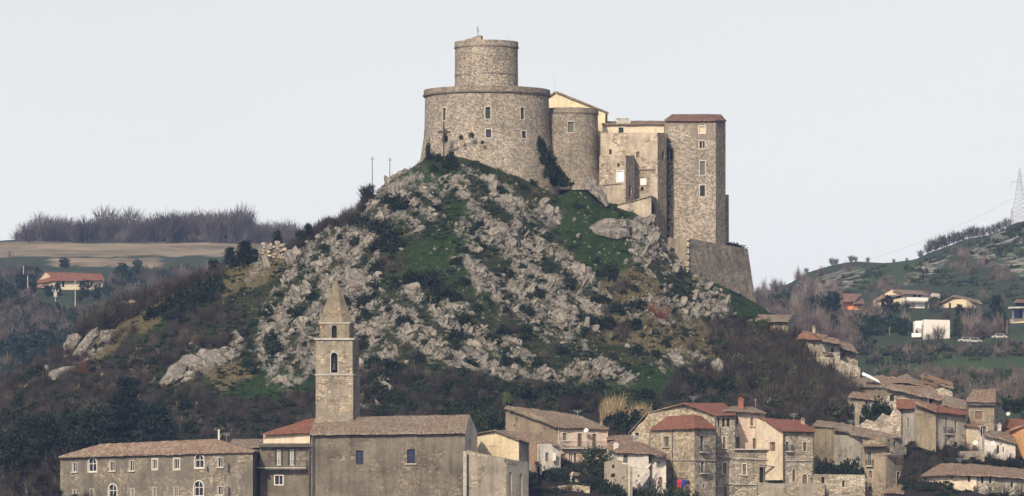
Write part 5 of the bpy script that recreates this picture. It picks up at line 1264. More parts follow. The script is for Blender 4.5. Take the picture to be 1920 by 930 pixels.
merged('hamlet_scrub', TWIG, pl2(s[nn > .52], 2, 4.2, 2.5, 6.5), M['twig_far'], 'leafless brown woodland around the hamlet on the right')
merged('hamlet_bushes', BUSH_LO, pl2(s[nn < .5], 1.6, 3.4, 1.8, 4.5), M['leaf_dark'], 'dark evergreen bushes around the hamlet on the right')
s = ST([(1600, 660), (1930, 650), (1930, 670), (1640, 690)], 160); s2 = ST([(1640, 700), (1930, 705), (1930, 760), (1760, 760)], 420)
merged('meadow_bushes', BUSH_LO, pl2(np.concatenate([s, s2[::2]]), 1.2, 2.8, 1.2, 3.0), M['leaf_mid'], 'olive bushes along the edges of the green meadow'); merged('meadow_scrub', TWIG, pl2(np.concatenate([s[::2], s2[1::2]]), 1.8, 3.4, 2, 4.5), M['twig_far'], 'leafless scrub below the green meadow')
for px, py, w, h, kind in [(1562, 592, 38, 46, 'dark'), (1548, 596, 24, 34, 'dark'), (1664, 586, 28, 34, 'dark'), (1680, 590, 20, 26, 'dark'), (1700, 590, 20, 22, 'mid'), (1752, 590, 26, 34, 'mid'), (1800, 600, 22, 30, 'dark'), (1822, 610, 24, 34, 'dark'), (1868, 590, 28, 40, 'dark'), (1850, 620, 26, 36, 'dark'), (1640, 622, 30, 32, 'dark'), (1620, 640, 30, 34, 'dark'), (1690, 630, 26, 30, 'dark'), (1880, 620, 22, 26, 'dark'), (1795, 640, 24, 44, 'mid')]:
    X, Y, Z, ok = cast_far(stony_z, [px], [py], 1200, 1900); k = Y[0] / F
    leafy((X[0], Y[0], Z[0] - .5), w * k, h * k, 'hazy dark tree growing between the hamlet houses on the right', kind, 'trees between the hamlet houses')
for px, py, h in [(1760, 645, 46), (1742, 650, 34), (1720, 652, 24), (1815, 600, 34), (1830, 602, 36), (1775, 605, 34), (1810, 640, 40), (1835, 640, 44), (1590, 650, 40), (1560, 655, 46), (1530, 640, 44), (1470, 580, 30), (1450, 590, 40), (1430, 580, 32)]:
    X, Y, Z, ok = cast_far(stony_z, [px], [py], 1200, 1900); bare_tree((X[0], Y[0], Z[0] - .3), h * Y[0] / F, 'leafless tree growing among the hamlet houses on the right', 'leafless trees among the hamlet houses', far=True, wide=1.1)

# the same scrub carries on over the slopes just outside the picture
def spread(zf, x0, x1, y0, y1, n, skip):
    X = rng.uniform(x0, x1, n); Y = rng.uniform(y0, y1, n); Z = zf(X, Y); px, py = proj(X, Y, Z); k = ~skip(px, py) & (fbm(X / 60, Y / 60, 951, 3) > .45)
    return [(a, b, c - .3, w, w * rng.uniform(.8, 1.6)) for a, b, c, w in zip(X[k], Y[k], Z[k], rng.uniform(1.8, 4.2, k.sum()))]
inL = lambda px, py: (px > -15) & (px < 660) & (py > 440) | (px > 60) & (px < 205) & (py > 500) & (py < 600)
inR = lambda px, py: (px > 1405) & (px < 1935)
gl = spread(field_z, -330, 130, 1200, 2500, 4200, inL); gr = spread(stony_z, 40, 320, 1100, 2100, 2600, inR)
merged('slope_scrub', TWIG, gl[::2] + gr[::2], M['twig_far'], 'leafless scrub on the far slopes beside and behind the castle hill'); merged('slope_bushes', BUSH_LO, gl[1::2] + gr[1::2], M['leaf_dark'], 'dark bushes on the far slopes beside and behind the castle hill')
# ------------------------------------------------------------------ the village
def o(**k): return k
# -- convent: long grey plastered building
h = House('convent', 'long weathered grey plaster convent with two rows of white framed windows', 'convent', 300, 960, 812)
wf = o(frame='frame_white', fw=0.07, sash=1, bars=1, bw=.04, sill=1); wa = o(arch=1, frame='frame_white', fw=0.17, sash=1, bars=1, cross=1, bw=.05)
ws = o(frame='frame', fw=0.26, sash=1, bars=1, bw=.04)
A_, B_ = (113, 826), (474, 800)
h.wall(A_, B_, 854, 846, 985, 'convent', wins=[(136, 144.5, 868, 885, wf), (166, 181, 859, 884, wa), (206, 215.5, 866, 883, wf), (243, 251.5, 864, 883, wf), (286.5, 294.5, 862, 879, ws), (326.5, 336, 861, 879, ws), (365.5, 382, 852, 877, wa), (408, 418, 858, 876, wf),
    (136.5, 143.5, 918, 936, wf), (169, 176, 917, 935, wf), (204, 219, 908, 936, wa), (245, 251.5, 916, 934, wf), (286, 293, 914, 932, wf), (326.5, 334, 913, 931, wf), (364, 381, 902, 930, wa), (408, 418, 912, 928, wf)])
h.wall((474, 800), (489, 812), 846, 847, 985, 'church'); h.close([(113, 826, 854), (474, 800, 846), (489, 812, 847)], 10, 985)
h.roof([(110, 855.5, 825.2), (477, 845.5, 799.2), (404, 823, 808), (188, 832.5, 822)], 'tile_old', .25, .05); h.roof([(477, 845.5, 799.2), (492, 847, 812.5), (440, 832, 822), (404, 823, 808)], 'tile_mossy', .25, .05)
h.roof([(188, 832.5, 822), (404, 823, 808), (440, 832, 822), (150, 846, 836)], 'tile_old', .2, .03); h.roof([(110, 855.5, 825.2), (188, 832.5, 822), (150, 846, 836), (112, 857, 836)], 'tile_old', .2, .03)
for x, a, b, Y in ((389, 874, 885, 806), (428, 868, 886, 803), (429, 914, 932, 803)):
    mb = MB(); mb.bar(W(x, b, Y - .4), W(x, a, Y - .4), .12, 0, 6); mb.build('wall_bracket', M['dark_metal'], h.root)
mb = MB(); mb.box(W(293, 921.5, 812.3), (2.6, .06, .05), 0, (26, -1.87 * 1.1, 0)); 
h.done()
mb = MB(); mb.bar(W(410.5, 828, 808.5), W(410.5, 806, 808.5), .16, 0, 8); mb.bar(W(410.5, 807, 808.5), W(410.5, 805.5, 808.5), .22, 0, 8); mb.build('flue', M['white_paint'], h.root)
# -- low roof between convent and balcony house
h = House('outbuilding', 'low flat brown roofed outbuilding behind the right end of the convent', 'outbuilding', 462, 900, 816)
h.wall((430, 818), (494, 816), 835, 836, 985, 'church').close([(430, 818, 835), (494, 816, 836)], 6, 985)
h.roof([(428, 835.5, 817), (495, 836.5, 815.2), (494, 823, 824), (436, 823, 824)], 'tile_mossy', .25); h.done()
# -- balcony house
h = House('balcony_house', 'narrow plaster house with a red roof and an iron balcony beside the church', 'house', 533, 930, 805)
fd = o(frame='frame_white', fw=.06, sash=1, bars=1, bw=.07, shut='open', shutmat='shutter_green', name='french_window')
h.wall((487, 806), (584, 804), 831, 831, 985, 'church', wins=[(519, 526.5, 843.5, 872, fd), (543.5, 551, 843.5, 872, fd), (516, 530, 892, 908, o(frame='frame_white', fw=.18, bars=1, bw=.05))])
h.wall((494, 807), (581, 805), 812, 810, 836, 'cream'); h.close([(494, 807, 812), (581, 805, 810)], 8, 850); h.close([(487, 806, 831), (584, 804, 831)], 8, 985)
h.roof([(490, 813, 806), (583, 809, 804.2), (590, 783, 812), (560, 791, 813.5)], 'tile_red', .2, .03)
h.flush(); h.roof([(486, 835, 805), (585, 834, 803), (585, 829.5, 806), (486, 830.5, 808)], 'gutter', .3, .02)
sA, sB = W(486, 876.5, 805.4), W(577.5, 876.5, 803.6); u_ = (sB - sA).normalized()
balcony(h, lambda s_, z, off=0.0: Vector((sA.x + u_.x * s_ + u_.y * off, sA.y + u_.y * s_ - u_.x * off, z)), 0, (sB - sA).length, sA.z, (u_.x, u_.y), 1.1)
h.pipe(580, 836, 950, 803.6, r=.13); h.done()
# -- church
h = House('church', 'big plain grey plastered church nave with a long mossy tiled roof', 'church', 730, 960, 800)
h.wall((583, 801), (872, 799), 812, 809, 985, 'church', wins=[(667, 681.5, 844.5, 871, o(pane='glass_blue', deep=.35, sash=1, bars=1, cross=1, bw=.04, barmat='dark_metal')), (763, 778.5, 842.5, 869, o(pane='glass_blue', deep=.35, sash=1, bars=1, cross=1, bw=.04, barmat='dark_metal', sill=1))])
h.wall((872, 799), (895, 815), 809, 812, 985, 'white', tops=[(881, 778)], wins=[(879.5, 882.5, 822, 841, o(pane='hole'))])
h.close([(583, 801, 812), (872, 799, 809), (895, 815, 812)], 2, 985)
h.roof([(580, 813, 800.2), (873.5, 809.8, 798.2), (881.5, 777.5, 806.4), (591, 783, 808.6)], 'tile_mossy', .25, .05, .8); h.roof([(591, 783, 808.6), (881.5, 777.5, 806.4), (897, 812, 816), (590, 812, 818)], 'tile_mossy', .2, .03)
h.pipe(586.5, 814, 960, 800.4, r=.12); h.pipe(872, 846, 960, 798.5, 'concrete', r=.3); h.done()
# -- bell tower
h = House('bell_tower', 'square stone bell tower with a pointed eight sided spire behind the church roof', 'bell tower', 632, 790, 806)
def stage(x0, xc, x1, y0, y1, Y, d, mat, wins=(), w2=()):
    h.wall((x0, Y), (xc, Y), y0, y0, y1, mat, wins=wins); h.wall((xc, Y), (x1, Y + d), y0, y0 + .2, y1, mat, wins=w2); h.close([(x0, Y, y0), (xc, Y, y0), (x1, Y + d, y0)], .8, y1, cap=.02)
stage(592, 662, 674.5, 704, 800, 806, 6.2, 'belfry'); 
stage(592, 661, 673, 636.5, 702, 806.1, 6.0, 'belfry', wins=[(620.5, 633, 661, 699, o(arch=1, deep=.7, pane='hole', name='belfry_opening', frame='frame', fw=.12))], w2=[(667, 670, 664, 697, o(arch=1, deep=.4, pane='hole', name='belfry_opening'))])
stage(599.5, 655, 664, 605, 635, 807, 4.6, 'spire', wins=[(622, 631.5, 610, 634, o(arch=1, deep=.6, pane='hole', name='belfry_opening'))])
h.done()
def cornice(x0, xc, x1, y, Y, d, t, ov):
    mb = MB(); a, b, c = W(x0, y, Y), W(xc, y, Y), W(x1, y, Y + d)
    a2 = a + Vector((c.x - b.x, d, 0))
    P = [a + Vector((-ov, -ov, 0)), b + Vector((ov, -ov, 0)), c + Vector((ov, ov, 0)), a2 + Vector((-ov, ov, 0))]; Q = [p + Vector((0, 0, t)) for p in P]
    mb.face(Q); mb.face(P[::-1])
    for i in range(4): mb.face([P[i], P[(i + 1) % 4], Q[(i + 1) % 4], Q[i]])
    mb.build('cornice', M['concrete'], h.root)
cornice(592, 661.5, 674, 704, 806, 6.2, .2, .16); cornice(592, 661, 673, 637.5, 806.1, 6.0, .3, .28); cornice(599.5, 655, 664, 607, 807, 4.6, .22, .15)
cl = W(626.5, 700, 805.8); mb = MB()
mb.bar(cl + Vector((-.3, .35, 2.0)), cl + Vector((.35, .35, 2.0)), .05); prev = None
for z, r in ((.55, .36), (.7, .3), (1.2, .22), (1.5, .16), (1.7, .05)):
    ring = [cl + Vector((r * math.cos(k * .785), .6 + r * math.sin(k * .785), z)) for k in range(8)]
    if prev:
        for k in range(8): mb.face([prev[k], prev[(k + 1) % 8], ring[(k + 1) % 8], ring[k]])
    prev = ring
mb.build('bell', M['dark_metal'], h.root)
mb = MB(); c0 = W(630, 605, 809.6); ht_ = (605 - 526) * 809 / F; prof = [(0, 2.85), (.12, 2.45), (.5, 1.55), (.62, 1.3), (.72, .95), (.9, .5), (1.0, .22)]; prev = None
for t, r in prof:
    ring = [c0 + Vector((r * math.cos(k * math.pi / 4 + math.pi / 8), r * math.sin(k * math.pi / 4 + math.pi / 8), ht_ * t)) + Vector((random.uniform(-.05, .05), random.uniform(-.05, .05), 0)) for k in range(8)]
    if prev:
        for k in range(8): mb.face([prev[k], prev[(k + 1) % 8], ring[(k + 1) % 8], ring[k]])
    prev = ring
mb.face(prev); mb.build('spire', M['spire'], h.root)
# -- yellow house and stone house right of the church
h = House('yellow_house', 'yellow plastered house with a pale side wall next to the church gable', 'house', 940, 930, 812)
h.wall((893, 820), (973, 810), 812, 824.5, 985, 'yellow', tops=[(926, 806.5)], wins=[(917, 931.5, 835.5, 855, o(pane='far_cream', deep=.1))])
h.wall((973, 810), (992, 814), 824.5, 830, 985, 'pale_grey', wins=[(976.5, 979, 849, 869, o(pane='glass'))]).close([(893, 820, 812), (973, 810, 824.5), (992, 814, 830)], 8, 985)
h.roof([(891, 812.5, 819.4), (927, 805.6, 814.6), (940, 806.5, 824), (903, 812, 828)], 'tile_mossy', .16, .03); h.roof([(927, 805.6, 814.6), (974, 824, 808.9), (994, 830.5, 813.4), (940, 806.5, 824)], 'tile_mossy', .16, .03); h.done()
h = House('stone_annex', 'rough stone walled annex with two tall arched niches in its pale side', 'house', 930, 950, 800)
h.wall((871, 799.6), (950, 797), 843.5, 862, 985, 'stone_plaster', tops=[(878, 844)])
h.wall((950, 797), (991, 801), 862, 866, 985, 'pale_grey', wins=[(954.5, 960, 885, 975, o(arch=1, deep=.35, pane='far_grey')), (974, 980, 888, 975, o(arch=1, deep=.35, pane='far_grey'))]).close([(871, 799.6, 843.5), (950, 797, 862), (991, 801, 866)], 6, 985, cap=.1)
h.roof([(946, 862.5, 796.4), (974, 870, 802), (972, 866, 806), (946, 859, 801)], 'gutter', .15, .02); h.done()
# -- long brown house with pink front
h = House('brown_house', 'bare brown walled house with a crumbling tile roof and pink balcony front', 'house', 1045, 870, 846)
h.wall((948, 852), (1046, 842), 764, 799, 960, 'sandy', tops=[(953, 762.5), (1000, 776)], wins=[(963, 965.5, 796, 800, o(pane='hole'))])
pw = o(frame='frame', fw=.14, pane='wood', bars=1, bw=.03, barmat='dark_wood', name='french_window')
h.wall((1046, 842), (1140, 845), 800.5, 803, 960, 'pink', wins=[(1055, 1062, 811.5, 826, o(frame='frame', fw=.14, pane='shutter', sill=1)), (1083, 1091, 812.5, 837.5, pw), (1110.5, 1118, 813.5, 838, pw), (1052, 1060, 851, 873, o(pane='wood', name='door')), (1067, 1074, 849, 873, o(pane='glass', sash=1, bars=1, barmat='frame_white', bw=.05)), (1076.5, 1080.5, 850, 873, o(pane='hole', name='door'))])
h.close([(948, 852, 764), (1046, 842, 800), (1140, 845, 803)], 10, 960)
h.roof([(1044, 799.5, 841), (1142.5, 803, 844.4), (1084, 778, 854), (1000, 766, 856)], 'tile_mossy', .18, .09, .7); h.roof([(946, 764, 851.2), (1044, 799.5, 841), (1000, 766, 856), (950, 761, 858)], 'tile_mossy', .18, .09, .7); h.roof([(1084, 778, 854), (1142.5, 803, 844.4), (1142.5, 803, 858), (1084, 778, 860)], 'tile_mossy', .15, .05)
def strip_balcony(x0, x1, y, Ya, Yb, d, solid=None):
    a, b = W(x0, y, Ya), W(x1, y, Yb); u = (b - a).normalized()
    return balcony(h, lambda s_, z, off=0.0: Vector((a.x + u.x * s_ + u.y * off, a.y + u.y * s_ - u.x * off, z)), 0, (b - a).length, a.z, (u.x, u.y), d, solid)
strip_balcony(1050, 1141, 840, 842.2, 845.2, 1.1); strip_balcony(1021, 1081, 875.5, 840, 843, 1.6); h.pipe(1047.5, 801, 845, 842, 'frame')
mb = MB(); c = W(1127.6, 800, 846); mb.bar(c, c + Vector((0, 0, .5)), .35, 0, 6, .3); mb.bar(c + Vector((0, 0, .5)), c + Vector((0, 0, 1.15)), .3, 0, 6, .02); mb.build('chimney', M['tile_old'], h.root); h.done()
def dish(p, r, label, group=None, tilt=.5, side=-.3, mat='white_paint'):
    mb = MB(); n = Vector((side, -1, tilt)).normalized(); u = n.cross(Vector((0, 0, 1))).normalized(); w = u.cross(n); p = Vector(p)
    R = lambda q, d: [p + (u * math.cos(k * math.pi / 8) + w * math.sin(k * math.pi / 8)) * q + n * d for k in range(16)]
    a, b, c = R(r, .12 * r), R(r * .6, -.1 * r), R(.05, -.18 * r)
    for A, B in ((a, b), (b, c)):
        for k in range(16): mb.face([A[k], A[(k + 1) % 16], B[(k + 1) % 16], B[k]])
    mb.bar(p - n * .05, p - n * .35 + Vector((0, .15, -.25)), .03); mb.bar(p + n * .05 - w * r * .9, p + n * r * .9, .015); mb.bar(p + n * r * .85, p + n * r * 1.0, .05, 0, 6)
    return tag(mb.build('satellite_dish', M[mat], origin=p), label, 'satellite dish', group)
dish(W(1099, 807, 842.2), .40, 'white satellite dish under the eave of the pink balcony front')
# -- house with salmon corner
h = House('salmon_house', 'low house with a salmon orange corner and an old tiled roof', 'house', 1010, 900, 832)
h.wall((985, 838), (1008, 832), 829, 832, 960, 'salmon', wins=[(987, 989, 857, 872, o(pane='wood'))])
h.wall((1008, 832), (1051, 834), 832, 833.5, 960, 'white', wins=[(1022.6, 1028, 849, 864.5, o(frame='frame', fw=.1, pane='shutter'))]).close([(985, 838, 829), (1008, 832, 832), (1051, 834, 833.5)], 5, 960)
h.roof([(984, 830, 836.5), (1052, 834.5, 832), (1010, 812, 842), (943, 806.5, 846)], 'tile_old', .16, .07, .7)
mb = MB(); c = W(1039, 857, 832.6); mb.box(c, (.28, .2, .55)); mb.box(c + Vector((0, 0, .65)), (.38, .25, .07)); mb.build('wall_shrine', M['frame_white'], h.root)
h.pipe(1008.5, 833, 870, 831.6, 'frame'); h.done()
h = House('garden_shrine', 'narrow white arched niche under a small tiled canopy in the bushes', 'shrine', 1010, 910, 826)
h.wall((1004, 826), (1016.5, 826), 870, 870, 960, 'white', wins=[(1007, 1012.5, 874, 903, o(arch=1, frame='frame_white', fw=.1, pane='hole', deep=.3))]).close([(1004, 826, 870), (1016.5, 826, 870)], .8, 960, cap=.02)
h.roof([(1002, 869.5, 825.2), (1014, 868.5, 825.2), (1013, 864, 826.6), (1003, 865, 826.6)], 'tile_old', .1, .02); h.done()
h = House('terrace_wall', 'rough stone terrace wall below the bushes left of the lamp post', 'wall', 1066, 940, 812)
h.wall((1027, 813), (1106, 811), 914, 912, 985, 'stone', tops=[(1048, 911), (1075, 909)]).close([(1027, 813, 914), (1106, 811, 912)], .8, 985, cap=-.05).done()
h = House('garden_shed', 'tiny grey shed with a pale pipe on the bushy terrace', 'shed', 1078, 905, 820)
h.wall((1069, 820), (1087, 820), 892, 890, 930, 'stone_grey', wins=[(1073, 1078, 898, 912, o(pane='shutter_green'))]).close([(1069, 820, 892), (1087, 820, 890)], 2, 930)
h.roof([(1067, 892, 819.2), (1089, 890, 819.2), (1087, 885, 823), (1069, 886, 823)], 'tile_old', .1, .05); h.done()
mb = MB(); mb.bar(W(1071, 897, 819.4), W(1073, 887, 819.4), .12, 0, 6); mb.bar(W(1073, 887, 819.4), W(1075, 885, 819.4), .14, 0, 6); mb.build('flue', M['frame_white'], h.root)
# -- white house with outer stair
h = House('white_house', 'small white house with a brown tiled roof and an outside stair', 'house', 1195, 920, 822)
h.wall((1141, 828), (1157, 822), 842, 845.5, 985, 'white'); h.wall((1157, 822), (1216, 820), 846, 848.5, 985, 'white', wins=[(1168.5, 1177, 852.5, 868, o(pane='shutter', bars=1, bw=.03, barmat='dark_wood')), (1196, 1199, 890, 894, o(pane='hole'))])
h.wall((1216, 822.2), (1249, 820.4), 852, 853, 985, 'white', wins=[(1217, 1221, 854, 880, o(pane='hole', name='door', deep=.5)), (1231, 1238, 864.5, 876.5, o(frame='frame_white', fw=.1, pane='shutter')), (1235, 1242, 894, 913, o(arch=1, pane='wood', frame='frame', fw=.1, name='door')), (1217, 1220, 902, 911, o(pane='hole'))])
h.close([(1141, 828, 842), (1157, 822, 845.5), (1216, 820, 848.5), (1249, 820.4, 853)], 6, 985)
h.roof([(1154, 846.5, 821), (1217, 849.5, 819.2), (1203, 829, 830), (1163, 824, 830)], 'tile_old', .16, .07, .7); h.flush(); h.roof([(1139, 842.5, 827.2), (1154, 846.5, 821), (1163, 824, 830), (1141, 829, 834)], 'tile_old', .16, .05); h.flush(); h.roof([(1217, 849.5, 819.6), (1250, 854, 819.5), (1250, 850, 826), (1203, 829, 830)], 'tile_old', .16, .05)
h.flush(); h.roof([(1229, 857, 818.4), (1249.5, 856, 818.4), (1249, 851.5, 820.6), (1230, 852, 820.6)], 'gutter', .08, .02)
h.chimney(1155, 833, 844, 824, .75, 'white', 'frame_white')
mb = MB()
for k in range(9):
    x = 1197 + k * 2.4; y = 908 - k * 3.4; mb.box(W(x, y + 6, 818.8), (.12, .7, .55))
mb.build('stair', M['white'], h.root)
a, b = W(1193, 901, 818), W(1219, 869, 818); mb = MB(); mb.face([W(1193, 905, 818), W(1220, 872, 818), W(1220, 867, 818), W(1193, 900, 818)]); mb.face([W(1193, 897, 818), W(1220, 862, 818), W(1220, 862, 818.3), W(1193, 897, 818.3)]); mb.build('stair_parapet', M['white'], h.root); h.done()
h = House('ruined_shed', 'low tumbledown stone shed in front of the white house', 'shed', 1160, 930, 812)
h.wall((1133, 815), (1186, 812), 866, 876, 985, 'stone_plaster', tops=[(1152, 861), (1165, 864)], wins=[(1147, 1152, 871, 878, o(pane='hole')), (1145, 1153, 888, 895, o(pane='hole'))]).close([(1133, 815, 866), (1186, 812, 876)], 3, 985).done()
h = House('back_roof', 'low lean-to with a pale ridge between the pink front and the octagonal house', 'lean-to', 1165, 845, 842)
h.wall((1138, 842), (1186, 840), 822, 824, 960, 'stone_grey').close([(1138, 842, 822), (1186, 840, 824)], 5, 960)
h.roof([(1137, 823, 841), (1188, 825, 839), (1187, 816, 847), (1139, 815, 848)], 'tile_old', .15, .05); h.done()
# lamp post
mb = MB(); b = at_depth(1179.6, 808); t = W(1179.6, 872, 808); mb.bar(b - Vector((0, 0, 2)), t, .11, 0, 8, .08); mb.bar(t, t + Vector((-.7, -.4, .25)), .05); mb.box(t + Vector((-.8, -.45, .22)), (.3, .14, .07))
tag(mb.build('street_lamp', M['frame_white'], origin=b), 'tall pale street lamp post before the white house', 'street lamp')
# -- big stone house with angled front
h = House('angled_stone_house', 'big stone house with an angled front and bright red hipped roof', 'house', 1290, 925, 826)
h.wall((1181, 850), (1343, 838), 812, 778, 960, 'stone', tops=[(1186, 806), (1208, 788), (1217, 773), (1281.5, 757)], wins=[(1191, 1198.5, 811, 817.5, o(pane='hole', frame='frame', fw=.1))])
sw = o(frame='frame', fw=.10, pane='shutter', bars=1, bw=.03, barmat='dark_wood', sill=1)
h.wall((1219.5, 832), (1302, 822), 803.5, 800.5, 985, 'stone', wins=[(1244, 1254.5, 818.5, 837.5, sw), (1223, 1225.5, 819, 823, o(pane='hole'))])
bw_ = o(frame='frame', fw=.08, pane='shutter', bars=1, bw=.03, barmat='dark_wood', name='french_window', balcony=(.35, .55), bal_d=.7)
h.wall((1302, 822), (1342, 826), 800.5, 801, 985, 'stone_grey', wins=[(1312.5, 1319.5, 817, 846, bw_), (1313.8, 1320, 865.5, 886, dict(bw_, frame='frame_white')), (1317, 1320.5, 908, 915, o(arch=1, frame='frame', fw=.14, pane='hole')), (1331, 1333, 833, 837, o(pane='hole'))])
h.close([(1181, 850, 812), (1208, 848, 788), (1281, 842, 757), (1343, 838, 778)], 14, 960); h.close([(1219.5, 832, 803.5), (1302, 822, 800.5), (1342, 826, 801)], 8, 985)
h.roof([(1217, 804.8, 831.5), (1303.5, 801.5, 820.6), (1301, 777, 832), (1251, 780.5, 836)], 'tile_red', .2, .03); h.roof([(1303.5, 801.5, 820.6), (1344, 802.8, 825.4), (1317, 781, 836), (1301, 777, 832)], 'tile_red', .2, .03)
h.flush(); h.roof([(1281.5, 755, 841.3), (1344.5, 778, 837), (1380, 774.5, 845), (1358, 755.5, 856)], 'tile_red', .2, .04); h.roof([(1213, 773.5, 847.5), (1281.5, 755, 841.3), (1358, 755.5, 856), (1240, 770, 862)], 'tile_old', .2, .04); h.roof([(1178, 812, 849.5), (1213, 773.5, 847.5), (1240, 770, 862), (1186, 808, 864)], 'tile_old', .2, .04)
h.pipe(1260.5, 804, 980, 827, r=.08); h.pipe(1342, 780, 980, 830, r=.09)
h.plank('string_course', (1221, 863, 831.6), (1302, 862.5, 821.8), .14, .12, 'concrete'); h.plank('string_course', (1302, 862.5, 821.8), (1342, 863.5, 825.8), .14, .12, 'concrete')
mb = MB(); a, b = W(1257, 898.5, 824.4), W(1291, 897, 821.2); mb.bar(a, b, .03); mb.face([W(1257, 899.5, 824.9), W(1291, 898, 821.6), W(1291, 896.5, 822.6), W(1257, 897.5, 826)]); mb.build('awning', M['gutter'], h.root); h.done()
for i, (x0, x1, y1, m, lab) in enumerate([(1265, 1269, 911, 'cloth_dark', 'dark cloth hanging leftmost on the drying line'), (1269.5, 1274, 915, 'cloth_red', 'crimson cloth on the drying line beside the dark cloth'), (1274.3, 1277.8, 913, 'cloth_red', 'smaller crimson cloth in the middle of the drying line'), (1278.5, 1283, 914, 'cloth_blue', 'deep blue cloth on the drying line'), (1283.4, 1287, 909, 'cloth_blue', 'short blue cloth at the right end of the drying line')]):
    mb = MB(); Yt = 824.6 - (x0 - 1257) * .094
    for k in range(5):
        for j in range(4):
            q = lambda a, b_: W(x0 + (x1 - x0) * a / 5, 899 + (y1 - 899) * b_ / 4, Yt - .12 + .05 * math.sin(a * 2.2 + i) * b_ / 4)
            mb.face([q(k, j + 1), q(k + 1, j + 1), q(k + 1, j), q(k, j)])
    tag(mb.build('hanging_cloth', M[m], origin=W(x0, 899, Yt)), lab, 'laundry', 'laundry on the drying line')
# -- loggia house
h = House('loggia_house', 'tall grey stone house with three small arches under its red eave', 'house', 1360, 930, 832)
ww = o(frame='frame_white', fw=.12, pane='wood', sill=1)
h.wall((1342.5, 832), (1378, 833), 778.5, 778.5, 985, 'stone_grey', wins=[(1345.8, 1349.2, 784, 800, o(arch=1, pane='hole')), (1354, 1359, 784, 800, o(arch=1, pane='hole')), (1363, 1368, 784, 800, o(arch=1, pane='hole')), (1355, 1360.5, 819, 840, ww), (1355, 1362.5, 867.5, 888, ww), (1356, 1363, 912, 935, o(pane='wood', frame='frame', fw=.08))])
h.wall((1378, 833), (1470, 834), 843, 843, 985, 'stone_grey', wins=[(1392, 1399, 870, 890, ww), (1424, 1432, 876, 905, o(pane='hole', deep=.5, name='opening')), (1433, 1449, 876, 905, o(pane='shutter', deep=.4, name='opening')), (1464, 1469.5, 884, 904, o(pane='dark_wood', name='door')), (1465, 1468.5, 873, 879, o(pane='hole', arch=1))])  # grey and dark opening panes stand in for shade of the terrace recess
h.close([(1342.5, 832, 778.5), (1378, 833, 778.5)], 8, 985); h.close([(1378, 833, 843), (1470, 834, 843)], 3, 985, cap=.02)
h.roof([(1341, 778.5, 831), (1379.5, 776.5, 832), (1379, 770, 842), (1342, 771, 842)], 'tile_red', .16, .03)
h.plank('ledge', (1376, 842.4, 832.6), (1470, 842.6, 833.5), .2, .5, 'concrete'); h.plank('awning_beam', (1424, 872, 832), (1456, 875.5, 832), .12, .5, 'gutter'); h.plank('string_course', (1343, 855, 831.9), (1470, 864, 833.8), .1, .1, 'concrete'); h.plank('string_course', (1343, 906, 831.9), (1420, 908.5, 833.2), .1, .1, 'concrete'); h.done()
# -- pink house
h = House('pink_house', 'tall pale pink plastered house with brown shuttered windows', 'house', 1402, 850, 838)
pk = o(frame='frame', fw=.12, pane='wood', sill=1)
h.wall((1371, 838), (1434, 839), 774.5, 774, 900, 'pink', wins=[(1379, 1384, 780.5, 796, pk), (1407, 1412, 783, 798.5, pk), (1380, 1386.5, 819, 840, pk), (1411.5, 1418, 822, 841.5, pk)]).close([(1371, 838, 774.5), (1434, 839, 774)], 7, 900)
h.roof([(1355, 768.5, 836.6), (1437.5, 773.5, 837.6), (1413, 763.5, 845), (1372, 761, 845)], 'tile_mossy', .14, .06)
h.chimney(1389, 748, 768, 841, .8, 'brickred', 'brickred'); h.done()
mb = MB(); p = W(1416.6, 764, 843); mb.bar(p, W(1416.6, 747, 843), .03); mb.bar(W(1413.6, 750, 843), W(1419.6, 749, 843), .025); mb.bar(W(1414.6, 753, 843), W(1418.6, 752, 843), .025)
tag(mb.build('antenna', M['metal'], origin=p), 'thin television antenna on the pink house roof', 'antenna')
# -- house with long red roof
h = House('red_roof_house', 'two storey stone house with a long bright red roof sloping right', 'house', 1490, 920, 828)
h.wall((1418, 836), (1468, 830), 784, 805.5, 900, 'cream', wins=[(1444, 1453, 829.5, 844.5, o(pane='wood', frame='wood', fw=.06)), (1437, 1439, 826, 829, o(pane='hole'))])
rw = o(frame='frame', fw=.08, pane='wood', bars=1, bw=.03, barmat='dark_wood')
h.wall((1468, 830), (1527, 832), 806.5, 807, 985, 'stone_grey', wins=[(1473, 1479, 828, 845, dict(rw, pane='shutter', balcony=(.2, .5), bal_d=.7)), (1505.5, 1512.5, 829, 846, dict(rw, frame='frame_white')), (1485.5, 1491.5, 880, 902, rw), (1504, 1513.5, 889, 912, o(arch=1, frame='frame_white', fw=.1, pane='wood', name='door'))])
h.close([(1418, 836, 784), (1468, 830, 805.5), (1527, 832, 807)], 5, 985)
h.roof([(1466, 806.5, 828.9), (1530, 808, 831), (1503, 788, 841), (1420, 782.5, 836.6)], 'tile_red', .18, .03); h.pipe(1469, 807, 910, 829.6, r=.1); h.pipe(1525, 808, 900, 831.6, r=.07)
h.plank('string_course', (1470, 864, 829.8), (1526, 864, 831.8), .1, .1, 'concrete'); h.chimney(1505, 786, 797, 837, .6, 'stone_plaster'); h.done()
h = House('retaining_wall', 'long patchy stone retaining wall below the red roofed houses', 'wall', 1480, 940, 826)
h.wall((1421, 829), (1546, 826.5), 906, 907, 985, 'stone_plaster').close([(1421, 829, 906), (1546, 826.5, 907)], 2.2, 985, cap=.02)
h.wall((1524, 829), (1622, 828), 889, 890, 985, 'stone_grey', wins=[(1540, 1546, 894, 906, o(pane='hole', arch=1)), (1579, 1583, 901, 912, o(pane='hole'))]).close([(1524, 829, 889), (1622, 828, 890)], 5, 985, cap=.02).done()
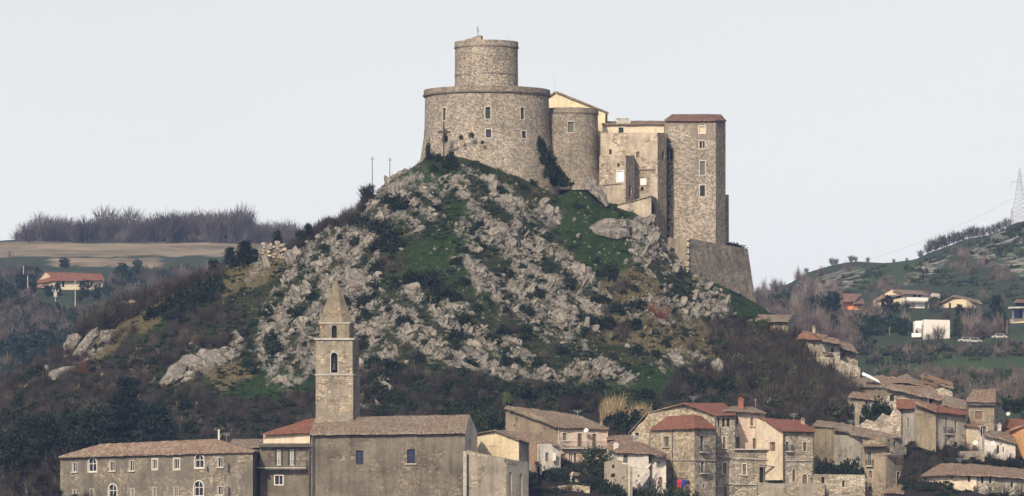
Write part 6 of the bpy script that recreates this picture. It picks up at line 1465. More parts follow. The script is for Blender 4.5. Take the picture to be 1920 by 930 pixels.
for i, (px, w, hgt) in enumerate([(1545, 19, 32), (1566, 17, 30), (1588, 20, 38), (1606, 14, 34)]):
    bush(W(px, 889, 831.5), w * .083, hgt * .078, 'dense dark garden bush in the row on the stone retaining wall', 'dense garden bushes on the retaining wall', sink=.15)
# -- tall ruined house
h = House('ruined_house', 'half ruined grey house with a sagging pale roof and broken balcony', 'house', 1620, 930, 836)
h.wall((1526, 850), (1566, 844), 796, 800, 960, 'sandy'); h.wall((1564, 844), (1620, 838), 815, 818, 960, 'pale_grey')
h.wall((1618, 836), (1662, 835), 818, 834, 985, 'sandy', wins=[(1626.5, 1634, 846, 872, o(pane='shutter', frame='frame', fw=.08, name='french_window', balcony=(.2, .3), bal_d=.5)), (1628.5, 1636, 882.5, 896, o(pane='wood', frame='frame', fw=.1)), (1628.5, 1635, 912, 922, o(pane='wood', frame='frame', fw=.1))])
h.wall((1661, 835), (1692, 838), 818, 819, 985, 'stone_plaster', wins=[(1675.5, 1680, 827, 840, o(pane='hole')), (1681, 1687, 885, 908, o(pane='wood', frame='frame', fw=.1)), (1665, 1670, 824, 828, o(pane='hole'))])
h.wall((1691, 837.8), (1708, 840), 866, 905, 985, 'stone_plaster')
h.close([(1526, 850, 796), (1564, 844, 815), (1620, 838, 818), (1692, 838, 819)], 9, 960)
h.roof([(1524, 797, 849.5), (1566, 801, 843.6), (1577, 793, 852), (1532, 787, 856)], 'tile_mossy', .15, .08, .7); h.roof([(1566, 801, 843.6), (1620, 818.5, 835), (1694, 819, 836.4), (1577, 792, 852)], 'tile_mossy', .16, .08, .7)
h.flush(); h.roof([(1616, 835.5, 834), (1663, 835, 833.5), (1662, 830, 836.5), (1618, 830.5, 837)], 'tile_old', .12, .04)
strip_balcony(1662, 1692, 850, 834.6, 837.4, .8, 'stone_grey')
mb = MB()
for k in range(16): mb.bar(W(random.uniform(1680, 1697), random.uniform(850, 874), 835), W(random.uniform(1680, 1697), random.uniform(850, 874), 835), .06)
mb.build('broken_timbers', M['dark_wood'], h.root); h.done()
# -- tall grey houses up the slope
h = House('tall_grey_house', 'tall bare grey house with narrow windows and strips of red roof', 'house', 1750, 840, 860)
h.wall((1688, 862), (1717, 859), 764, 764, 960, 'pale_grey', wins=[(1700.5, 1704.5, 783, 803, o(pane='shutter', frame='frame', fw=.08))]); h.wall((1716, 858), (1755, 856), 752, 770, 960, 'sandy'); h.wall((1754, 857), (1812, 861), 770.5, 777, 960, 'pale_grey', wins=[(1772, 1776.5, 780, 812, o(pane='shutter', frame='frame', fw=.06, arch=1, name='french_window', balcony=(.3, .8), bal_d=.5)), (1789.5, 1794, 789, 812, o(pane='shutter', frame='frame', fw=.06)), (1772, 1777, 822, 842, o(pane='wood', name='door')), (1789, 1796, 829, 838, o(pane='hole', name='opening'))])
h.close([(1688, 862, 764), (1755, 856, 770), (1812, 861, 777)], 8, 960); h.close([(1716, 858, 752), (1755, 856, 770)], 8, 960)
h.roof([(1680, 764, 861), (1718, 765, 857.8), (1716, 750, 864), (1680, 747, 868)], 'tile_red', .16, .06); h.flush(); h.roof([(1715, 757, 856.6), (1756, 771, 855), (1760, 760, 864), (1716, 748.5, 864)], 'tile_orange', .16, .06); h.flush(); h.roof([(1752, 771, 855.6), (1814, 777.5, 859.6), (1812, 770, 868), (1756, 759, 866)], 'tile_red', .16, .05); h.done()
h = House('slope_house', 'long dark eaved ruin with a sagging brown roof across the slope', 'house', 1715, 750, 923)
h.wall((1586, 938), (1662, 922), 722, 722, 840, 'sandy'); h.wall((1662, 922), (1770, 918), 731, 748, 840, 'stone_grey', wins=[(1668, 1676, 740, 752, o(pane='hole')), (1742, 1748, 748, 758, o(pane='hole'))]); h.close([(1586, 938, 722), (1662, 922, 725), (1770, 918, 748)], 8, 840)
h.roof([(1584, 722.5, 937), (1664, 723, 921), (1655, 703, 930), (1600, 710, 943)], 'tile_mossy', .35, .1, .7); h.roof([(1660, 724, 920.6), (1772, 749, 916.4), (1738, 716, 930), (1650, 703, 932)], 'tile_old', .4, .12, .7)
h.flush(); h.roof([(1672, 716, 924), (1700, 716, 924), (1699, 700.5, 930), (1676, 709, 931)], 'tile_old', .2, .08, .7); h.roof([(1700, 716, 924), (1728, 722, 925), (1724, 714, 931), (1699, 700.5, 930)], 'tile_mossy', .2, .08, .7); h.done()
mb = MB(); slab(mb, [W(1616, 702, 927.6), W(1650, 717, 923.2), (W(1646, 712, 926)), W(1618, 697, 930)], 0, 0, .06, .04, .5)
tag(mb.build('white_sheet', M['tarp'], origin=W(1632, 708, 927)), 'bright white sheet lying over the brown ruin roof', 'sheet')
h = House('roofless_ruin', 'roofless ruin with bare broken roof beams on the slope', 'ruin', 1755, 735, 928)
h.wall((1723, 928), (1786, 926), 728, 735, 840, 'stone_grey', tops=[(1738, 722), (1752, 730), (1768, 727)]).close([(1723, 928, 728), (1786, 926, 735)], 7, 840, mat='hole')
for a, b in [((1724, 704, 927), (1752, 712, 927)), ((1752, 712, 927), (1787, 722, 927)), ((1732, 700, 930), (1728, 728, 928)), ((1736, 712, 927.6), (1738, 728, 927.6)), ((1727, 716, 927), (1770, 724, 927)), ((1760, 712, 929), (1763, 730, 927)), ((1740, 706, 931), (1785, 718, 931)), ((1773, 716, 928), (1776, 733, 927)), ((1745, 708, 928), (1742, 728, 928))]: h.plank('roof_beam', a, b, .3, .25, 'wood')
h.roof([(1752, 716, 926.6), (1788, 728, 926), (1786, 718, 933), (1740, 702, 935)], 'tile_old', .15, .15, .6); h.done()
# -- upper ruins on the right flank
h = House('hilltop_house', 'plain sandy walled stone house with a thin flat roof under the bastion slope', 'house', 1437, 620, 964)
h.wall((1386, 966.0), (1477, 960.0), 601, 600, 760, 'stone_plaster').wall((1477, 960.0), (1490, 968.0), 600, 598, 760, 'stone_grey').close([(1386, 966.0, 601), (1477, 960.0, 600), (1490, 968.0, 598)], 6, 760)
h.roof([(1384, 602, 965.0), (1479, 601, 958.6), (1485, 590, 968.0), (1400, 589, 973.0)], 'tile_mossy', .22, .06); h.done()
h = House('upper_ruin', 'ruined stone house with a collapsing red brown roof high on the right flank', 'house', 1535, 670, 954)
h.wall((1494, 962), (1543, 953), 634, 634, 800, 'stone_grey', wins=[(1510, 1513, 641, 646, o(pane='hole')), (1524, 1528, 644, 649, o(pane='hole'))]); h.wall((1543, 953), (1575, 952), 640, 643, 800, 'pale_grey', wins=[(1558, 1562.5, 653, 661, o(pane='hole'))]); h.wall((1575, 956), (1608, 957), 652, 660, 800, 'stone_grey', wins=[(1580, 1584, 662, 668, o(pane='hole'))])
h.close([(1494, 962, 634), (1543, 953, 634), (1575, 952, 643)], 7, 800); h.close([(1575, 956, 652), (1608, 957, 660)], 5, 800)
h.roof([(1492, 634, 961), (1545, 636, 951), (1552, 628, 960), (1507, 620, 966)], 'tile_orange', .2, .1, .7); h.flush(); h.roof([(1541, 637, 950), (1577, 643.5, 949.6), (1572, 636, 958), (1525, 624, 961)], 'tile_old', .25, .1, .7); h.flush(); h.roof([(1574, 650, 954), (1609, 660, 955), (1596, 644, 962), (1577, 640, 962)], 'tile_old', .22, .1, .7)
h.plank('balcony_beam', (1542, 661, 951.6), (1562, 664, 951.6), .25, .8, 'dark_wood'); h.chimney(1526, 612, 624, 961, .5, 'stone_grey')
h.wall((1496, 954), (1613, 944), 690, 690, 800, 'stone_grey', tops=[(1502, 672), (1540, 668), (1570, 672), (1590, 680), (1609, 688)], wins=[(1562, 1565, 673, 686, o(pane='hole'))]); h.close([(1496, 954, 690), (1540, 951, 670), (1613, 944, 690)], 3, 800); h.done()
h = House('stone_pillar', 'lone broken stone pillar standing before the dark thicket', 'ruin', 1606, 795, 868)
h.wall((1603, 868), (1611, 868), 762, 759, 830, 'stone_grey', tops=[(1606, 757)]).close([(1603, 868, 762), (1611, 868, 759)], .7, 830, cap=.02).done()
h = House('garden_ruin', 'crumbling stone garden wall below the round green thicket', 'ruin', 1655, 800, 862)
h.wall((1612, 864), (1690, 861), 797, 776, 900, 'stone_grey', tops=[(1625, 786), (1640, 790), (1655, 775), (1668, 780), (1680, 760)]).close([(1612, 864, 797), (1690, 861, 776)], 1.5, 900).done()
for i, (px, w, hg) in enumerate([(1628, 18, 40), (1650, 22, 50), (1668, 12, 34)]): bush(W(px, 785, 866), w * .087, hg * .07, 'round dark green thicket covering the ruin beside the tall grey house', 'green thicket over the ruin')
h = House('low_ruin', 'low brown roofed ruin wedged between the tower house and the tall grey house', 'ruin', 1792, 785, 880)
h.wall((1768, 882), (1819, 880), 757, 766, 860, 'stone_grey', wins=[(1797, 1802, 770, 780, o(pane='hole'))]).close([(1768, 882, 757), (1819, 880, 766)], 5, 860); h.roof([(1766, 758, 881), (1821, 767, 879), (1806, 748, 887), (1770, 741, 889)], 'tile_mossy', .2, .1, .7); h.done()
h = House('stepped_house', 'small grey house with a slanting roof stepping down below the tarped ruin', 'house', 1640, 770, 900)
h.wall((1592, 902), (1640, 898), 742, 748, 860, 'stone_plaster', wins=[(1622, 1626, 752, 760, o(pane='hole'))]).close([(1592, 902, 742), (1640, 898, 748)], 4, 860); h.roof([(1590, 743, 901), (1642, 749, 897), (1636, 738, 905), (1598, 734, 906)], 'tile_old', .2, .08, .7); h.done()
# -- square tower house
h = House('tower_house', 'square sandy tower house with an old hipped tile roof', 'house', 1840, 800, 868)
h.wall((1816, 868), (1864, 866), 756, 756, 900, 'sandy', wins=[(1827.5, 1842.5, 770.5, 787, o(pane='wood', frame='frame', fw=.08))]).wall((1864, 866), (1878.5, 874), 756, 757, 900, 'stone_grey').close([(1816, 868, 756), (1864, 866, 756), (1878.5, 874, 757)], 5, 900)
h.roof([(1809, 752, 866.5), (1867, 752, 864.4), (1868, 729, 872), (1824, 730.5, 874)], 'tile_old', .2, .06); h.roof([(1867, 752, 864.4), (1881, 758, 874.6), (1874, 744, 878), (1868, 729, 872)], 'tile_old', .2, .05); h.plank('cornice', (1813, 758, 867.5), (1866, 758, 865.3), .3, .3, 'concrete'); h.done()
h = House('blue_window_house', 'small white house with a blue shuttered window below the tower house', 'house', 1830, 830, 858)
h.wall((1806, 862), (1834, 857), 795, 800, 900, 'cream'); h.wall((1834, 857), (1852, 858), 798, 799, 900, 'white', wins=[(1839.5, 1848, 800, 817, o(pane='glass_blue', frame='glass_blue', fw=.05, bars=1))]).close([(1806, 862, 795), (1834, 857, 798), (1852, 858, 799)], 5, 900)
h.roof([(1804, 796, 861), (1836, 801, 855.8), (1840, 794, 864), (1810, 790, 866)], 'tile_orange', .14, .04); h.done()
h = House('white_cottage', 'low white cottage with an old tiled roof and satellite dish', 'house', 1877, 845, 850)
h.wall((1846, 853), (1904, 851), 813, 829, 900, 'white', wins=[(1869, 1873, 835, 850, o(pane='glass')), (1880, 1882, 838, 848, o(pane='hole'))]).close([(1846, 853, 813), (1904, 851, 829)], 6, 900); h.roof([(1843, 814, 852), (1907, 830.5, 850), (1900, 813, 860), (1856, 806, 862)], 'tile_old', .16, .06); h.done()
h = House('terrace_block', 'low grey terrace wall with a dark doorway right of the tall grey house', 'wall', 1825, 850, 846)
h.wall((1800, 848), (1846, 845), 846, 845, 900, 'stone_plaster', wins=[(1818, 1828, 857, 864, o(pane='hole'))]).close([(1800, 848, 846), (1846, 845, 845)], 4, 900, cap=.02).done()
dish(W(1829, 830, 849), .45, 'white satellite dish above the dark yard left of the cottage'); dish(W(1862, 831, 850.2), .40, 'pale satellite dish on the white wall of the low cottage'); dish(W(1890.5, 776, 872), .35, 'small white satellite dish above the orange house')
h = House('orange_house', 'bright orange plastered house with a red tiled roof at the right edge', 'house', 1905, 830, 856)
h.wall((1893, 858), (1935, 854), 806, 800, 900, 'orange', tops=[(1910, 799)]).close([(1893, 858, 806), (1935, 854, 800)], 7, 900); h.roof([(1890, 808, 857), (1920, 798, 855), (1925, 792, 864), (1898, 801, 866)], 'tile_orange', .16, .05); h.roof([(1920, 798, 855), (1940, 801, 853), (1940, 794, 863), (1925, 792, 864)], 'tile_orange', .16, .05); h.done()
h = House('upper_orange_house', 'low house with a faded red roof above the bright orange one', 'house', 1900, 800, 872)
h.wall((1878, 874), (1940, 872), 801, 801, 870, 'cream').close([(1878, 874, 801), (1940, 872, 801)], 6, 870); h.roof([(1876, 802, 873), (1942, 802, 871), (1938, 786, 880), (1888, 785, 880)], 'tile_red', .16, .06); h.chimney(1874, 797, 808, 868, .5, 'white', 'frame_white'); h.done()
# -- long farmhouse in front at the right
h = House('farmhouse', 'long sandy farmhouse with small windows and a wide brown roof in front', 'farmhouse', 1820, 930, 803)
fw_ = o(pane='hole', frame='frame', fw=.06)
h.wall((1729, 810), (1782, 803), 891, 887, 985, 'cream', wins=[(1758, 1762, 921, 930, fw_)]); h.wall((1782, 803), (1831, 801), 888, 890, 985, 'cream', wins=[(1783.2, 1786.6, 891, 898, fw_), (1814.5, 1819.5, 893, 903, fw_), (1783, 1788, 923, 931, fw_), (1813, 1819, 922, 931, fw_)]); h.wall((1831, 801.3), (1925, 799), 890, 896, 985, 'pale_grey', wins=[(1839.5, 1844, 893, 906, fw_), (1854.5, 1859, 893, 906, fw_), (1895, 1899, 903, 914, fw_), (1867, 1868.5, 898, 906, fw_)])
h.close([(1729, 810, 891), (1782, 803, 888), (1831, 801, 890), (1925, 799, 896)], 8, 985)
h.roof([(1725.5, 891, 809), (1782, 888.5, 801.4), (1790, 868, 811), (1764, 868.5, 816)], 'tile_old', .2, .06, .8); h.roof([(1782, 888.5, 801.4), (1850, 890.5, 799.6), (1832, 870.5, 810), (1790, 868, 811)], 'tile_old', .2, .06, .8); h.roof([(1850, 890.5, 799.6), (1930, 896.5, 797.6), (1930, 880, 808), (1832, 870.5, 810)], 'tile_old', .2, .06, .8); h.done()
h = House('roof_corner', 'small grey outbuilding tucked against the left end of the farmhouse', 'outbuilding', 1720, 915, 806)
h.wall((1703, 812), (1731, 808), 905, 898, 985, 'pale_grey', wins=[(1714, 1717, 907, 914, fw_)]).close([(1703, 812, 905), (1731, 808, 898)], 4, 985); h.roof([(1701, 905.5, 811.4), (1732, 898.5, 807), (1732, 892, 812), (1708, 900, 815)], 'tile_mossy', .14, .04); h.done()
h = House('brick_shed', 'low shed with a brown tiled roof in front of the ruined house', 'shed', 1685, 930, 806)
h.wall((1655, 808), (1712, 806), 922, 924, 985, 'sandy').close([(1655, 808, 922), (1712, 806, 924)], 4, 985); h.roof([(1653, 923, 807), (1714, 925, 805), (1705, 909, 813), (1676, 908, 813)], 'tile_old', .14, .06); h.done()
# village bushes and trees
def vb(px, Y, w, hg, label, group, mat='leaf_dark', dz=0): 
    p = at_depth(px, Y); bush((p.x, p.y, p.z + dz), w * Y / F, hg * Y / F, label, group, mat)
for px, row, Y, w, hg in [(1022, 905, 822, 16, 28), (1038, 908, 820, 18, 32), (1052, 905, 821, 14, 26), (998, 905, 815, 12, 24), (1098, 918, 816, 16, 26), (1120, 915, 814, 18, 24), (1080, 890, 826, 12, 20), (1140, 922, 810, 18, 24), (1160, 926, 808, 16, 22), (1195, 944, 814, 22, 34), (1215, 950, 814, 22, 46), (1236, 954, 814, 24, 52), (1255, 956, 814, 22, 50), (1278, 958, 814, 22, 52), (1302, 960, 814, 18, 44)]:
    bush(W(px, row, Y), w * .082, hg * .078, 'dark bush in the overgrown garden between terrace wall and white house' if px < 1190 else 'olive bush in front of the white house steps', 'garden bushes round the terrace wall' if px < 1190 else 'olive bushes before the white house', 'leaf_dark' if px < 1190 else 'leaf_mid')
leafy(W(1116, 930, 818), 5.6, 7.2, 'broad leafy dark tree in front of the pink balcony front', 'mid')
for px, row, Y, w, hg, lab in [(1700, 860, 848, 16, 40, 0), (1725, 880, 838, 24, 44, 0), (1750, 880, 835, 22, 36, 0), (1710, 905, 822, 16, 34, 0), (1775, 862, 838, 22, 30, 0), (1800, 870, 832, 22, 28, 0), (1830, 872, 830, 24, 24, 0), (1862, 872, 830, 26, 26, 0), (1895, 872, 832, 24, 26, 0), (1860, 935, 796, 24, 30, 1), (1885, 940, 795, 28, 40, 1), (1912, 940, 794, 24, 40, 1)]:
    q = W(px, row, Y); tag(link('leafless_bush', TWIG_ME['twig'][int(rng.integers(10))], loc=q, rot=(0, 0, rng.uniform(0, 6)), scale=(w * .08, w * .08, hg * .082)), ('grey leafless bush in the gap above the farmhouse roof', 'dense leafless bush in front of the farmhouse')[lab], 'bush', ('leafless bushes above the farmhouse', 'leafless bushes before the farmhouse')[lab])
    bush(W(px + 4, row + 2, Y + .5), w * .06, hg * .04, ('low dark bush in the gap above the farmhouse roof', 'low dark bush in front of the farmhouse')[lab], ('low dark bushes above the farmhouse', 'low dark bushes before the farmhouse')[lab])
for px in range(1712, 1772, 12): bush(W(px, 936, 800), .75, 1.35, 'clipped green hedge bush below the farmhouse end wall', 'hedge bushes below the farmhouse')
for px, row, w, hg in [(1888, 770, 14, 20), (1905, 772, 16, 22), (1920, 770, 14, 24)]: leafy(W(px, row + 10, 892), w * .12, hg * .13, 'dark tree behind the upper right roofs', 'dark', 'dark trees behind the right roofs')
for px, row, w, hg, mat in [(893, 808, 14, 30, 'leaf_mid'), (905, 800, 16, 34, 'leaf_mid'), (925, 800, 18, 34, 'leaf_dark'), (940, 790, 14, 30, 'leaf_mid'), (912, 815, 18, 24, 'leaf_dark')]:
    bush(W(px, row, 858), w * .085, hg * .075, 'grey green bush behind the yellow house roof', 'bushes behind the yellow house', mat)
bush(W(950, 752, 866), .9, 1.7, 'bright pale green young bush on the slope above the brown house', None, 'leaf_light')
tag(link('leafless_bush', TWIG_ME['twig'][3], loc=W(932, 778, 862), scale=(1.3, 1.3, 2.6)), 'leafless bush between the green bushes and brown house', 'bush')

# ------------------------------------------------------------------ far houses, pylons, poles
def fw2(x0, x1, y0, y1, **k): return (x0, x1, y0, y1, dict(dict(pane='hole', deep=.2), **k))
Yh = 1748
h = House('red_roofed_villa', 'long cream house with a wide red roof in the left valley', 'house', 130, 552, Yh)
h.wall((70, Yh + 8), (104, Yh - 6), 530, 524, 566, 'far_cream', tops=[(86, 511.5)], wins=[fw2(80, 84, 532, 538)]); h.wall((104, Yh - 6), (192, Yh - 2), 524, 523.5, 566, 'far_cream', wins=[fw2(107, 110, 528, 537), fw2(116, 121, 527, 538), fw2(150, 154, 528, 537), fw2(170, 174, 528, 537)]); h.close([(70, Yh + 8, 530), (104, Yh - 6, 524), (192, Yh - 2, 523.5)], 8, 570)
h.roof([(103, 525, Yh - 7.5), (196, 524, Yh - 3.5), (190, 513, Yh + 4), (87, 510, Yh + 2)], 'tile_red', .3, .05, 2); h.roof([(67, 531, Yh + 8), (103, 525, Yh - 7.5), (90, 510, Yh + 2), (84, 510, Yh + 6)], 'tile_red', .3, .05, 2); h.flush(); h.roof([(65, 541, Yh - 2), (84, 536, Yh - 6), (86, 533, Yh - 2), (68, 537, Yh + 4)], 'tile_red', .25, .03, 2); h.done()
def fpole(px, y0, y1, zf, ya, yb, label, arm=False, lamp=False, mat='concrete'):
    X, Y, Z, ok = cast_far(zf, [px], [y1], ya, yb); b = Vector((X[0], Y[0], Z[0])); t = W(px, y0, Y[0]); t.x = b.x; mb = MB(); mb.bar(b - Vector((0, 0, 1)), t, .22, r2=.16)
    if arm:
        mb.bar(t - Vector((1.1, 0, .5)), t - Vector((-1.1, 0, .5)), .12); mb.box(t - Vector((0, .3, 1.6)), (.5, .4, .7))
        for k in (-1, 0, 1): mb.bar(t + Vector((k * .9, 0, -.5)), t + Vector((k * .9, 0, .2)), .1)
    tag(mb.build('utility_pole', M[mat], origin=b), label, 'pole'); return t
fpole(104, 543, 580, field_z, 1200, 2000, 'pale concrete pole with a transformer below the long red roofed house', True); fpole(52, 517, 554, field_z, 1200, 2000, 'slim pale pole left of the long red roofed house'); fpole(44, 498, 524, field_z, 1200, 2000, 'short pole behind the lattice pylon in the left valley'); fpole(141, 525, 585, field_z, 1200, 2000, 'tall pale pole in front of the long red roofed house')
def pylon(b, H, w, label, arms, mat='metal', k=10, r=.12):
    mb = MB(); b = Vector(b)
    hw = lambda t: w * (1 - t) ** 1.15 + .22
    for sx_ in (-1, 1):
        for sy_ in (-1, 1):
            for i in range(k):
                t0, t1 = i / k, (i + 1) / k; P = lambda t, a=sx_, c=sy_: b + Vector((a * hw(t), c * hw(t), H * t)); mb.bar(P(t0), P(t1), r)
    for i in range(k):
        t0, t1 = i / k, (i + 1) / k
        for sy_ in (-1, 1):
            mb.bar(b + Vector((-hw(t0), sy_ * hw(t0), H * t0)), b + Vector((hw(t1), sy_ * hw(t1), H * t1)), r * .7); mb.bar(b + Vector((hw(t0), sy_ * hw(t0), H * t0)), b + Vector((-hw(t1), sy_ * hw(t1), H * t1)), r * .7); mb.bar(b + Vector((-hw(t1), sy_ * hw(t1), H * t1)), b + Vector((hw(t1), sy_ * hw(t1), H * t1)), r * .7)
    for t, L, sg in arms:
        e = b + Vector((sg * L, 0, H * t)); mb.bar(b + Vector((0, 0, H * t - .2)), e, r); mb.bar(b + Vector((0, 0, H * t + 1.2)), e, r * .8); mb.bar(e, e - Vector((0, 0, 2.4)), r)
    return tag(mb.build('pylon', M[mat], origin=b), label, 'pylon')
X, Y, Z, ok = cast_far(field_z, [18], [556], 1200, 2000); pylon((X[0], Y[0], Z[0] - 1), (556 - 468) * Y[0] / F, 2.4, 'slender lattice pylon left of the long red roofed house', [(.86, 1.8, -1), (.86, 1.8, 1), (.94, 1.4, -1), (.94, 1.4, 1)], mat='dark_metal', r=.07)
Yp = 1945.; zp = float(stony_z(np.array([(1912 - 960) * Yp / F]), np.array([Yp]))[0]); pylon(((1912 - 960) * Yp / F, Yp, zp - 1), (HZ - 311) * Yp / F - zp, 3.0, 'tall lattice power pylon on top of the stony hill', [(.76, 3.2, -1), (.76, 3.2, 1), (.86, 2.4, 1), (.66, 3.6, 1)], k=13, r=.095)
zp2 = float(stony_z(np.array([(1897.5 - 960) * Yp / F]), np.array([Yp]))[0]); pylon(((1897.5 - 960) * Yp / F, Yp, zp2 - 1), (HZ - 386) * Yp / F - zp2, .55, 'short lattice mast left of the tall power pylon', [], k=7, r=.09)
# power line from the pylon down the hill
mb = MB(); a = W(1899, 372, Yp); b = W(1636, 484, 2300.); 
for k in range(24):
    f = lambda t: a * (1 - t) + b * t - Vector((0, 0, 6 * 4 * t * (1 - t) * .3)); mb.bar(f(k / 24), f((k + 1) / 24), .035, 0, 3)
tag(mb.build('power_line', M['metal'], origin=a), 'thin power line sagging away from the tall pylon', 'power line')
Yo = 1592.
h = House('orange_villa', 'small bright orange house with a red brown roof among dark trees', 'house', 1598, 590, Yo)
h.wall((1578, Yo + 2), (1602, Yo), 564, 564, 600, 'far_orange'); h.wall((1601, Yo - 2), (1619, Yo - 1), 568, 568, 600, 'far_orange', wins=[fw2(1609, 1615, 571, 580, bars=1, bw=.06, cross=1, frame='far_orange')]); h.close([(1578, Yo + 2, 564), (1602, Yo, 564), (1619, Yo - 1, 568)], 6, 600)
h.roof([(1576, 564.5, Yo - .5), (1604, 564, Yo - 2), (1616, 551, Yo + 4), (1580, 550, Yo + 5)], 'tile_castle', .25, .04, 2); h.flush(); h.roof([(1599, 568.5, Yo - 3.4), (1621, 568.5, Yo - 2.6), (1618, 560, Yo + 3), (1604, 560, Yo + 2)], 'tile_castle', .25, .04, 2); h.done()
h = House('cream_villa', 'large cream two storey house with a long balcony and a sweeping gable', 'house', 1685, 585, Yo)
h.wall((1640, Yo + 6), (1693, Yo), 561, 549.5, 600, 'far_cream', tops=[(1673, 543.5)], wins=[fw2(1678, 1690, 553, 559, pane='shutter'), fw2(1652, 1658, 566, 574)]); h.wall((1693, Yo), (1734, Yo + 3), 549.5, 550, 600, 'far_white', wins=[fw2(1697, 1702, 565, 576, pane='shutter'), fw2(1712, 1717, 551, 560), fw2(1722, 1727, 551, 560), fw2(1708, 1716, 568, 578, pane='far_grey')]); h.close([(1640, Yo + 6, 561), (1693, Yo, 549.5), (1734, Yo + 3, 550)], 8, 600)
h.roof([(1637, 563, Yo + 5), (1694, 550.5, Yo - 1.5), (1690, 546, Yo + 8), (1674, 541.5, Yo + 3)], 'tile_old', .35, .04, 2); h.roof([(1672, 542, Yo + 1), (1696, 549.5, Yo - 2), (1737, 550.5, Yo + 1), (1728, 545, Yo + 9)], 'tile_old', .35, .04, 2)
strip_balcony(1695, 1735, 564, Yo - .2, Yo + 2.6, 1.6, 'far_white'); h.done()
h = House('cream_cottage', 'cream gabled house with a brown roof next to the balcony villa', 'house', 1795, 585, Yo)
h.wall((1763, Yo + 3), (1812, Yo), 567, 563, 606, 'far_cream', tops=[(1785, 555)], wins=[fw2(1779, 1783, 568, 578), fw2(1795, 1799, 570, 580)]); h.wall((1812, Yo), (1838, Yo + 4), 563, 568, 606, 'far_cream', wins=[fw2(1822, 1826, 572, 580)]); h.close([(1763, Yo + 3, 567), (1812, Yo, 563), (1838, Yo + 4, 568)], 6, 610)
h.roof([(1760, 568.5, Yo + 2), (1788, 553.5, Yo), (1792, 552.5, Yo + 8), (1768, 565, Yo + 10)], 'tile_old', .35, .04, 2); h.roof([(1786, 553.5, Yo), (1841, 568.5, Yo + 1), (1838, 563, Yo + 9), (1792, 552.5, Yo + 8)], 'tile_old', .35, .04, 2); h.done()
Yw = 1445.
h = House('white_block', 'bright white flat roofed block of flats on the green slope', 'apartment block', 1748, 640, Yw)
h.wall((1732, Yw), (1781, Yw + 4), 599, 600, 652, 'far_white', wins=[fw2(1737, 1739, 634, 640)]); h.wall((1715, Yw + 6), (1731, Yw + 4), 602, 601, 650, 'far_white', wins=[fw2(1717, 1728, 614, 616), fw2(1717, 1728, 626, 628), fw2(1727.5, 1731, 608, 630)]); h.close([(1732, Yw, 599), (1781, Yw + 4, 600)], 9, 655, cap=.1); h.close([(1715, Yw + 6, 602), (1731, Yw + 4, 601)], 6, 655, cap=.1)
h.done(); strip_balcony(1713, 1730, 632, Yw + 5, Yw + 3.4, 1.0, 'far_white')
h = House('stone_barn', 'grey brown barn with a low hipped roof on the green slope', 'barn', 1662, 645, 1450)
h.wall((1641, 1452), (1686, 1448), 636, 636, 660, 'far_grey', wins=[fw2(1668, 1677, 642, 654)]).close([(1641, 1452, 636), (1686, 1448, 636)], 8, 662); h.roof([(1640, 637, 1450.5), (1688, 637, 1446.5), (1683, 628, 1454), (1646, 628, 1456)], 'tile_mossy', .25, .05, 2); h.done()
h = House('pale_shed', 'small pale shed right of the grey brown barn', 'shed', 1690, 648, 1447)
h.wall((1681, 1447), (1699, 1447), 643, 642, 658, 'far_white', wins=[fw2(1684, 1688, 646, 652)]).close([(1681, 1447, 643), (1699, 1447, 642)], 4, 660); h.roof([(1680, 643.5, 1446), (1700, 642.5, 1446), (1706, 638.5, 1452), (1684, 639.5, 1452)], 'concrete', .2, .02, 2); h.done()
h = House('white_hut', 'tiny white hut between the villas and the white block', 'hut', 1750, 585, 1584)
h.wall((1742, 1585), (1760, 1583), 559, 558, 580, 'far_grey', tops=[(1752, 550)]).close([(1742, 1585, 559), (1760, 1583, 558)], 5, 590); h.roof([(1740, 559.5, 1584), (1762, 559, 1582), (1762, 551, 1589), (1748, 549, 1591)], 'concrete', .2, .03, 2); h.done()
h = House('open_shell_house', 'unfinished concrete house with a dark open upper floor at the right edge', 'house', 1908, 600, 1500)
h.wall((1898, 1502), (1935, 1500), 597, 597, 620, 'far_cream'); h.close([(1898, 1502, 597), (1935, 1500, 597)], 8, 622, cap=.05)
for px in (1899.5, 1919): h.plank('column', (px, 597, 1501.5), (px, 578, 1501.5), .45, .45, 'far_white')
h.plank('floor_slab', (1892, 578, 1500), (1936, 577, 1499), .45, 8, 'concrete'); h.plank('back_wall', (1900, 588, 1508), (1936, 588, 1508), 2.6, .2, 'glass_blue')
h.wall((1904, 1503), (1936, 1502), 566, 566, 578, 'glass_blue'); h.roof([(1900, 566, 1501), (1937, 566, 1500), (1937, 561, 1507), (1906, 561, 1507)], 'tile_castle', .25, .03, 2); h.done()
for px, y0, y1, lab in [(1888, 600, 628, 'slim wooden pole on the green field at the right'), (1668, 612, 630, 'thin pole behind the grey brown barn')]: fpole(px, y0, y1, stony_z, 1200, 1900, lab, mat='wood')
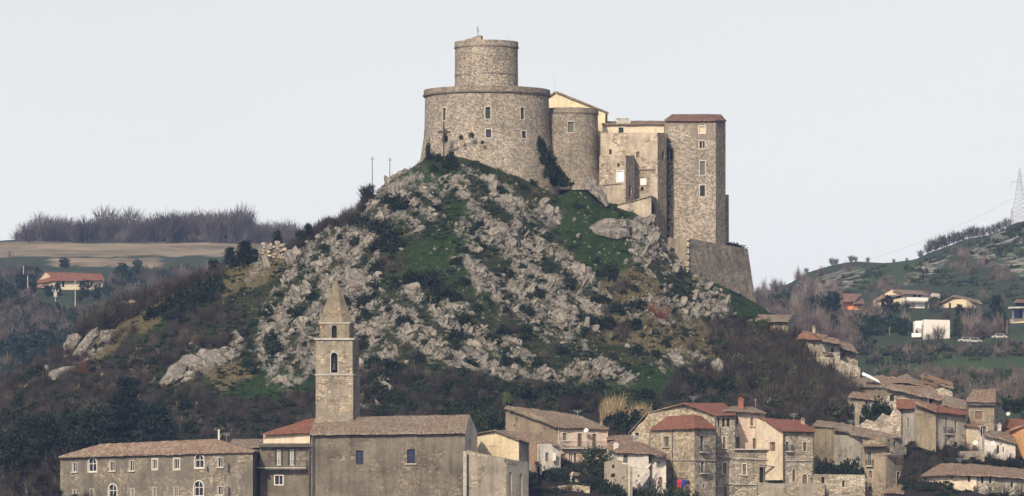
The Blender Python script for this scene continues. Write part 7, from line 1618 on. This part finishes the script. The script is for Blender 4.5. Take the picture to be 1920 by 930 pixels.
for px, py, lab, m in [(1810, 644, 'white car parked under trees beside the white block', 'concrete'), (1826, 644, 'pale car parked next to the white one', 'metal'), (1873, 637, 'small white car on the far right lane', 'concrete')]:
    X, Y, Z, ok = cast_far(stony_z, [px], [py], 1200, 1900); c = Vector((X[0], Y[0] - 1.0, Z[0])); r_ = empty('parked_car', c, lab, 'car', None); mb = MB()
    for x0, x1, z0, z1, y in ((-2.1, 2.1, .35, .85, .85), ): mb.box(c + Vector((0, 0, (z0 + z1) / 2)), (2.1, y, (z1 - z0) / 2))
    P_ = [(-1.3, .85), (1.5, .85), (.9, 1.45), (-.8, 1.45)]; a_ = [c + Vector((x, -.75, z)) for x, z in P_]; b_ = [c + Vector((x, .75, z)) for x, z in P_]; mb.face(a_); mb.face(b_[::-1])
    for i in range(4): mb.face([a_[(i + 1) % 4], a_[i], b_[i], b_[(i + 1) % 4]])
    mb.build('body', M[m], r_); mb = MB(); mb.face([c + Vector((x, -.77, z)) for x, z in ((-1.05, .9), (1.2, .9), (.8, 1.38), (-.7, 1.38))]); mb.build('side_window', M['glass'], r_)
    for x in (-1.3, 1.3): mb = MB(); mb.bar(c + Vector((x, -.88, .33)), c + Vector((x, -.6, .33)), .33, 0, 12); mb.build('wheel', M['dark_metal'], r_)

# ------------------------------------------------------------------ aerials and wires
def aerial(px, y0, y1, Y, label):
    mb = MB(); b, t = W(px, y1, Y), W(px, y0, Y); mb.bar(b, t, .035)
    for k, L in ((0.02, .7), (.16, .55), (.3, .4)):
        c = t + (b - t) * k; mb.bar(c - Vector((L, .2, 0)), c + Vector((L, -.2, .04)), .022)
    tag(mb.build('antenna', M['metal'], origin=b), label, 'antenna')
for a in [(1083, 770, 782, 852, 'thin television antenna on the long brown house roof'), (1300, 744, 758, 846, 'television antenna on the ridge of the big stone gable'), (1488, 776, 792, 838, 'television antenna on the long bright red roof'), (1596, 788, 806, 842, 'television antenna on the sagging pale roof'), (1740, 738, 756, 862, 'television antenna on the tall grey house'), (1870, 796, 812, 856, 'television antenna on the low white cottage roof'), (1800, 860, 876, 808, 'television antenna on the wide farmhouse roof'), (1018, 806, 818, 840, 'television antenna on the roof beside the salmon corner'), (425, 812, 828, 812, 'television antenna behind the convent roof end'), (1190, 816, 832, 828, 'television antenna on the small white house roof')]: aerial(*a)
mb = MB()
for a, b in ((W(1179.6, 875, 808), W(1262, 868, 826.5)), (W(1179.6, 875, 808), W(1120, 850, 840))):
    for k in range(16):
        f = lambda t: a * (1 - t) + b * t - Vector((0, 0, 2.4 * t * (1 - t))); mb.bar(f(k / 16), f((k + 1) / 16), .02, 0, 3)
tag(mb.build('cable', M['dark_metal'], origin=W(1179.6, 875, 808)), 'thin black cable strung from the street lamp to the houses', 'cable')
